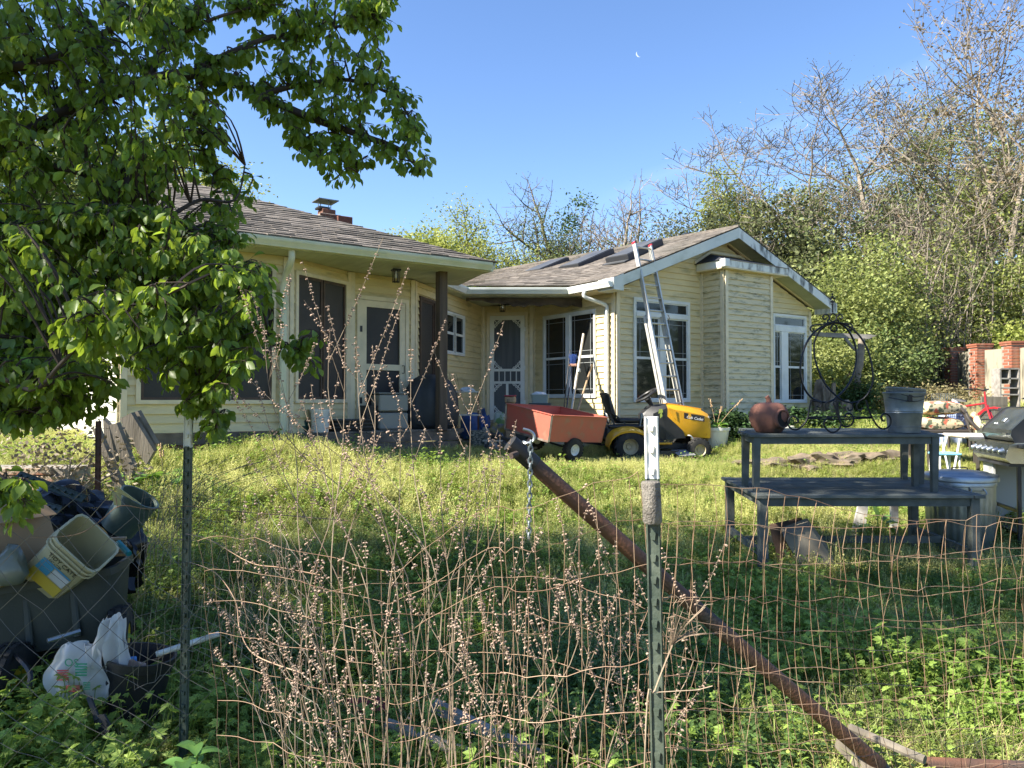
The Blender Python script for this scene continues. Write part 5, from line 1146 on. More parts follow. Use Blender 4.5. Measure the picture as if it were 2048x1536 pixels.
part('soil', MB().box(V((x0+x1)/2,Y+.3,g+(zt5-g)*.45),(x1-x0-.02,.55,(zt5-g)*.9)), SOIL, t)
# ---- brick pillars and stucco panels
wallt = thing('garden_wall', 'old garden wall of red brick pillars with stained stucco panels', 'wall', V(12.2,20,1.3))
bm_ = meshof('brick', MB().bbox((0,0,0),(.20,.10,.062),0,.005), BRK); nbr = 0
pil = ((1853,24.2,703),(1908,21.8,697),(1961,20.0,690),(2030,18.4,685),(2095,16.8,676))
prev = None
for (px, Y, pt) in pil:
    x = px2x(px,Y); g = G(x,Y)-.1; zt6 = 1.6+(800-pt)/FPX*Y
    core = part('pillar', MB().box(V(x,Y,(g+zt6)/2),(.385,.385,zt6-g)), MOR, wallt); r = 0; z = zt6-.04
    part('pillar_cap', MB().bbox(V(x,Y,zt6+.0),(.46,.46,.05),0,.005).bbox(V(x,Y,zt6-.05),(.435,.435,.05),0,.005), BRK, core); z -= .09
    while z > max(g, 1.15) and nbr < 330:
        for k in range(2):
            o = part('brick', bm_, BRK, core); o.location = V(x-.105+k*.21+(0 if r%2 else .0)*.05,Y-.148+rnd.uniform(-.004,.004),z)-ORG[wallt.name]
            if r%2: o.location.x += 0; o.scale.x = 1.0
            nbr += 1
            if k == 0 or True:
                if k == 1: continue
                o = part('brick', bm_, BRK, core); o.location = V(x-.148,Y+(.05 if r%2 else -.0),z)-ORG[wallt.name]; o.rotation_euler = (0,0,PI/2); nbr += 1
        z -= .075; r += 1
    if prev:
        px_, py_, pz_, pg_ = prev; b = MB(); a, c = V(px_,py_-.2,0), V(x,Y+.2,0); b.prism([a+Z*pg_, c+Z*g, c+Z*(zt6-.12), a+Z*(pz_-.15)], V(.12,0,0)); part('stucco_panel', b, STU, wallt)
    prev = (x, Y, zt6, g)
# ---- arbour
Y = 17.2; t = thing('wooden_arbour', 'weathered wooden arbour with a beam on a knotty post right of the house', 'arbour', V(px2x(1722,Y),Y,G(px2x(1722,Y),Y)))
pb = lambda a, b_, yy=Y: W(a, b_, yy)
part('beam', MB().prism([pb(1630,664),pb(1742,669),pb(1753,671),pb(1738,678),pb(1722,678),pb(1630,672)], V(0,.09,0)), GREYW, t); part('beam', MB().prism([pb(1630,664,Y+.6),pb(1742,669,Y+.6),pb(1738,678,Y+.6),pb(1630,672,Y+.6)], V(0,.09,0)), GREYW, t)
part('post', MB().tube([pb(1723,677),pb(1722,700),pb(1719,730),pb(1716,745),pb(1712,800),pb(1712,850)],[.075,.08,.09,.075,.07,.07],8), BARKP, t, smooth=50)
part('brace', MB().tube([pb(1690,676),pb(1704,694),pb(1717,704)],.035,6), GREYW, t); part('hook', MB().tube([pb(1716,696),pb(1727,706),pb(1728,722)],.012,5), IRON, t)
for k, (pts, rr_, lb) in enumerate((([(1640,850),(1638,800),(1642,760)],[.16,.15,.09],'tallest grey driftwood stump just right of the house corner'),([(1655,850),(1655,800),(1650,775)],[.12,.11,.06],'slim driftwood stump leaning on the tallest one'),([(1664,850),(1665,800),(1668,765)],[.10,.07,.03],'pointed driftwood spike seen inside the iron hoop'),([(1694,850),(1692,815),(1690,800)],[.16,.13,.08],'low driftwood stump at the foot of the arbour'))):
    Y2 = 16.6-.2*k; b = MB(); b.tube(catmull([W(x,y,Y2) for x, y in pts],4), [rr_[0]+(rr_[1]-rr_[0])*min(1,i/4) if i < 4 else rr_[1]+(rr_[2]-rr_[1])*(i-4)/4 for i in range(9)], 9)
    b.v = [tuple(V(*v)+V(1,1,.3)*.07*mn.noise(V(*v)*6)) for v in b.v]; solo('driftwood_stump', b, M('driftwood', (.30,.24,.17), .95, c2=(.12,.09,.065), scale=12, stretch=(1,1,.2), bump=.6, bscale=30), lb, 'driftwood', smooth=40, loc=V(*W(pts[0][0],pts[0][1],Y2)))
# far iron fence
t = thing('iron_fence', 'black iron picket fence far behind the arbour', 'fence', V(9.6,24,1.6))
for k in range(24):
    x = 8.2+k*.16; part('picket', MB().bar(V(x,24,1.5),V(x,24,2.42),.02,.02), IRON, t)
for z in (1.75,2.3): part('rail', MB().bar(V(8.1,24,z),V(12,24,z),.03,.02), IRON, t)
# ================================================================ UNDER THE TABLE
for k, (quad, yy, m, lb, th) in enumerate((
    ([(1540,1060),(1606,1046),(1640,1120),(1560,1135)],6.80,M('brown_board', (.13,.08,.055), .85, c2=(.08,.05,.035), scale=5),'dark brown broken panel leaning under the table',.03),
    ([(1566,1072),(1618,1052),(1668,1120),(1660,1150),(1612,1152)],6.62,M('dirty_cardboard', (.27,.23,.17), .85, c2=(.14,.12,.09), scale=5),'dirty pale cardboard sheet slumped under the table',.05))):
    pts = [W(x,y,yy-.004*(1100-y)*.6*-1 if False else yy) for x, y in quad]; solo('leaning_board', MB().prism(pts, V(.03,.12,th)), m, lb, 'board', loc=pts[-1])
q_ = [W(1718,1006,8.1),W(1737,1008,8.1),W(1728,1085,7.9),W(1700,1085,7.9)]; solo('white_plank', MB().prism(q_, V(0,.03,0)), M('peeling_white_wood', (.50,.48,.43), .8, c2=(.25,.22,.18), scale=9), 'peeling white plank leaning behind the table', 'plank', loc=q_[-1])
q_ = [W(1783,1010,8.1),W(1797,1010,8.1),W(1797,1085,8.0),W(1783,1085,8.0)]; solo('white_plank', MB().prism(q_, V(0,.04,0)), M('peeling_white_wood', (0,0,0)), 'short upright white plank behind the table leg', 'plank', loc=q_[-1])
c = W(1760,1078,7.9); t = thing('broadleaf_plant', 'dark broad leaved plant growing beneath the table', 'plant', V(c.x,c.y,G(c.x,c.y)))
for (a, b_, L_, dr) in ((1745,1010,.30,.1),(1778,1030,.26,.6),(1715,1052,.24,1.0),(1800,1040,.24,1.2),(1735,1060,.22,1.3),(1790,1062,.22,1.2)):
    b = MB(); s0_ = V(c.x,c.y,G(c.x,c.y)); q1 = W(a,b_,7.9); st = s0_.lerp(q1,.35)+Z*.12; b.tube([s0_,st],.006,4); leafblade(b,st,(q1-st),(q1-st).length*1.15,.12,dr*.5,.15,6,rnd.uniform(.5,.7)); part('leaf', b, HOST, t, smooth=60)
# ================================================================ LEFT: WAGON AND JUNK
Yc = 3.95
def Wg(px, py, Y=Yc): return W(px, py, Y)
wg0 = Wg(120,1230); t = thing('poly_wagon', 'grey green plastic garden wagon heaped with a carton and a pail', 'wagon', V(-2.35,4.15,.1))
wt = t; tl = V(-3.15,4.0,0)
rz_ = R(-6)
# tub: near wall follows rim line (0,1172)->(268,1125)
ra, rb = W(-240,1214,3.75), W(222,1136,3.95)
axw = (rb-ra); Lw = axw.length; axw.normalize(); dpw = V(-axw.y,axw.x,0).normalized(); upw = axw.cross(dpw).normalized(); upw = upw if upw.z > 0 else -upw
mW = Matrix((axw, dpw, upw)).transposed()
cW = (ra+rb)/2+dpw*.20-upw*.36
part('tub', tub(cW, Lw, .40, .36, mW, .88, .012, .07, .025), POLY, wt, smooth=40)
for k in range(4):
    b = MB(); b.bbox(cW+mW@V(-Lw*.32+k*Lw*.21,-.187,.19),(.035,.03,.30),0,.008,m=mW@Matrix.Rotation(R(-7),3,'X')); part('tub_rib', b, POLY, wt)
part('frame', MB().bar(cW+mW@V(-.5,-.1,-.04),cW+mW@V(.5,-.1,-.04),.03,.04).bar(cW+mW@V(-.5,.12,-.04),cW+mW@V(.5,.12,-.04),.03,.04).bar(cW+mW@V(.36,-.3,-.10),cW+mW@V(.36,.3,-.10),.03,.04), BLK, wt)
YR = M('yellow_rim', (.60,.42,.03), .45)
off = ORG[wt.name]
for (px, py, Y, r_, tilt) in ((238,1278,4.05,.17,.35),(20,1372,3.75,.20,.1),(236,1262,4.35,.15,.2)):
    wheel(wt, W(px,py,Y)-off, r_, .10, (math.cos(tilt),math.sin(tilt),0), YR, lugs=22)
part('handle', MB().tube([W(95,1282,3.6),W(160,1262,3.7)],.012,6), GALV, wt)
part('axle_link', MB().tube(catmull([W(30,1310,3.7),W(60,1345,3.6),W(55,1385,3.55)],4),.012,5), BLK, wt)
# tidy cats pail
tp = thing('litter_pail', 'tipped cream plastic litter pail with blue print and a yellow lower half', 'pail', W(150,1150,3.9))
p0, p1 = W(88,1142,3.78), W(185,1085,3.98)      # axis bottom -> mouth
a_ = (p1-p0).normalized(); a_ = V(.66,-.30,.50).normalized(); p0 = W(100,1152,3.98); bx_ = a_.cross(V(-.1,1,.2)).normalized(); by_ = a_.cross(bx_).normalized()
mP = Matrix((bx_, by_, a_)).transposed()
part('body', tub(p0, .27, .23, .34, mP, .88, .006, .04, .008), LITTER, tp, smooth=40)
for k in (.275,.305):
    rg = []
    for (cx_, cy_, a0) in ((1,1,0),(-1,1,90),(-1,-1,180),(1,-1,270)):
        for q_ in (0,30,60,90): aa = R(a0+q_); rg.append(p0+a_*k+mP@V(cx_*.092+.045*math.cos(aa), cy_*.072+.045*math.sin(aa), 0))
    part('rim_band', MB().tube(rg,.006,5,close=True), LITTER, tp)
part('bail', MB().tube(catmull([p0+mP@V(-.12,-.13,.28),p0+mP@V(-.0,-.16,.30),p0+mP@V(.12,-.13,.28)],5),.005,5), YEL, tp)
def face_pt(u_, v_, o=.003): return p0+mP@V(u_, -.1065-.012*v_/.34*1.0-o, v_)
# which side faces the camera?
side = min(((V(1,0,0),.27),(V(-1,0,0),.27),(V(0,1,0),.23),(V(0,-1,0),.23)), key=lambda s: (mP@s[0]).dot(V(-.5,1,-.35)))
sd_, wd_ = side; nn_ = mP@sd_; tt_ = a_.cross(nn_).normalized()
hw = (.23 if abs(sd_.x) else .27)/2
half = lambda v_: ((.27 if abs(sd_.x) else .23)/2)*(.88+.12*v_/.34)+.0015
def FP(u_, v_): return p0+a_*v_+tt_*u_+nn_*half(v_)
def patch(nm, u0,u1,v0,v1, m, lift=0): part(nm, MB().add([FP(u0,v0)+nn_*lift,FP(u1,v0)+nn_*lift,FP(u1,v1)+nn_*lift,FP(u0,v1)+nn_*lift],[(0,1,2,3)]), m, tp)
patch('yellow_print', -.09,.09,.03,.11, M('yellow_print', (.65,.50,.08), .5)); patch('blue_panel', -.085,-.01,.115,.19, BLUPR); patch('white_panel', -.005,.085,.115,.19, M('paper_white', (0,0,0))); patch('blue_stripe', -.085,.085,.195,.205, BLUPR)
place_text('TIDY CATS', .034, tp, IRON, FP(-.082 if True else 0,.235)+nn_*.002-ORG[tp.name], tt_, a_, name='lettering')
place_text('CAT LITTER', .014, tp, IRON, FP(-.06,.214)+nn_*.002-ORG[tp.name], tt_, a_, name='lettering')
# cardboard carton
c0 = W(35,1130,4.0); t = thing('open_carton', 'open brown cardboard carton standing in the wagon beside the pail', 'box', c0)
mC = Matrix.Rotation(R(-18),3,'Z')@Matrix.Rotation(R(-20),3,'Y')
part('carton', tub(c0+V(-.05,0,-.12), .42, .34, .34, mC, 1, .006, .006, .002), CARD, t); part('flap', MB().box(c0+mC@V(.17,-.05,.30)+V(0,0,-.05),(.16,.34,.004),m=mC@Matrix.Rotation(R(50),3,'Y')), CARD, t)
part('paper_label', MB().box(c0+mC@V(.04,-.1745,.02)+V(-.05,0,-.0),(.10,.001,.06),m=mC), M('paper_white', (0,0,0)), t)
b = MB()
for k in range(6): b.box(c0+mC@V(.0+k*.012,-.176,.02)+V(-.05,0,0),(.003+.003*(k%2),.001,.04),m=mC)
part('barcode', b, IRON, t)
c = W(15,1165,3.75); solo('glass_jar_bag', crumple(c,(.2,.15,.18),None,71,.2,2), M('clear_murky', (.16,.17,.13), .2), 'murky clear plastic bag at the left rim of the wagon', 'bag', loc=c, smooth=60)
for k in range(4):
    a, b_ = W(205+k*3,1075+k*9,4.05), W(248+k*2,1050+k*9,4.15); 
b = MB()
for k in range(5): b.bbox(W(222,1078+k*8,4.12),(.15,.03,.016),.3,.003)
solo('slat_bundle', b, PW, 'small stack of light wooden slats behind the litter pail', 'slats', loc=W(222,1090,4.12))
# black plastic heap with long posts
c = W(95,1120,4.75); c.z = .42
b = crumple(c,(1.10,.65,.66),None,75,.13,5,.1,.4); solo('plastic_heap', b, TARP, 'heap wrapped in shiny black plastic sheeting left of the green post', 'plastic sheeting', loc=c, smooth=25)
c = W(235,1058,4.6)
solo('green_barrel_edge', MB().lathe([(0,0),(.10,0),(.115,.22),(.12,.22),(.12,.235),(.108,.235),(.09,.02),(0,.02)],26,c,Matrix.Rotation(R(35),3,'Y')), M('green_grey_tub', (.10,.14,.12), .4, c2=(.07,.1,.085), scale=6), 'dark green plastic tub lying on its side in the black heap', 'tub', loc=c, smooth=40)
c = W(238,1000,4.35); solo('yellow_scrap', MB().prism([W(232,972,4.4),W(281,1008,4.3),W(236,985,4.4)], V(.0,.01,.0)).prism([W(224,985,4.4),W(242,984,4.4),W(240,1012,4.38),W(228,1010,4.38)],V(0,.01,0)), M('faded_yellow', (.50,.42,.16), .7), 'torn pale yellow plastic scrap on the black sheeting', 'scrap', loc=c)
def tpost(p, q_, m, label, w_=.035, group=None, top=None, face=None, studs=True, capf=.0):
    p, q_ = Vector(p), Vector(q_); d = (q_-p).normalized(); t = thing('steel_post', label, 'fence post', p, group=group)
    fc = Vector(face or (0,-1,0)); fc = (fc-d*fc.dot(d)).normalized(); sd = d.cross(fc).normalized(); L = (q_-p).length
    def seg(f0, f1, mm, nm):
        a, L2 = p+d*L*f0, L*(f1-f0); b = MB(); b.obox(a-sd*w_/2, sd*w_, fc*-.004, d*L2); b.obox(a-sd*.002-fc*.004, sd*.004, fc*-.030, d*L2)
        for s_ in (-1,1): b.obox(a+sd*s_*(w_/2-.002), sd*.003*s_*-1, fc*.005, d*L2)
        part(nm, b, mm, t)
    if top is not None and capf: seg(0,1-capf,m,'post_body'); seg(1-capf+.0,1,top,'white_tip')
    else: seg(0,1,m,'post_body')
    if studs:
        n_ = int(L/.053); b = MB(); b2 = MB()
        for k in range(n_):
            a = q_-d*(.02+k*.053); bb = b2 if (top is not None and k*.053 < L*capf-.03) else b
            bb.prism([a-sd*.007,a+sd*.007,a+sd*.005-d*.016,a-sd*.005-d*.016], fc*.010)
        part('stud', b, m, t, stuff=True)
        if b2.v: part('stud', b2, top, t, stuff=True)
    return t
DG2 = M('dark_green_steel', (.012,.03,.024), .5)
tpost(W(168,998,4.3), W(35,948,4.5), DG2, 'upper dark green steel post lying across the black plastic heap', .05, face=(0,-.8,.6))
tpost(W(120,1020,4.25), W(28,994,4.4), DG2, 'lower short dark steel post lying on the black plastic heap', .05, face=(0,-.8,.6))
q1 = W(197,842,5.6); tpost(V(q1.x,5.6,G(q1.x,5.6)), q1, RUST, 'rusty brown steel post standing behind the black heap', .04, face=(.5,-1,0))
q1 = W(376,832,3.2); tpost(V(q1.x-.01,3.2,0), q1, POSTG, 'dark green steel post with a white tip left of the dry stalks', .036, top=POSTT, capf=.085, face=(-.2,-1,0))
# main post
q1, q2 = W(1302,833,1.9), W(1318,1560,1.88); q2.z = .0; q2.x = (q1.x+.022)
mp = tpost(q2, q1, POSTG, 'weathered green and white steel post in the centre foreground', .035, top=POSTT, capf=.098, face=(-.35,-1,0))
s0_, s1_ = W(1301,965,1.88), W(1305,1043,1.88)
FOAM = M('grey_pipe_foam', (.13,.115,.10), .95, c2=(.22,.20,.17), scale=40, bump=.8, bscale=200)
part('foam_sleeve', MB().tube([s1_-V(0,.0,.005),s1_,s1_.lerp(s0_,.5)+V(.001,0,0),s0_,s0_+V(0,0,.003)],[.020,.0235,.0225,.0235,.020],14), FOAM, mp, smooth=50)
# rusty pipe with hook and chain
pa, pb_ = W(1028,893,2.75), W(1760,1530,3.15)
t = thing('rusty_pipe', 'long rusty brown steel pipe leaning diagonally behind the wire fence', 'pipe', pb_)
dpp = (pb_-pa).normalized()
b = MB(); N_ = 14; pts = [pa.lerp(pb_, i/N_)+V(0,0,-.012*math.sin(PI*i/N_)) for i in range(N_+1)]; b.tube(pts, .030, 16); part('pipe_body', b, RUST, t, smooth=50)
part('dark_cap', MB().tube([pa-dpp*.02,pa+dpp*.10],.032,16), M('dark_pipe', (.035,.034,.033), .55, metal=.4), t, smooth=50)
part('weld_collar', MB().tube([pa.lerp(pb_,.44),pa.lerp(pb_,.455)],.0315,16), RUST, t, smooth=50)
part('eye_bolt', MB().tube(catmull([pa+dpp*.02+V(.02,0,.03), W(1052,887,2.74), W(1066,882,2.74), W(1068,870,2.74), W(1060,862,2.74), W(1046,858,2.74)],4),.006,6), GALV, t, smooth=50)
part('lug', MB().tube([W(1034,908,2.72),W(1022,912,2.70)],.012,8).tube([W(1052,920,2.72),W(1064,928,2.72),W(1056,934,2.72)],.006,5), RUST, t)
ct = thing('hanging_chain', 'steel chain hanging from the eye bolt of the rusty pipe', 'chain', W(1060,885,2.7))
for k in range(17):
    y0 = 880+k*11.6; y1 = y0+14.5; a, b_ = W(1062-.25*k,y0,2.70), W(1061-.25*k,y1,2.70); c = (a+b_)/2; h = (a-b_).length/2; w_ = h*.55; ax_ = V(1,0,0) if k%2 else V(.25,1,0).normalized()
    part('link', MB().tube([c+ax_*w_*math.cos(TAU*i/10)+Z*h*math.sin(TAU*i/10) for i in range(10)],.0036,5,close=True), GALVD, ct)
# bags, nursery pot, PVC pole, trowel
c = W(262,1420,3.55); c = V(c.x,3.55,W(262,1432,3.55).z)
t = thing('nursery_pot', 'black plastic nursery pot with blue cartons inside next to the white bag', 'pot', c)
part('pot', MB().lathe([(0,0),(.115,0),(.145,.24),(.152,.242),(.152,.262),(.158,.264),(.158,.285),(.146,.285),(.14,.24),(.112,.012),(0,.012)],34,c,Matrix.Rotation(R(8),3,'Y')), BLK, t, smooth=40)
solo('blue_carton', MB().bbox(c+V(-.02,-.02,.23),(.10,.03,.09),.3,.004,m=Matrix.Rotation(.3,3,'Z')@Matrix.Rotation(.4,3,'X')), BLUP, 'blue carton poking out of the black nursery pot', 'carton', loc=c+V(-.02,-.02,.23))
solo('blue_scoop', MB().bbox(c+V(-.08,-.06,.235),(.10,.05,.015),.6,.004), M('steel_blue', (.08,.16,.28), .5), 'flat steel blue plastic piece at the rim of the nursery pot', 'plastic piece', loc=c+V(-.08,-.06,.235))
solo('pink_glove', crumple(c+V(.03,-.05,.225),(.11,.05,.05),None,80,.35,2), M('dusty_pink', (.40,.27,.21), .9), 'dusty pink glove lying in the black nursery pot', 'glove', loc=c+V(.03,-.05,.225))
solo('white_pole', MB().tube([W(312,1309,3.5),W(438,1268,3.65)],.0135,10), M('pvc_white', (.62,.62,.58), .5, c2=(.4,.38,.3), scale=20), 'white plastic pole resting on the nursery pot rim', 'pole', loc=W(312,1309,3.5), smooth=50)
c = W(165,1340,3.45); cb2 = V(c.x,3.45,W(165,1402,3.45).z)
t = thing('carrier_bag', 'crumpled white carrier bag with red and green print hanging from the wagon', 'bag', cb2)
def bagmesh(c, w_, h_, seed, lean):
    b = MB(); nu, nv = 18, 16
    def fn(u_, v_):
        x = (u_-.5)*w_*(1-.35*v_*v_+.25*math.sin(v_*PI)); z = h_*v_; fold = .018*math.sin(u_*17+seed)+.022*mn.noise(V(u_*5,v_*5,seed))+.035*math.sin(v_*PI)
        return c+V(x+lean*v_+.02*mn.noise(V(u_*3,v_*3,seed+4)), -fold-.012*math.sin(u_*9+v_*7), z+.03*mn.noise(V(u_*4,1,seed)))
    b.grid(fn, nu, nv); b.grid(lambda u_, v_: fn(u_, v_)+V(0,.03+.05*math.sin(u_*PI)*math.sin(v_*PI),0), nu, nv); return b
part('bag_body', bagmesh(cb2+V(-.0,0,0),.24,.25,3.1,-.01), BAGW, t, smooth=60); part('bag_handle', bagmesh(cb2+V(.12,.02,.10),.13,.26,5.7,.0), BAGW, t, smooth=60)
fx = cb2-ORG[t.name]
place_text('SO', .05, t, GRNP, fx+V(.025,-.075,.21), (-1,0,.05), (0,0,-1), name='lettering')
for (x, z, w_, h_, m_) in ((-.045,.12,.05,.05,REDPR),(.035,.14,.05,.06,GRNP),(.0,.07,.06,.03,REDPR),(.06,.08,.03,.035,GRNP)):
    b = MB()
    for k in range(5): b.box(fx+V(x,-.074,z+k*h_/5),(w_,.002,h_/9),0)
    part('print', b, m_, t, local=True)
b = MB(); a, q_ = W(178,1395,3.35), W(196,1440,3.3); b.tube([a,q_],.012,8); b.prism([W(185,1432,3.3),W(208,1430,3.3),W(222,1455,3.28),W(214,1470,3.28),W(192,1462,3.3)], V(0,.012,0)); solo('rubber_mallet', b, M('dark_tool', (.045,.045,.048), .6), 'dark headed mallet stuck in the weeds below the carrier bag', 'mallet', loc=a)
# teal tool in wagon
solo('teal_grip', MB().tube([W(236,1085,4.1),W(258,1108,4.05)],.016,8), M('teal_plastic', (.02,.22,.26), .4), 'teal tool grip showing behind the litter pail', 'tool', loc=W(236,1085,4.1), smooth=50)
# pallet boards leaning
def plank(pts, Y, label, k):
    q_ = [W(x,y,Y) for x, y in pts]; b = MB(); b.prism(q_, V(.02,.035,.01)); solo('fence_plank', b, OLDW, label, 'plank', loc=q_[0], group='old planks leaning by the house corner')
plank([(239,838),(262,826),(308,902),(292,930),(280,912)], 7.9, 'widest tilted grey plank at the left of the pair by the house corner', 0)
plank([(263,827),(275,822),(312,888),(304,900)], 7.95, 'narrow plank edge touching the widest tilted plank', 1)
plank([(218,850),(233,846),(268,935),(258,965),(248,945)], 7.6, 'dark plank between the broken upright one and the widest plank', 2)
plank([(206,838),(217,850),(232,925),(222,930),(207,862)], 7.7, 'broken top plank just right of the rusty post', 3)
plank([(184,858),(194,856),(246,980),(238,1000)], 7.3, 'long lowest plank slanting down to the black heap', 4)
plank([(240,852),(248,850),(258,905),(246,908)], 8.1, 'short brown plank hidden between the tilted planks', 5)
# low brick retaining step at far left
bw = thing('brick_step', 'low sunlit tan brick step at the left edge behind the wagon', 'step', V(-4.6,7.2,.5))
x0 = W(-120,950,7.2).x; x1 = W(128,950,7.2).x; zt7 = W(60,936,7.2).z; part('core', MB().box(V((x0+x1)/2,7.45,zt7-.35),(x1-x0-.02,.44,.68)), MOR, bw)
bm2 = meshof('brick', MB().bbox((0,0,0),(.20,.06,.062),0,.005), M('tan_brick', (.36,.25,.17), .9, c2=(.40,.32,.24), scale=2.3, lo=.45, hi=.55, bump=.5, bscale=80, c3=(.30,.13,.08), s3=1.1, lo3=.52, hi3=.56))
for r in range(6):
    k = 0
    while x0+.1+k*.21+(.1 if r%2 else 0) < x1-.08:
        o = part('brick', bm2, BRK, bw); o.location = V(x0+.1+k*.21+(.1 if r%2 else 0), 7.218+rnd.uniform(-.006,.004), zt7-.035-r*.072)-ORG[bw.name]; k += 1
# big hosta by the house
c = V(W(330,955,7.9).x,7.9,G(-3.6,7.9)); t = thing('hosta_plant', 'broad leaved green hosta clump in front of the planks', 'plant', c); hosta(t, c, 26, .30, .20, .9, seed=9)
b = MB(); q_ = W(322,900,7.9); b.tube([c,q_],.004,4)
for k in range(14): b.lathe([(0,-.014),(.012,0),(0,.018)],4,c.lerp(q_,.85+.3*k/14)+V(rnd.uniform(-.02,.02),0,0))
part('dry_flower_stalk', b, DRYF, t)
# debris on the ground in front
b = MB(); b.tube([W(775,1448,3.45),W(1075,1560,3.1)],.026,10); solo('fallen_pole', b, M('bleached_pole', (.32,.29,.24), .8, c2=(.2,.17,.13), scale=10, stretch=(.3,1,1)), 'thicker bleached round pole lying in the weeds at the bottom', 'pole', loc=W(775,1448,3.45), smooth=50)
b = MB(); b.bar(W(868,1410,3.5),W(1120,1535,3.15),.035,.05); solo('fallen_board', b, GREYW, 'narrow grey board lying behind the thicker bleached pole', 'board', loc=W(868,1410,3.5))
b = MB(); b.tube([W(1700,1455,3.35),W(1850,1520,3.1)],.018,8); b.bar(W(1690,1480,3.3),W(1770,1560,3.1),.10,.05); solo('rotten_timber', b, OLDW, 'split rotten timber in the weeds at the foot of the rusty pipe', 'timber', loc=W(1700,1455,3.35))
b = MB(); b.tube([W(1850,1528,3.2),W(2090,1538,3.15)],.028,10); solo('ground_pipe', b, RUST, 'rusty pipe end lying flat at the bottom right corner', 'pipe', loc=W(1850,1528,3.2), smooth=50)
c = W(735,1415,3.6); solo('red_scrap', crumple(c,(.17,.12,.05),None,90,.3,2), M('dull_red', (.16,.02,.018), .7), 'dull red plastic scrap in the weeds among the dry stalks', 'scrap', loc=c)
c = W(1800,1130,5.2); c.z=G(c.x,5.2)+.05
# ================================================================ WIRE FENCE
def wiremesh(name, fn, nu, nv, r_, m, parent, jit=.006, seed=1, diag=False, keep=.97):
    """fn(u,v) -> point; nu verticals, nv horizontals"""
    r0 = random.Random(seed); b = MB(); J = {}
    def P(i, j):
        if (i,j) not in J: J[(i,j)] = fn(i/nu, j/nv)+V(r0.gauss(0,jit),r0.gauss(0,jit),r0.gauss(0,jit*.7))
        return J[(i,j)]
    for i in range(nu+1):
        a = 0
        while a < nv:
            e_ = nv if r0.random() < keep else r0.randint(a+1, nv)
            pts = [P(i,j) for j in range(a, e_+1)]
            b.tube(catmull(pts,2), r_, 3, cap=False); a = e_+(0 if e_ >= nv else r0.choice((0,1)))
            if e_ >= nv: break
    for j in range(nv+1):
        pts = [P(i,j)+V(0,-.002,0) for i in range(nu+1)]
        b.tube(catmull(pts,2), r_*1.05, 3, cap=False)
    return part(name, b, m, parent, stuff=True)
fe = thing('wire_fence', 'sagging rusty welded wire fence running across the foreground', 'fence', V(.35,1.9,0))
def poly(pts, u_):
    x = u_*(len(pts)-1); i = min(int(x), len(pts)-2); f = x-i; return catmull(pts[max(0,i-1):i+3], 8)[int((min(1,i)+f)*8)] if False else pts[i].lerp(pts[i+1], f)
topR = catmull([W(1290,965,1.93),W(1440,972,1.97),W(1560,986,2.02),W(1700,1022,2.06),W(1850,1042,2.1),W(2000,1030,2.15),W(2200,1035,2.2),W(2900,1010,2.3)],6)
def fR(u_, v_): p = poly(topR, u_); z = p.z*(1-v_)+.05*v_; return V(p.x+.16*v_*min(1,u_*1.6+.05)+.012*math.sin(9*v_+7*u_), p.y+.10*math.sin(v_*3.1)+.03*math.sin(8*u_+3*v_), z)
wiremesh('wire_mesh', fR, 31, 13, .00095, WIRE, fe, .0055, 3)
topR2 = catmull([W(1335,1050,2.15),W(1500,1052,2.2),W(1680,1056,2.25),W(1850,1048,2.3),W(2048,1043,2.35),W(2250,1046,2.4),W(2850,1030,2.4)],6)
def fR2(u_, v_): p = poly(topR2, u_); return V(p.x+.22*v_*(.3+.7*u_)-.02*math.sin(6*v_), p.y+.08*math.sin(v_*3), p.z*(1-v_)+.05*v_)
wiremesh('wire_mesh', fR2, 30, 11, .00095, WIRE, fe, .007, 7, keep=.9)
topL = catmull([W(405,1078,2.35),W(520,1098,2.25),W(690,1118,2.15),W(800,1135,2.1),W(960,1045,2.05),W(1035,1018,2.0),W(1145,985,1.97),W(1290,965,1.95)],6)
def fL(u_, v_):
    p = poly(topL, u_); k = max(0, 1-u_*2.2); return V(p.x+.05*v_+.16*k*v_*v_, p.y+.06*math.sin(v_*4+2*u_)-.18*k*v_, p.z*(1-v_)+.02*v_+.02*math.sin(14*u_)*(1-v_))
wiremesh('wire_mesh', fL, 30, 12, .00095, WIRE, fe, .006, 11)
topM = catmull([W(640,1180,2.5),W(900,1140,2.4),W(1100,1130,2.3),W(1300,1195,2.2),W(1500,1250,2.2)],6)
def fM(u_, v_): p = poly(topM, u_); return V(p.x-.06*v_, p.y+.05*math.sin(v_*5+u_*4), p.z*(1-v_)+.02*v_-.05*math.sin(u_*3.14)*(1-v_))
wiremesh('wire_mesh', fM, 20, 9, .0010, WIRE, fe, .008, 17, keep=.85)
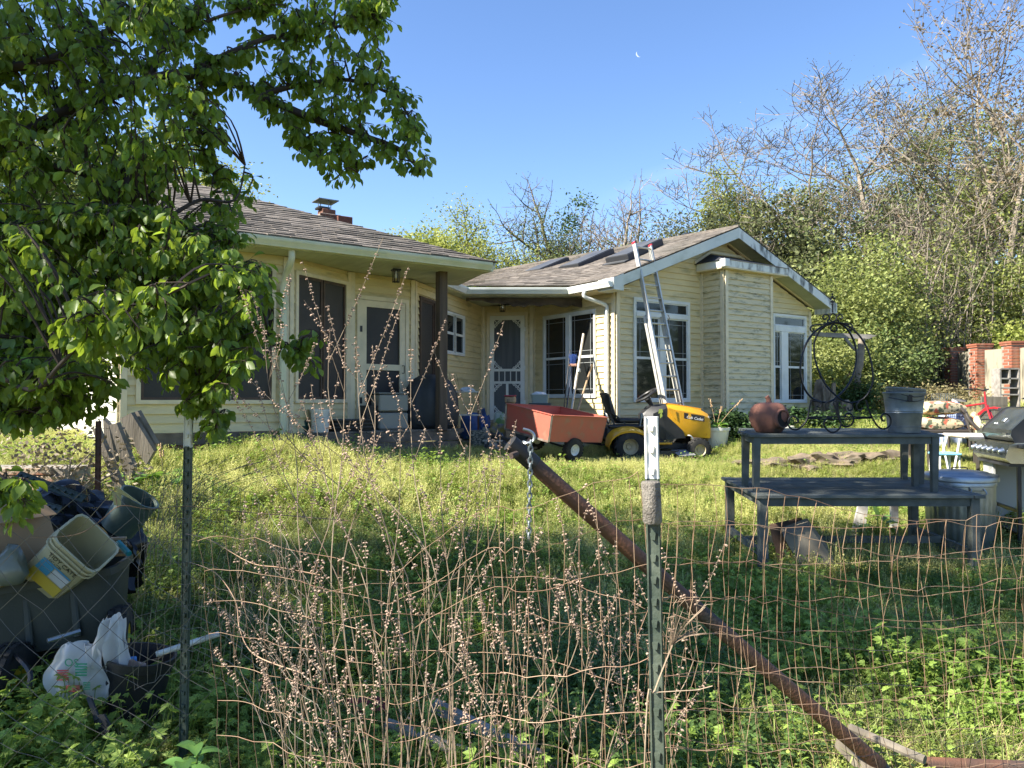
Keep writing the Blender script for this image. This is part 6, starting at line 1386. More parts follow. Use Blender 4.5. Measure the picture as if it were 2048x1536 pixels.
# curled loose ends and collapsed roll on the left
def fC(u_, v_):   # roll fanning from the green post
    a = u_*1.25; r_ = .42+.34*v_; c = W(600,1240,3.0); return V(c.x-.62+.75*u_-.10*math.cos(a*2+v_), 3.15-.6*u_+.12*math.sin(5*u_), .42+.88*v_-.35*u_*v_+.13*math.sin(3*u_))
wiremesh('wire_mesh', fC, 26, 9, .0010, WIREG, fe, .006, 23)
def fD(u_, v_):   # slumped over the wagon: runs diagonally
    c = W(232,1012,2.9); ax_ = V(-.55,-.12,-.62); bx2 = V(.62,.05,-.52); return c+ax_*u_*1.55+bx2*(v_-.28)*1.3+V(0,-.10*math.sin(u_*3),.04*math.sin(v_*7+u_*3))
wiremesh('wire_mesh', fD, 13, 11, .0012, WIREG, fe, .007, 29)
b = MB()
b.tube(catmull([W(60,1075,2.9),W(150,1070,2.9),W(200,1042,2.85),W(240,1012,2.85),W(300,1018,2.9),W(372,1012,3.1),W(440,1020,3.0),W(560,1030,2.8),W(700,1042,2.6)],5),.0016,4)
b.tube(catmull([W(235,1015,2.85),W(231,990,2.86)],2),.0016,4)
b.tube(catmull([W(372,1068,3.12),W(420,1080,2.8),W(500,1125,2.5),W(560,1135,2.4),W(640,1150,2.3)],5),.0018,4)
b.tube(catmull([W(380,1125,3.1),W(430,1145,2.8),W(470,1200,2.5),W(480,1260,2.4),W(510,1310,2.3),W(600,1345,2.2)],5),.0018,4)
b.tube(catmull([W(1345,1188,1.9),W(1332,1200,1.9),W(1325,1195,1.9)],3),.0018,4)
part('loose_wire', b, WIRE, fe, stuff=True)
b = MB()
rw_ = random.Random(4)
for k in range(46):      # fan of fine dark wires behind the green post
    a0, r0_ = rw_.uniform(0,1), rw_.uniform(0,1); p = W(285+90*a0,1130-40*r0_,4.0); q_ = W(330+240*r0_,905+60*a0,4.1); m0 = p.lerp(q_,.5)+V(.10*rw_.uniform(-1,1),0,.10)
    b.tube(catmull([p,m0,q_],4),.0011,3,cap=False)
part('wire_tangle', b, WIREG, fe, stuff=True)
# ================================================================ DEAD SEED STALKS
def weed(base, tips, label, seed, r0=.0027, sub=4, podlen=.16, grp='dead seed stalks at the fence'):
    r_ = random.Random(seed); t = thing('dead_stalk', label, 'dried plant', base, group=grp); st = MB(); pd = MB()
    def pods(pts, f0=0.0):
        L = 0
        for i in range(len(pts)-1):
            a, c = pts[i], pts[i+1]; seg = (c-a).length; n_ = max(1, int(seg/.0085)); d = (c-a).normalized()
            for k in range(n_):
                p = a.lerp(c, (k+r_.random()*.5)/n_); s_ = r_.uniform(.0020,.0042)
                if r_.random() < .25: continue
                for q_ in (-1,1):
                    o = V(r_.gauss(0,1),r_.gauss(0,.7),r_.gauss(-.2,.4)); o = (o-d*o.dot(d)).normalized()*q_; tip = p+o*s_*2.3+Z*-.001; e1 = d; e2 = o.cross(d)
                    mid = p+o*s_*1.3
                    pd.add([p, mid+e1*s_*.8, mid+e2*s_*.8, mid-e1*s_*.8, mid-e2*s_*.8, tip+e1*s_*.6, tip+e2*s_*.6, tip-e1*s_*.6, tip-e2*s_*.6],
                           [(0,1,2),(0,2,3),(0,3,4),(0,4,1),(1,5,6,2),(2,6,7,3),(3,7,8,4),(4,8,5,1)])
    for (px, py, Y) in tips:
        T = W(px,py,Y); L = (T-base).length; mid = base.lerp(T,.5)+V(r_.gauss(0,.06)*L-.22*(T.x-base.x),r_.gauss(0,.03)*L,.05*L)
        pts = catmull([base+V(r_.gauss(0,.012),r_.gauss(0,.012),0), mid, base.lerp(T,.8)+V(r_.gauss(0,.008),0,.01), T],5); n_ = len(pts)
        st.tube(pts,[r0*(1-.72*i/(n_-1)) for i in range(n_)],5,cap=False)
        k0 = int(n_*.82); pods(pts[k0:])
        for s_ in range(sub):
            i = r_.randint(int(n_*.42), n_-3); a = pts[i]; d = (pts[i+1]-pts[i]).normalized(); sgn = 1 if s_%2 else -1
            o = V(sgn*r_.uniform(.4,1),r_.gauss(0,.4),r_.uniform(.5,1.2)).normalized(); L2 = L*r_.uniform(.07,.20); e_ = a+(o*.75+d*.5)*L2
            sp = catmull([a, a.lerp(e_,.5)+V(0,0,-.006), e_+Z*.01],3); st.tube(sp,[r0*.42,r0*.36,r0*.32,r0*.28,r0*.25,r0*.2,r0*.18][:len(sp)],4,cap=False); pods(sp[max(0,int(len(sp)*.35)):])
    part('stem', st, STEMB, t); part('seed_pods', pd, PODS, t, stuff=True)
    return t
weed(V(-.36,2.35,.0), [(528,652,2.55),(512,760,2.5),(622,768,2.45),(548,700,2.6)], 'tall dead stalk with pods leftmost against the dark screens', 1)
weed(V(-.42,2.2,.0), [(660,655,2.4),(690,668,2.45),(640,800,2.35)], 'tall branching dead stalk in front of the porch screens', 2)
weed(V(-.30,2.15,.0), [(712,672,2.35),(745,690,2.4),(822,695,2.4),(800,830,2.35)], 'dead stalk reaching up over the porch screen door', 3)
weed(V(-.20,2.3,.0), [(942,768,2.5),(880,850,2.45)], 'dead stalk bending right towards the porch post', 4, sub=6)
weed(V(-.10,2.3,.0), [(1000,868,2.45),(965,900,2.5)], 'short dead stalk ending left of the rusty pipe top', 5, sub=3)
low = [(-.62,2.25,((470,1080),(520,1180),(450,1210),(560,1100)),'low dead stalk at the left end of the fence'),(-.52,2.1,((560,1010),(600,1120),(640,1200),(540,1290)),'low dead stalk beneath the leftmost tall one'),
 (-.28,2.0,((730,1080),(680,1150),(760,1200),(650,1290)),'low dead stalk in the middle of the fence'),(-.15,2.05,((860,1090),(820,1180),(900,1230),(940,1120)),'low dead stalk left of the hanging chain'),
 (-.02,2.05,((1000,1080),(960,1170),(1040,1190),(1010,1290)),'low dead stalk directly under the hanging chain'),(.10,2.0,((1110,1150),(1160,1120),(1190,1230),(1090,1250)),'low dead stalk left of the main post'),
 (.22,2.05,((1230,1080),(1200,1190),(1260,1250),(1240,1330)),'low dead stalk close against the main post'),(.38,2.0,((1390,1160),(1345,1240)),'short dead stalk just right of the main post'),
 (-.40,1.95,((600,1330),(560,1380),(700,1390),(650,1420)),'lowest dead stalk at the bottom left of the fence'),(.02,1.95,((1080,1360),(980,1390),(1050,1440)),'lowest dead stalk between the fallen poles')]
for k, (x, y, tp_, lb) in enumerate(low): weed(V(x,y,0), [(a, b_, y+.12) for a, b_ in tp_], lb, 20+k, r0=.0021, sub=5)
# dry umbel right of main post
b = MB(); s0_ = V(.30,1.87,0); pts = catmull([s0_,W(1292,1450,1.84),W(1310,1380,1.84),W(1345,1290,1.84)],5); b.tube(pts,.0022,4)
for k in range(26):
    r_ = rnd; e_ = W(1345+rnd.uniform(-20,70),1290-rnd.uniform(20,90),1.84+rnd.uniform(-.05,.05)); b.tube(catmull([pts[-1],pts[-1].lerp(e_,.5)+V(0,0,.008),e_],2),.0008,3)
    b.tube([e_,e_+V(rnd.uniform(-.02,.02),0,rnd.uniform(0,.02))],.0007,3)
b.tube([W(1308,1385,1.84),W(1395,1380,1.84),W(1425,1372,1.84)],.0013,3)
solo('dry_umbel', b, STEMB, 'thin dried flower umbel crossing the main steel post', 'dried plant', loc=s0_)
# ================================================================ VEGETATION
nr_ = np.random.default_rng(7)
def npmesh(name, co, faces_n, tone, m, smooth=False):
    """co (K*n,3) polygons of n corners each"""
    me = bpy.data.meshes.new(name); K = len(co)//faces_n
    me.vertices.add(len(co)); me.vertices.foreach_set('co', co.astype(np.float32).ravel())
    me.loops.add(len(co)); me.loops.foreach_set('vertex_index', np.arange(len(co), dtype=np.int32))
    me.polygons.add(K); me.polygons.foreach_set('loop_start', np.arange(0, len(co), faces_n, dtype=np.int32))
    me.update(calc_edges=True); at = me.attributes.new('tone', 'FLOAT', 'POINT'); at.data.foreach_set('value', tone.astype(np.float32)); me.materials.append(m); return me
def unit(a): return a/np.maximum(np.linalg.norm(a, axis=1, keepdims=True), 1e-9)
def leafquads(P, size, up=.35, aspect=.55, rng=nr_, down=0.0):
    """rhombic leaves at points P; returns (4K,3)"""
    K = len(P); d = rng.normal(size=(K,3)); d[:,2] = d[:,2]*.6-down; d = unit(d); n = rng.normal(size=(K,3)); n[:,2] += up*3; s = unit(np.cross(d, n)); L = size*rng.uniform(.7,1.3,(K,1))
    a = P-d*L/2; b = P+s*L*aspect/2+d*L*.05; c = P+d*L/2; e = P-s*L*aspect/2+d*L*.05
    return np.stack([a,b,c,e],1).reshape(-1,3)
def cloud(clumps, per, r_, size, rng=nr_, flat=.7, down=0, tone=(.75,1.3)):
    C = np.repeat(clumps, per, 0); g = rng.normal(size=C.shape)*r_; g[:,2] *= flat; P = C+g
    t = np.repeat(rng.uniform(tone[0],tone[1],len(clumps)), per)*rng.uniform(.85,1.15,len(P)); return leafquads(P, size, down=down, rng=rng), np.repeat(t, 4)
def grow(base, H, seed, spread=.5, levels=4, r0=.16, lean=(0,0), kids=(3,4), up=.35, first=.30, wob=.10):
    """recursive limbs; returns MB and tip points"""
    r_ = random.Random(seed); mb = MB(); tips = []; mids = []; rm = .008 if H > 5 else .005
    def rec(p, d, L, r, lv):
        n = 4; pts = [p]; q = p.copy(); dd = d.copy()
        for i in range(n):
            dd = (dd+V(r_.gauss(0,wob),r_.gauss(0,wob),r_.gauss(0,wob*.6))+V(0,0,up*.12)).normalized(); q = q+dd*L/n; pts.append(q.copy())
        mb.tube(pts,[max(rm, r*(1-.42*i/n)) for i in range(n+1)], 6 if lv == levels else (4 if lv > 1 else 3), cap=False)
        if lv <= 2: mids.extend(pts[1:])
        if lv == 0: tips.append(q); return
        k = r_.randint(*kids)+(1 if lv == levels else 0)
        for j in range(k):
            f = first+(1-first)*(j+r_.random()*.6)/k if lv == levels else r_.uniform(.35,1); i = min(n-1, int(f*n)); s = pts[i].lerp(pts[i+1], f*n-i)
            a = TAU*(j*.38+r_.random()*.3); side = V(math.cos(a),math.sin(a),0); side = (side-dd*side.dot(dd)).normalized()
            d2 = (dd*(1-spread)+side*(spread+r_.uniform(0,.35))+V(0,0,up*.5)).normalized(); rec(s, d2, L*r_.uniform(.50,.72), r*.52*r_.uniform(.8,1.1), lv-1)
        rec(pts[-1], dd, L*.6, r*.55, lv-1)
    rec(Vector(base), V(lean[0],lean[1],1).normalized(), H*.40, r0, levels); return mb, tips, mids
def tree(name, label, cat, base, H, seed, leaf=None, barkm=BARK, lsize=.10, per=10, lr=.3, group=None, ltone=(.75,1.3), extra=None, dens=1.0, wide=1.25, **k):
    t = thing(name, label, cat, base, group=group); off = np.array(ORG[t.name])
    mb, tips, mids = grow(base, H, seed, **k); bz = base.z; f_ = H/(float(np.percentile([v[2] for v in mb.v],98.5))-bz); mb.v = [(base.x+(v[0]-base.x)*wide*min(f_,1.25)/1.25, base.y+(v[1]-base.y)*wide*min(f_,1.25)/1.25, bz+(v[2]-bz)*f_) for v in mb.v]
    sc2 = lambda p: V(base.x+(p.x-base.x)*wide*min(f_,1.25)/1.25, base.y+(p.y-base.y)*wide*min(f_,1.25)/1.25, bz+(p.z-bz)*f_); tips = [sc2(p) for p in tips]; mids = [sc2(p) for p in mids]
    part('trunk', mb, barkm, t, smooth=False)
    if leaf:
        T = np.array([list(p) for p in tips+mids]); rng = np.random.default_rng(seed)
        if extra is not None: T = np.concatenate([T, extra])
        T = T[rng.random(len(T)) < dens]; co, tn = cloud(T, per, lr, lsize, rng, tone=ltone); part('crown', npmesh('crown', co-off, 4, tn, leaf), leaf, t, stuff=True)
    return t
def bush(name, label, cat, c, dims, n, per, lsize, leaf, seed, group=None, r_=.22, stems=True, barkm=BARKD, down=0, tone=(.65,1.35), shell=.55):
    """crown of leaf clumps in an uneven ellipsoid standing on its own stems"""
    rng = np.random.default_rng(seed); c = Vector(c); t = thing(name, label, cat, c, group=group); d = unit(rng.normal(size=(n,3))); rad = rng.uniform(shell,1,(n,1))
    nz = np.array([1.5*mn.noise(V(*(x*1.8))+V(seed,seed,0)) for x in d]); nz2 = np.array([mn.noise(V(*(x*4.5))+V(0,seed,seed)) for x in d]); P = d*rad*(1+.45*nz+.25*nz2)[:,None]*np.array(dims)[None]/2
    P[:,2] += dims[2]/2; P = P[P[:,2] > .05]; co, tn = cloud(P, per, r_, lsize, rng, down=down, tone=tone)
    part('crown', npmesh('crown', co, 4, tn, leaf), leaf, t, local=True, stuff=True)
    if stems:
        b = MB(); r0_ = random.Random(seed)
        for k in range(9):
            p = P[r0_.randrange(len(P))]; e_ = V(*p)*.9; s0_ = V(r0_.uniform(-.12,.12)*dims[0],r0_.uniform(-.1,.1)*dims[1],-.1); m0 = s0_.lerp(e_,.5)+V(-.1*e_.x,0,.15*e_.z); b.tube(catmull([s0_,m0,e_],3),[.022*dims[2]**.5*(1-.12*i) for i in range(7)],4,cap=False)
        part('stems', b, barkm, t, local=True)
    return t
LG1 = leafm('leaf_spring_green', (.17,.215,.06), (.29,.31,.11), .35, (.45,.5,.12)); LG2 = leafm('leaf_yellow_green', (.21,.26,.055), (.30,.31,.09), .35, (.5,.55,.1)); LG3 = leafm('leaf_dark_bamboo', (.065,.085,.035), (.17,.18,.075), .3)
LG4 = leafm('leaf_mid_green', (.085,.135,.04), (.17,.21,.07), .35); LG5 = leafm('leaf_bud_red', (.19,.12,.07), (.22,.19,.10), .25); LGI = leafm('leaf_ivy', (.045,.085,.02), (.09,.14,.035), .25); LGP = leafm('leaf_grey_green', (.11,.15,.05), (.20,.22,.09), .3)
def B(px, Y, dz=0): x = (px-1024)/FPX*Y; return V(x, Y, G(x,Y)-.1+dz)
Hh = lambda py, Y, px=1500: 1.6+(800-py)/FPX*Y-G((px-1024)/FPX*Y,Y)
# ---- woods behind the house, one by one
tree('maple_tree','light green spring tree behind the left roof corner','tree',B(868,27),Hh(448,27)*.86,11,LG2,lsize=.13,per=16,lr=.34,r0=.14,spread=.45,levels=4)
tree('maple_tree','small pale tree top showing just over the left roof','tree',B(775,34),Hh(455,34)*.93,12,LG2,lsize=.13,per=8,lr=.3,r0=.12,levels=4)
tree('maple_tree','airy light green tree behind the middle of the roofs','tree',B(985,29),Hh(432,29)*.98,13,LG2,lsize=.105,per=8,lr=.34,r0=.14,spread=.5)
tree('maple_tree','thin leaved tree left of the ivy covered trunk','tree',B(1065,31),Hh(440,31)*.97,14,LGP,lsize=.09,per=7,lr=.35,r0=.12,spread=.5)
tv = tree('bare_tree','ivy covered bare tree rising behind the skylights','tree',B(1143,32),Hh(345,32)*.93,15,LGP,lsize=.07,per=1,lr=.3,r0=.2,spread=.62,levels=5,kids=(2,3),dens=.3)
iv = np.array([[0+.25*math.sin(z*1.7), 0, z] for z in np.linspace(2,Hh(350,32)*.88,46)])+nr_.normal(size=(46,3))*.18
co, tn = cloud(iv, 70, .27, .13); part('ivy', npmesh('ivy', co, 4, tn, LGI), LGI, tv, local=True, stuff=True)
tree('bare_tree','bare grey tree right of the ivy covered one','tree',B(1222,33),Hh(365,33)*.97,16,None,BARKP,r0=.18,spread=.58,levels=5,kids=(2,3),wob=.14)
tree('bare_tree','bare tree with arching limbs behind the ladder top','tree',B(1310,34),Hh(358,34)*.95,17,LGP,BARKP,lsize=.06,per=1,lr=.25,r0=.17,spread=.6,levels=5,kids=(2,3),wob=.14,dens=.25)
bush('scrub_thicket','olive scrub thicket behind the ridge of the gable roof','shrub',B(1300,28),(7,3,Hh(468,28)),150,50,.11,LGP,18,r_=.35)
bush('scrub_thicket','low yellowish scrub behind the middle roof line','shrub',B(1130,27),(7,3,Hh(492,27)),140,45,.11,LGP,19,r_=.35)
tree('bamboo_clump','slender bamboo plume sticking up left of the gable peak','bamboo',B(1385,30),Hh(398,30)*.9,20,LG3,lsize=.11,per=14,lr=.26,r0=.05,spread=.25,levels=3)
tree('bamboo_clump','pale green bamboo plume next to the gable peak','bamboo',B(1440,31),Hh(410,31)*.9,21,LGP,lsize=.11,per=14,lr=.28,r0=.05,spread=.25,levels=3)
for k, (px, Y, py, wx, lb) in enumerate(((1425,27,452,3.6,'lower end of the dark bamboo grove left of the gable peak'),(1500,25.5,440,4.0,'dark bamboo behind the gable peak'),(1548,25,412,3.6,'tallest dark bamboo clump behind the right roof slope'),(1610,24.5,425,4.2,'dark bamboo clump above the right rake board'),(1668,24,450,3.8,'olive bamboo clump between the roof and the bare trees'),(1560,23,540,3.2,'shaded bamboo foot right behind the roof'),(1640,22.5,560,3.4,'dense dark bamboo low beside the roof corner'))):
    bush('bamboo_clump',lb,'bamboo',B(px,Y),(wx,3.0,Hh(py,Y,px)),260,52,.15,LG3 if k != 4 else LGP,30+k,'bamboo grove behind the house',r_=.30,down=.35,tone=(.5,1.5),shell=.35)
tree('willow_tree','yellow green tree rising behind the bamboo grove','tree',B(1560,31),Hh(322,31)*.93,40,LG2,BARKP,lsize=.12,per=15,lr=.33,r0=.16,spread=.45)
tree('bare_tree','large spreading bare tree right of the yellow green one','tree',B(1722,30),Hh(205,30)*1.0,41,LGP,BARKP,lsize=.07,per=1,lr=.25,r0=.15,spread=.58,levels=6,kids=(3,3),wob=.12,dens=.25,wide=1.7)
tree('bare_tree','bare tree half hidden behind the large spreading one','tree',B(1830,33),Hh(235,33)*1.0,42,LGP,BARKP,lsize=.08,per=2,lr=.3,r0=.13,spread=.55,levels=5,kids=(3,4),dens=.5)
tree('budding_tree','tall tree with reddish buds at the top right','tree',B(1990,26),Hh(30,26)*1.0,43,LG5,BARKP,lsize=.13,per=2,lr=.12,r0=.13,spread=.52,levels=5,kids=(3,3),lean=(-.05,0),dens=.28)
tree('budding_tree','second red budded tree cut by the right edge','tree',B(2090,28),Hh(-30,28)*1.0,44,LG5,BARKP,lsize=.13,per=2,lr=.12,r0=.13,spread=.5,levels=5,kids=(3,3),dens=.25)
tree('walnut_tree','green leafed tree among the budding trees at the right','tree',B(1975,29),Hh(150,29)*.9,45,LG1,BARK,lsize=.13,per=7,lr=.4,r0=.22,spread=.5,levels=4,kids=(3,4))
tree('walnut_tree','green leafed tree top left of the red budded one','tree',B(1905,31),Hh(215,31)*.88,46,LG1,BARK,lsize=.12,per=6,lr=.36,r0=.2,spread=.45,levels=4,kids=(3,3))
for k, (px, Y, py, lb) in enumerate(((1760,25,330,'grey brown vine tangled saplings left of the brick wall'),(1850,25.5,330,'vine tangled saplings above the leftmost brick pillar'),(1930,24.5,320,'vine tangled saplings above the middle pillars'),(2010,24,340,'vine tangled saplings above the right pillar'),(1700,24,430,'thin bare saplings leaning over the arbour'),(1800,22.5,420,'pale slanting saplings in front of the tangle'),(1890,23,400,'pale upright saplings behind the wall'))):
    t = thing('sapling_thicket', lb, 'saplings', B(px,Y), group='bare saplings behind the wall'); b = MB(); r_ = random.Random(50+k); base = B(px,Y); H_s = Hh(py,Y,px); tips_ = []
    for j in range(20):
        s0_ = base+V(r_.uniform(-1.6,1.6),r_.uniform(-.8,.8),0); e_ = s0_+V(r_.gauss(0,1.1),r_.gauss(0,.5),H_s*r_.uniform(.5,.95)); m0 = s0_.lerp(e_,.5)+V(r_.gauss(0,.45),0,.2); pts = catmull([s0_,m0,e_],4); rr0 = r_.uniform(.015,.040); b.tube(pts,[rr0*(1-.09*i) for i in range(9)],4,cap=False)
        for q_ in range(9):
            i = r_.randint(2,7); a = pts[i]; e2 = a+V(r_.gauss(0,.6),r_.gauss(0,.3),r_.uniform(.1,1.0)); b.tube(catmull([a,a.lerp(e2,.5)+V(r_.gauss(0,.1),0,.05),e2],2),[.010,.008,.006,.005,.004],3,cap=False); tips_.append(list(e2))
    part('stems', b, BARKP, t); co, tn = cloud(np.array(tips_)-np.array(ORG[t.name]), 6, .22, .10, np.random.default_rng(60+k)) if k in (1,4) else cloud(np.array(tips_)-np.array(ORG[t.name]), 12, .28, .11, np.random.default_rng(60+k)); part('leaves', npmesh('leaves', co, 4, tn, LG5 if k in (1,4) else (LG2 if k%2 else LGP)), LGP, t, local=True, stuff=True)
for k, (px, Y, py, wx, n_, mt, ls, lb) in enumerate(((1690,20.5,520,3.2,200,LG1,.11,'bright green maple scrub right of the roof corner'),(1760,21.5,480,3.6,260,LG1,.11,'tallest bright green scrub above the arbour'),(1785,26.5,560,3.0,180,LG4,.12,'dark green scrub above the leftmost brick pillar'),
      (1665,19,655,2.4,150,LG1,.09,'light green shrub inside the iron hoops'),(1745,19.5,650,2.6,190,LG4,.09,'mid green shrub right of the arbour post'),(1778,21.5,640,1.8,150,LG4,.10,'leafy shrub left of the leftmost pillar'),
      (1890,27,470,4.8,280,LG1,.13,'leafy vines massed over the left pillars'),(1970,25.5,490,4.6,280,LG1,.13,'leafy vines massed over the middle pillars'),(2050,24,500,4.2,260,LG1,.13,'leafy vines massed over the right pillar'),(2050,21.5,640,1.6,110,LG2,.12,'yellow green sprays drooping onto the stucco wall'))):
    z_up = 0
    o = bush('green_shrub',lb,'shrub',B(px,Y),(wx,2.6,Hh(py,Y,px)),n_,46,ls,mt,80+k,r_=.24,tone=(.55,1.45),shell=.45)
# vine on pillar, dry brush before the wall
for k, (px, Y, py, wx, lb) in enumerate(((1815,18.5,768,1.8,'dry brown brush left of the brick pillars'),(1880,18.5,775,1.7,'dry brown brush in front of the leftmost pillars'),(1935,17,775,1.6,'dry weeds behind the patio cushions'))):
    bush('dry_brush',lb,'shrub',B(px,Y),(wx,1.2,Hh(py,Y,px)),90,34,.07,leafm('leaf_dry', (.26,.20,.11), (.20,.20,.08), .2),100+k,r_=.16,barkm=BARKP)
bush('ivy_clump','dark ivy wrapped round the foot of the arbour post','ivy',B(1712,17.15),(.75,.6,Hh(748,17.15)),70,50,.07,LGI,110,r_=.10)
# far wood closing the horizon
def farwood():
    b = []; rng = np.random.default_rng(200); P = []
    for a in np.linspace(-2.9, 2.9, 900):
        d = rng.uniform(52,70); x, y = d*math.sin(a), d*math.cos(a)
        hh = rng.uniform(5,9)*(.8+.3*math.sin(a*9)); n_ = 7
        for k in range(n_): P.append([x+rng.normal()*1.2,y+rng.normal()*1.2,G(0,30)+hh*(k+.5)/n_])
    co, tn = cloud(np.array(P), 22, .8, .55, rng, tone=(.5,1.4)); me = npmesh('distant_wood', co, 4, tn, LG4); o = bpy.data.objects.new('distant_wood', me); col.objects.link(o); o['label'] = 'green wood far off all round the yard'; o['category'] = 'woodland'; o['kind'] = 'stuff'
farwood()
tree('oak_tree','light leaved tree peeping over the left end roof','tree',B(300,24),Hh(285,24,300)*.95,120,LG2,lsize=.12,per=14,lr=.34,r0=.16,spread=.5)
tree('oak_tree','tall green tree beyond the left end of the house','tree',B(60,22),Hh(230,22,60)*.95,121,LG4,lsize=.13,per=12,lr=.36,r0=.2,spread=.5)
# shade trees standing left of the picture
for k, (x, y, z, dx, dy, dz, n_, lb) in enumerate(((-10.6,1.7,8.4,6.4,4.4,4.2,320,'tall shade tree standing far left of the yard'),(-6.2,3.0,8.6,6.4,4.4,4.0,330,'tall shade tree standing left of the wagon'),(-19,-4,9,6,4,4,200,'tall tree at the far left boundary'))):
    base = V(x,y,G(x,y)); t = thing('shade_tree', lb, 'tree', base); rng = np.random.default_rng(130+k); d = unit(rng.normal(size=(n_,3)))*rng.uniform(.2,1,(n_,1))**.5*np.array([dx,dy,dz])/2; P = d+np.array([0,0,z-base.z]); co, tn = cloud(P, 22, .26, .17, rng); part('crown', npmesh('crown', co, 4, tn, LG4), LG4, t, local=True, stuff=True)
    b = MB(); b.tube([V(0,0,-.2),V(.1,0,3),V(-.1,.1,z-base.z)],[.22,.17,.10],8)
    for j in range(12): p = P[j*17 % len(P)]; b.tube(catmull([V(0,0,z-base.z-2.6+j*.15),V(*p)*.5+V(0,0,(z-base.z)*.5-1),V(*p)],3),[.06-.006*i for i in range(7)],5,cap=False)
    part('trunk', b, BARK, t, local=True)
# ---- shrubs along the gable wall
PEO = leafm('leaf_peony', (.028,.060,.018), (.05,.095,.025), .2)
for k, (px, Y, py, wx, lb) in enumerate(((1462,13.45,806,.75,'dark leafed shrub at the foot of the bump-out'),(1500,13.3,826,.65,'dark shrub between the planter and the pumpkin pot'),(1592,14.4,812,.8,'dark shrub under the right gable window'),(1640,14.6,822,.8,'low dark shrub at the right house corner'),(1548,13.9,822,.55,'small dark shrub behind the pumpkin pot'))):
    bush('garden_shrub',lb,'shrub',B(px,Y,.05),(wx,.6,Hh(py,Y,px)),60,36,.075,PEO,150+k,r_=.085,tone=(.6,1.4))
bush('vine_brush','grey dead vine tangle beside the leaning planks','dried vine',V(W(130,960,7.0).x,7.0,G(-4,7)),(1.1,.7,.75),60,20,.05,leafm('leaf_grey_dead', (.25,.20,.13), (.16,.13,.09), .1),160,r_=.14,barkm=BARKP)
# ================================================================ PEAR TREE
pt_ = thing('pear_tree', 'dark green leafy pear tree overhanging the whole left side', 'tree', V(-3.7,3.3,0)); po = ORG[pt_.name]; pr = random.Random(77)
def PX(lst): return [W(a, b_, d) for a, b_, d in lst]
main = [ [V(-3.7,3.3,-.1),V(-3.65,3.3,1.0),V(-3.5,3.4,1.9),V(-3.3,3.6,2.6)],
 [V(-3.3,3.6,2.6)]+PX([(-60,330,3.7),(120,230,3.75),(290,165,3.8),(380,148,3.85),(440,150,3.9),(520,190,3.95),(620,235,4.0),(720,270,4.0),(800,300,4.05),(845,345,4.05)]),
 PX([(380,148,3.85),(450,110,3.9),(540,75,4.0),(640,60,4.05),(740,40,4.1)]), PX([(400,150,3.85),(405,200,3.8),(420,290,3.8),(428,330,3.8),(420,400,3.75)]), PX([(520,190,3.95),(600,170,4.0),(700,160,4.0),(790,195,4.05),(830,260,4.05)]), PX([(560,205,3.95),(600,260,3.95),(640,320,3.95)]),
 PX([(300,165,3.8),(330,90,3.8),(420,40,3.8),(520,10,3.9)]), PX([(640,235,4.0),(700,300,4.0),(715,345,4.0)]),
 [V(-3.5,3.4,1.9)]+PX([(-120,520,3.4),(60,470,3.3),(200,440,3.3),(330,440,3.4),(430,480,3.5),(500,560,3.5)]), PX([(330,440,3.4),(400,400,3.5),(470,400,3.55),(490,330,3.6)]),
 [V(-3.5,3.4,1.7)]+PX([(-100,640,3.3),(80,640,3.2),(230,600,3.2),(360,620,3.3),(470,670,3.4),(600,700,3.4)]), PX([(230,600,3.2),(330,680,3.2),(400,760,3.2),(430,850,3.2)]),
 [V(-3.3,3.6,2.4)]+PX([(-80,180,3.4),(100,120,3.4),(220,60,3.5),(300,20,3.5)]), PX([(-60,300,3.5),(100,330,3.4),(230,370,3.5),(300,390,3.5)]), PX([(80,640,3.2),(60,740,3.0),(40,830,2.9)]),
 [V(-3.55,3.3,1.4)]+PX([(-90,760,2.8),(60,780,2.7),(120,730,2.6),(190,660,2.5),(290,610,2.45),(330,590,2.45)]), PX([(-80,900,2.6),(10,960,2.6),(60,1010,2.6)]), PX([(230,600,3.2),(150,700,3.1),(110,790,3.0)]) ]
rad = [.11,.040,.018,.010,.016,.012,.018,.012,.026,.011,.022,.012,.030,.018,.010,.011,.010,.010]
b = MB(); skel = []
for pth, r0_ in zip(main, rad):
    c_ = catmull(pth, 4); n_ = len(c_); b.tube(c_,[r0_*(1-.72*i/(n_-1)) for i in range(n_)],7,cap=False); skel += c_
part('trunk', b, M('pear_bark', (.040,.030,.024), .95, c2=(.07,.055,.045), scale=12, bump=.5, bscale=30), pt_, smooth=60)
SK = np.array([list(p) for p in skel])
def inpoly(x, y, pl):
    c_ = False; j = len(pl)-1
    for i in range(len(pl)):
        if (pl[i][1] > y) != (pl[j][1] > y) and x < (pl[j][0]-pl[i][0])*(y-pl[i][1])/(pl[j][1]-pl[i][1])+pl[i][0]: c_ = not c_
        j = i
    return c_
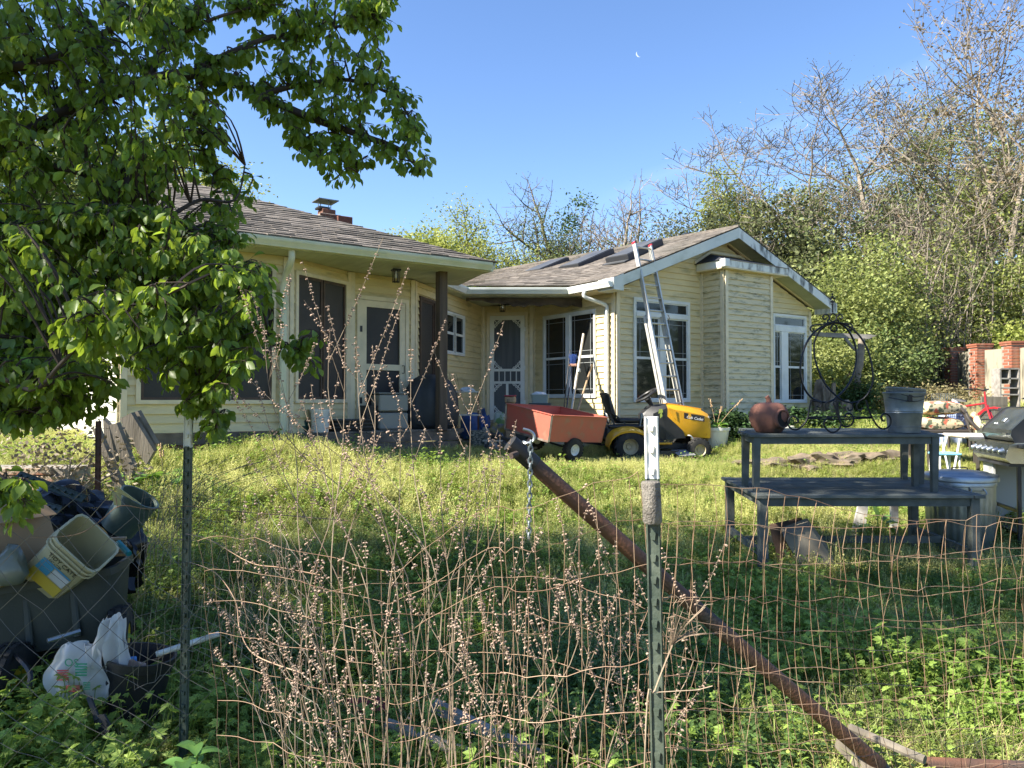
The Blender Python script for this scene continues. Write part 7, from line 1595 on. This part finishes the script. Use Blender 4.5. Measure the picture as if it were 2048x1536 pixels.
regions = [ ([(330,-40),(800,-40),(785,60),(770,130),(835,200),(862,280),(845,370),(820,330),(760,330),(725,345),(700,370),(655,360),(600,325),(578,250),(520,230),(480,190),(450,175),(440,230),(395,240),(340,180)],300,(3.75,4.2)),
 ([(395,230),(440,230),(450,330),(500,390),(510,400),(480,470),(400,400),(395,330)],22,(3.7,3.9)),
 ([(-160,-60),(360,-60),(370,130),(400,230),(330,290),(340,350),(250,380),(250,420),(-160,420)],420,(3.0,4.1)),
 ([(-160,400),(330,410),(420,455),(505,490),(545,560),(548,650),(530,700),(470,760),(440,800),(330,770),(215,700),(150,690),(-160,720)],640,(2.9,3.8)),
 ([(400,440),(470,420),(500,470),(420,480)],14,(3.4,3.6)), ([(560,650),(640,640),(640,740),(580,730)],7,(3.35,3.45)), ([(340,740),(440,780),(450,860),(410,870),(360,800)],20,(3.1,3.3)),
 ([(-120,690),(220,690),(235,790),(180,830),(60,850),(-120,860)],170,(2.8,3.2)), ([(120,580),(340,560),(350,650),(260,700),(140,680)],34,(2.35,2.6)), ([(-60,440),(60,440),(60,520),(-60,540)],14,(2.5,2.7)), ([(-90,960),(75,950),(80,1050),(-90,1040)],13,(2.5,2.7)), ([(210,250),(340,250),(330,420),(240,420)],26,(3.5,3.8)) ]
twigs = []
for pl, n_, (da, db) in regions:
    xs = [p[0] for p in pl]; ys = [p[1] for p in pl]; k = 0
    while k < n_:
        x, y = pr.uniform(min(xs),max(xs)), pr.uniform(min(ys),max(ys))
        if not inpoly(x,y,pl): continue
        k += 1; twigs.append(W(x,y,pr.uniform(da,db)))
for k in range(330):     # part of the crown beyond the left and upper edge
    d = unit(nr_.normal(size=(1,3)))[0]*pr.uniform(.3,1)**.5; p = V(-4.3,3.3,3.4)+V(d[0]*1.7,d[1]*1.5,d[2]*1.4)
    if p.x > -.70*p.y-.1 and p.z < 1.6+.55*p.y: continue
    twigs.append(p)
tw = MB(); LPn, LD, LSz = [], [], []
for T in twigs:
    i = int(((SK-np.array(list(T)))**2).sum(1).argmin()); a = Vector(SK[i]); L = (T-a).length
    if L > .7: a = T+(a-T)*(.5/L); L = .5
    m0 = a.lerp(T,.5)+V(pr.gauss(0,.03),pr.gauss(0,.03),.06*L+.02); pts = catmull([a,m0,T],4); n_ = len(pts); tw.tube(pts,[.0055*(1-.7*j/(n_-1)) for j in range(n_)],4,cap=False)
    nl = pr.randint(14,21)
    for q_ in range(nl):
        f = 1-(pr.random()**1.3)*min(.85,.26/max(L,.05)) if q_ else 1.0; j = min(n_-2, int(f*(n_-1))); p = pts[j].lerp(pts[j+1], f*(n_-1)-j)
        ax_ = V(pr.gauss(0,1),pr.gauss(0,1),pr.gauss(-.55,.55)).normalized(); pet = p+ax_*pr.uniform(.012,.028)+V(0,0,-.006); tw.tube([p,pet],.0008,3,cap=False)
        LPn.append(pet); LD.append((ax_+V(0,0,-.55)).normalized()); LSz.append(pr.uniform(.032,.062))
part('twigs', tw, M('pear_twig', (.05,.034,.024), .9), pt_, stuff=True)
def leafshape(fold, droop, seed):
    r_ = random.Random(seed); n_ = 4; rows = []; p = V(0,0,0); d = V(0,1,0)
    prof = [.0,.62,1.0,.78,.0]
    for i in range(n_+1):
        w_ = .27*prof[i]; rows.append((p+V(-w_,0,fold*w_), p.copy(), p+V(w_,0,fold*w_))); d = (d+V(0,0,-droop/n_)).normalized(); p = p+d/n_
    vs = [rows[0][1]]+[q_ for r in rows[1:-1] for q_ in r]+[rows[-1][1]]
    f = [(0,2,1),(0,3,2)]
    for i in range(n_-2): a = 1+i*3; f += [(a,a+1,a+4,a+3),(a+1,a+2,a+5,a+4)]
    a = 1+(n_-2)*3; f += [(a,a+1,a+3),(a+1,a+2,a+3)]; return vs, f
shapes = [leafshape(.35,.5,1), leafshape(.5,.9,2), leafshape(.2,.25,3), leafshape(.6,.35,4)]
big = sorted(range(len(LPn)), key=lambda i: -(LSz[i]/max(.5,LPn[i].y))*(1 if abs(LPn[i].x) < .66*LPn[i].y and 0 < LPn[i].z < 1.6+.5*LPn[i].y else 0))[:300]; bigs = set(big)
lmesh = []
for k, (vs, f) in enumerate(shapes):
    mbk = MB(); mbk.t = .85+.12*k; mbk.add(vs, f); lmesh.append(meshof('leaf', mbk, PEAR, V(0,0,0), True))
allv, allf, allt, nb_ = [], [], [], 0
for i, (p, d, s_) in enumerate(zip(LPn, LD, LSz)):
    side = d.cross(V(pr.gauss(0,.55),pr.gauss(0,.55),1)).normalized(); nrm_ = side.cross(d); k = pr.randrange(4); R3 = Matrix((side, d, nrm_)).transposed()
    if i in bigs:
        o = part('leaf', lmesh[k], PEAR, pt_); o.matrix_local = Matrix.Translation(p-po) @ (R3.to_4x4() @ Matrix.Scale(s_,4)); continue
    vs, f = shapes[k]; tn_ = pr.uniform(.6,1.35)*(1.8 if pr.random() < .05 else 1)
    allv += [p-po+R3@(q_*s_) for q_ in vs]; allf += [[nb_+j for j in g_] for g_ in f]; nb_ += len(vs); allt += [tn_]*len(vs)
lm = MB(); lm.v = [tuple(v) for v in allv]; lm.f = allf; lm.c = allt
part('leaf_mass', lm, PEAR, pt_, local=True, stuff=True, smooth=True)
# ================================================================ GROUND COVER
def template(mb, m, nm): me = meshof(nm, mb, m); return bpy.data.objects.new(nm, me)
WL1 = leafm('weed_leaf', (.17,.27,.045), (.29,.38,.08), .35, (.35,.5,.06)); WL2 = leafm('weed_small_leaf', (.27,.36,.07), (.43,.47,.13), .35, (.5,.55,.1)); GRS = leafm('grass_blade', (.21,.30,.07), (.38,.42,.14), .35, (.45,.5,.1)); SEED = leafm('seed_grass', (.50,.52,.17), (.62,.60,.25), .35, (.6,.6,.2))
for m_ in (WL1, WL2, GRS, SEED):      # colour drifts over the yard, not inside a leaf
    n = m_.node_tree; mp = [x for x in n.nodes if x.type == 'MAPPING'][0]; ge = n.nodes.new('ShaderNodeNewGeometry'); n.links.new(ge.outputs['Position'], mp.inputs[0]); mp.inputs['Scale'].default_value = (.7,.7,.7)
def lobed(mb, p, d, s_, rr):     # palmate leaf of five fingers
    up_ = V(rr.gauss(0,.35),rr.gauss(0,.35),1).normalized(); d = (d-up_*d.dot(up_)).normalized(); sd = up_.cross(d); t_ = rr.uniform(.75,1.25)
    for a in (-1.25,-.62,0,.62,1.25):
        e_ = (d*math.cos(a)+sd*math.sin(a)); L = s_*(1-.22*abs(a)); w_ = L*.23; q_ = e_.cross(up_)
        mb.add([p, p+e_*L*.55+q_*w_+up_*L*.05, p+e_*L-up_*L*.12, p+e_*L*.55-q_*w_+up_*L*.05], [(0,1,2,3)], t_)
def T_weed(seed, h, n):
    rr = random.Random(seed); mb = MB()
    for k in range(n):
        a = TAU*rr.random(); s0_ = V(math.cos(a),math.sin(a),0)*rr.uniform(0,.05); e_ = s0_+V(math.cos(a)*rr.uniform(.0,.07),math.sin(a)*rr.uniform(.0,.07),h*rr.uniform(.5,1.05)); m0 = s0_.lerp(e_,.5)+V(0,0,.01)
        mb.tube([s0_,m0,e_],[.0016,.0013,.0010],3,cap=False,tone=.8)
        for j in range(3): q_ = s0_.lerp(e_, (.55,.8,1.0)[j]); b_ = TAU*rr.random(); lobed(mb, q_, V(math.cos(b_),math.sin(b_),.2), rr.uniform(.018,.036), rr)
    return mb
def T_small(seed):
    rr = random.Random(seed); mb = MB()
    for k in range(10):
        a = TAU*rr.random(); s0_ = V(rr.gauss(0,.03),rr.gauss(0,.03),0); e_ = s0_+V(math.cos(a)*.05,math.sin(a)*.05,rr.uniform(.03,.10)); mb.tube([s0_,e_],.0009,3,cap=False,tone=.9)
        for j in range(6):
            q_ = s0_.lerp(e_,.25+.15*j); b_ = TAU*rr.random(); d = V(math.cos(b_),math.sin(b_),rr.uniform(-.1,.6)).normalized(); sd = d.cross(Z).normalized(); L = rr.uniform(.009,.017); mb.add([q_,q_+d*L*.5+sd*L*.33,q_+d*L,q_+d*L*.5-sd*L*.33],[(0,1,2,3)],rr.uniform(.75,1.3))
    return mb
def T_grass(seed, h, n, wd_=.0022):
    rr = random.Random(seed); mb = MB()
    for k in range(n):
        a = TAU*rr.random(); p = V(rr.gauss(0,.022),rr.gauss(0,.022),0); d = V(math.cos(a)*.35,math.sin(a)*.35,1).normalized(); L = h*rr.uniform(.5,1.1); sd = V(-math.sin(a),math.cos(a),0); pts = [p]
        for i in range(3): d = (d+V(math.cos(a)*.28,math.sin(a)*.28,-.16*i)).normalized(); p = p+d*L/3; pts.append(p)
        vs = [pts[0]-sd*wd_,pts[0]+sd*wd_,pts[1]+sd*wd_*.9,pts[1]-sd*wd_*.9,pts[2]+sd*wd_*.6,pts[2]-sd*wd_*.6,pts[3]]; mb.add(vs,[(0,1,2,3),(3,2,4,5),(5,4,6)],rr.uniform(.75,1.25))
    return mb
def T_seed(seed, h):
    rr = random.Random(seed); mb = MB()
    for k in range(9):
        a = TAU*rr.random(); s0_ = V(rr.gauss(0,.03),rr.gauss(0,.03),0); e_ = s0_+V(math.cos(a)*.04,math.sin(a)*.04,h*rr.uniform(.6,1.1)); mb.tube([s0_,e_],.0009,3,cap=False)
        for j in range(9):
            q_ = s0_.lerp(e_,.5+.06*j)+V(rr.gauss(0,.004),rr.gauss(0,.004),0); d = V(rr.gauss(0,1),rr.gauss(0,1),rr.uniform(.2,1.2)).normalized(); sd = d.cross(Z).normalized(); L = rr.uniform(.006,.012); mb.add([q_,q_+d*L*.5+sd*L*.35,q_+d*L,q_+d*L*.5-sd*L*.35],[(0,1,2,3)],rr.uniform(.8,1.3))
    return mb
def blocked(x, y):
    p = V(x,y,0)-HC; s_, t_ = p.dot(U), p.dot(N)
    if s_ > -.05 and s_ < HW and t_ < .0: return True
    if S0-.05 < s_ < S1+.05 and t_ < BT+.03 and t_ > -.1: return True
    q_ = V(x,y,0)-P1; a, c = q_.dot(U), q_.dot(N)
    if a < .1 and a > -4.7 and c < -.42: return True
    if y > 12.7 and x < 2 and x > -2: return y > 13+ (0 if x < .4 else .3)
    if a <= -4.7 and c < -.3 and x > WL.x-.6*(y-WL.y)*.68: return True
    if y > 13 and x < 1: return True
    return False
def scatter(name, tmpls, label, cat, cells, seed, smin, smax, dens_mod=None):
    """cells: list of (y0,y1,density per m2,scale)"""
    rng = np.random.default_rng(seed); pts = []
    for (y0, y1, dn, sc_) in cells:
        n_ = int(dn*((y1-y0)*(.70*(y0+y1)+2.4))); ys = y0+(y1-y0)*rng.random(n_*2)**.85; hw_ = .70*ys+1.2; xs = (rng.random(n_*2)*2-1)*hw_; c_ = 0
        for x, y in zip(xs, ys):
            if c_ >= n_: break
            if blocked(x, y) or (y > 13.5 and x < 4): continue
            nz_ = mn.noise(V(x*.8,y*.8,seed))
            if dens_mod and rng.random() > dens_mod(x, y, nz_): continue
            pts.append((x, y, sc_*rng.uniform(smin,smax)*(1+.45*nz_))); c_ += 1
    P = np.array(pts); z = GN_(P[:,0], P[:,1])-.012; z += np.array([.035*mn.noise(V(x*.9,y*.9,0))+.02*mn.noise(V(x*3,y*3,4)) if abs(x) < 15 and -2 < y < 26 else 0 for x, y in P[:,:2]])
    pick = rng.integers(0, len(tmpls), len(P))
    root = None
    me = bpy.data.meshes.new(name); me.vertices.add(len(P)); me.vertices.foreach_set('co', np.stack([P[:,0],P[:,1],z],1).astype(np.float32).ravel())
    for nm, tp, arr in (('scl','FLOAT',P[:,2]),('yaw','FLOAT',rng.random(len(P))*TAU),('pick','INT',pick)):
        at = me.attributes.new(nm, tp, 'POINT'); at.data.foreach_set('value', arr.astype(np.float32 if tp == 'FLOAT' else np.int32))
    me.update(); o = bpy.data.objects.new(name, me); col.objects.link(o); o['label'] = label; o['category'] = cat; o['kind'] = 'stuff'
    ng = bpy.data.node_groups.new(name, 'GeometryNodeTree'); ng.interface.new_socket('Geometry', in_out='INPUT', socket_type='NodeSocketGeometry'); ng.interface.new_socket('Geometry', in_out='OUTPUT', socket_type='NodeSocketGeometry')
    gi, go_ = ng.nodes.new('NodeGroupInput'), ng.nodes.new('NodeGroupOutput'); ip = ng.nodes.new('GeometryNodeInstanceOnPoints'); jn = ng.nodes.new('GeometryNodeGeometryToInstance')
    for tm in tmpls:
        oi = ng.nodes.new('GeometryNodeObjectInfo'); oi.inputs['Object'].default_value = tm; oi.inputs['As Instance'].default_value = True; ng.links.new(oi.outputs['Geometry'], jn.inputs[0])
    def attr(nm, tp): a = ng.nodes.new('GeometryNodeInputNamedAttribute'); a.data_type = tp; a.inputs['Name'].default_value = nm; return a.outputs['Attribute']
    cx_ = ng.nodes.new('ShaderNodeCombineXYZ'); ng.links.new(attr('yaw','FLOAT'), cx_.inputs[2]); L = ng.links.new
    L(gi.outputs[0], ip.inputs['Points']); L(jn.outputs[0], ip.inputs['Instance']); ip.inputs['Pick Instance'].default_value = True; L(attr('pick','INT'), ip.inputs['Instance Index']); L(cx_.outputs[0], ip.inputs['Rotation']); L(attr('scl','FLOAT'), ip.inputs['Scale']); L(ip.outputs[0], go_.inputs[0])
    md = o.modifiers.new('scatter', 'NODES'); md.node_group = ng; return o
Wt = [template(T_weed(s, h, n), WL1, 'weed') for s, h, n in ((1,.13,7),(2,.17,6),(3,.09,9),(4,.21,5))]
St = [template(T_small(s), WL2, 'chickweed') for s in (1,2,3,4)]
Gt = [template(T_grass(s, h, n), GRS, 'grass_tuft') for s, h, n in ((1,.12,14),(2,.18,12),(3,.09,18))]
Dt = [template(T_seed(s, h), SEED, 'seed_grass') for s, h in ((1,.10),(2,.14),(3,.08))]
scatter('leafy_weeds', Wt, 'leafy green weeds with lobed leaves covering the foreground', 'weeds', [(1.7,4.6,130,1.0),(4.6,8,85,.82),(8,10.2,26,.95),(10.2,13.6,22,.6),(13.6,22,14,1.2)], 1, .7, 1.35, lambda x, y, n_: .75+.9*n_)
scatter('chickweed', St, 'fine leaved pale green ground cover over the yard', 'ground cover', [(1.7,4.6,190,1.0),(4.6,8,260,.9),(8,10.2,280,1.0),(10.2,13.6,300,.75),(13.6,24,50,1.7)], 2, .7, 1.4)
scatter('grass', Gt, 'thin green grass blades all over the yard', 'grass', [(1.7,4.6,90,1.0),(4.6,8,90,1.0),(8,10.2,90,.9),(10.2,13.6,90,.6),(13.6,26,40,1.2)], 3, .6, 1.5)
scatter('seed_grass', Dt, 'pale yellow seeding ground cover in the sunny part', 'ground cover', [(3.2,6.5,50,.9),(6.5,9,170,1.2),(9,10.2,340,1.05),(10.2,13.6,360,.7),(13.6,24,50,1.6)], 4, .7, 1.4, lambda x, y, n_: .7+.8*n_)
def T_ovate(seed, h):
    rr = random.Random(seed); mb = MB()
    for k in range(4):
        a = TAU*rr.random(); s0_ = V(rr.gauss(0,.03),rr.gauss(0,.03),0); e_ = s0_+V(math.cos(a)*.03,math.sin(a)*.03,h*rr.uniform(.6,1.1)); mb.tube([s0_,e_],.0014,3,cap=False,tone=.8)
        for j in range(5):
            q_ = s0_.lerp(e_,.3+.17*j)
            for s_ in (0,PI):
                b_ = j*1.57+s_+rr.gauss(0,.2); leafblade(mb, q_, V(math.cos(b_),math.sin(b_),.45), .030*(1.2-.12*j), .018*(1.2-.12*j), .8, .2, 3, rr.uniform(.75,1.2))
    return mb
def T_straw(seed):
    rr = random.Random(seed); mb = MB()
    for k in range(9):
        a = TAU*rr.random(); p = V(rr.gauss(0,.04),rr.gauss(0,.04),rr.uniform(.01,.05)); e_ = p+V(math.cos(a)*.09,math.sin(a)*.09,rr.uniform(-.01,.07)); sd = V(-math.sin(a),math.cos(a),0)*.0014; m0 = p.lerp(e_,.5)+V(0,0,.012); mb.add([p-sd,p+sd,m0+sd,m0-sd,e_],[(0,1,2,3),(3,2,4)],rr.uniform(.7,1.2))
    return mb
WL3 = leafm('nettle_leaf', (.075,.14,.035), (.13,.20,.06), .3, (.3,.45,.06)); STR = leafm('dry_straw', (.33,.26,.15), (.22,.17,.10), .2)
Ot = [template(T_ovate(s, h), WL3, 'nettle') for s, h in ((1,.14),(2,.20))]; Rt = [template(T_straw(s), STR, 'straw') for s in (1,2)]
scatter('nettles', Ot, 'opposite leaved darker weeds growing in patches among the rest', 'weeds', [(1.7,4.6,46,1.0),(4.6,8,20,.9)], 5, .6, 1.4, lambda x, y, n_: .2+2.2*n_)
scatter('dry_straw', Rt, 'dead tan straw caught between the weeds', 'dead grass', [(1.7,4.6,60,1.0),(4.6,8,50,1.1),(8,13.6,60,1.1)], 6, .6, 1.5, lambda x, y, n_: .4-1.2*n_)
# taller weeds and volunteer plants near the front
for k, (px, py, Y, hh, lb) in enumerate(((372,1500,2.6,.34,'upright broad leaved sapling left of the dead stalks'),(395,1480,2.8,.30,'leafy volunteer plant beside the upright sapling'),(1990,1440,2.7,.28,'leafy dark weed at the lower right of the fence'),(230,1500,2.7,.22,'young nettle like weed below the wagon'))):
    x = (px-1024)/FPX*Y; c = V(x,Y,G(x,Y)); t = thing('volunteer_plant', lb, 'plant', c); b = MB(); b.tube([c,c+V(.01,0,hh)],.004,5); part('stem', b, M('green_stem', (.08,.13,.03), .7), t)
    for j in range(11):
        z = hh*(.3+.07*j); a = j*2.4; b = MB(); leafblade(b, c+V(0,0,z), V(math.cos(a),math.sin(a),.6), .10, .055, .9, .2, 5, rnd.uniform(.8,1.2)); part('leaf', b, HOST, t, smooth=60)
for k, (px, py, Y, lb) in enumerate(((640,1500,2.3,'broad dock leaf clump under the dead stalks'),(700,1490,2.2,'second dock clump nearer the fence'))):
    pass
# small moon
b = MB(); D_ = 1500; mc = W(1278,108,D_); n_ = 14; e1 = V(1,0,0); e2 = V(0,0,1); rm = 6.2; ol, il = [], []
for k in range(n_+1):
    a = PI/2+PI*k/n_+R(30); ol.append(mc+(e1*math.cos(a)+e2*math.sin(a))*rm)
    il.append(mc+(e1*(math.cos(a-R(30))*.55*math.cos(R(30))-math.sin(a-R(30))*math.sin(R(30)))+e2*(math.cos(a-R(30))*.55*math.sin(R(30))+math.sin(a-R(30))*math.cos(R(30))))*rm)
b.add(ol+il, [(i,i+1,n_+2+i,n_+1+i) for i in range(n_)]); o = struct('moon', b, M('moon_grey', (.55,.62,.75), 1.0))
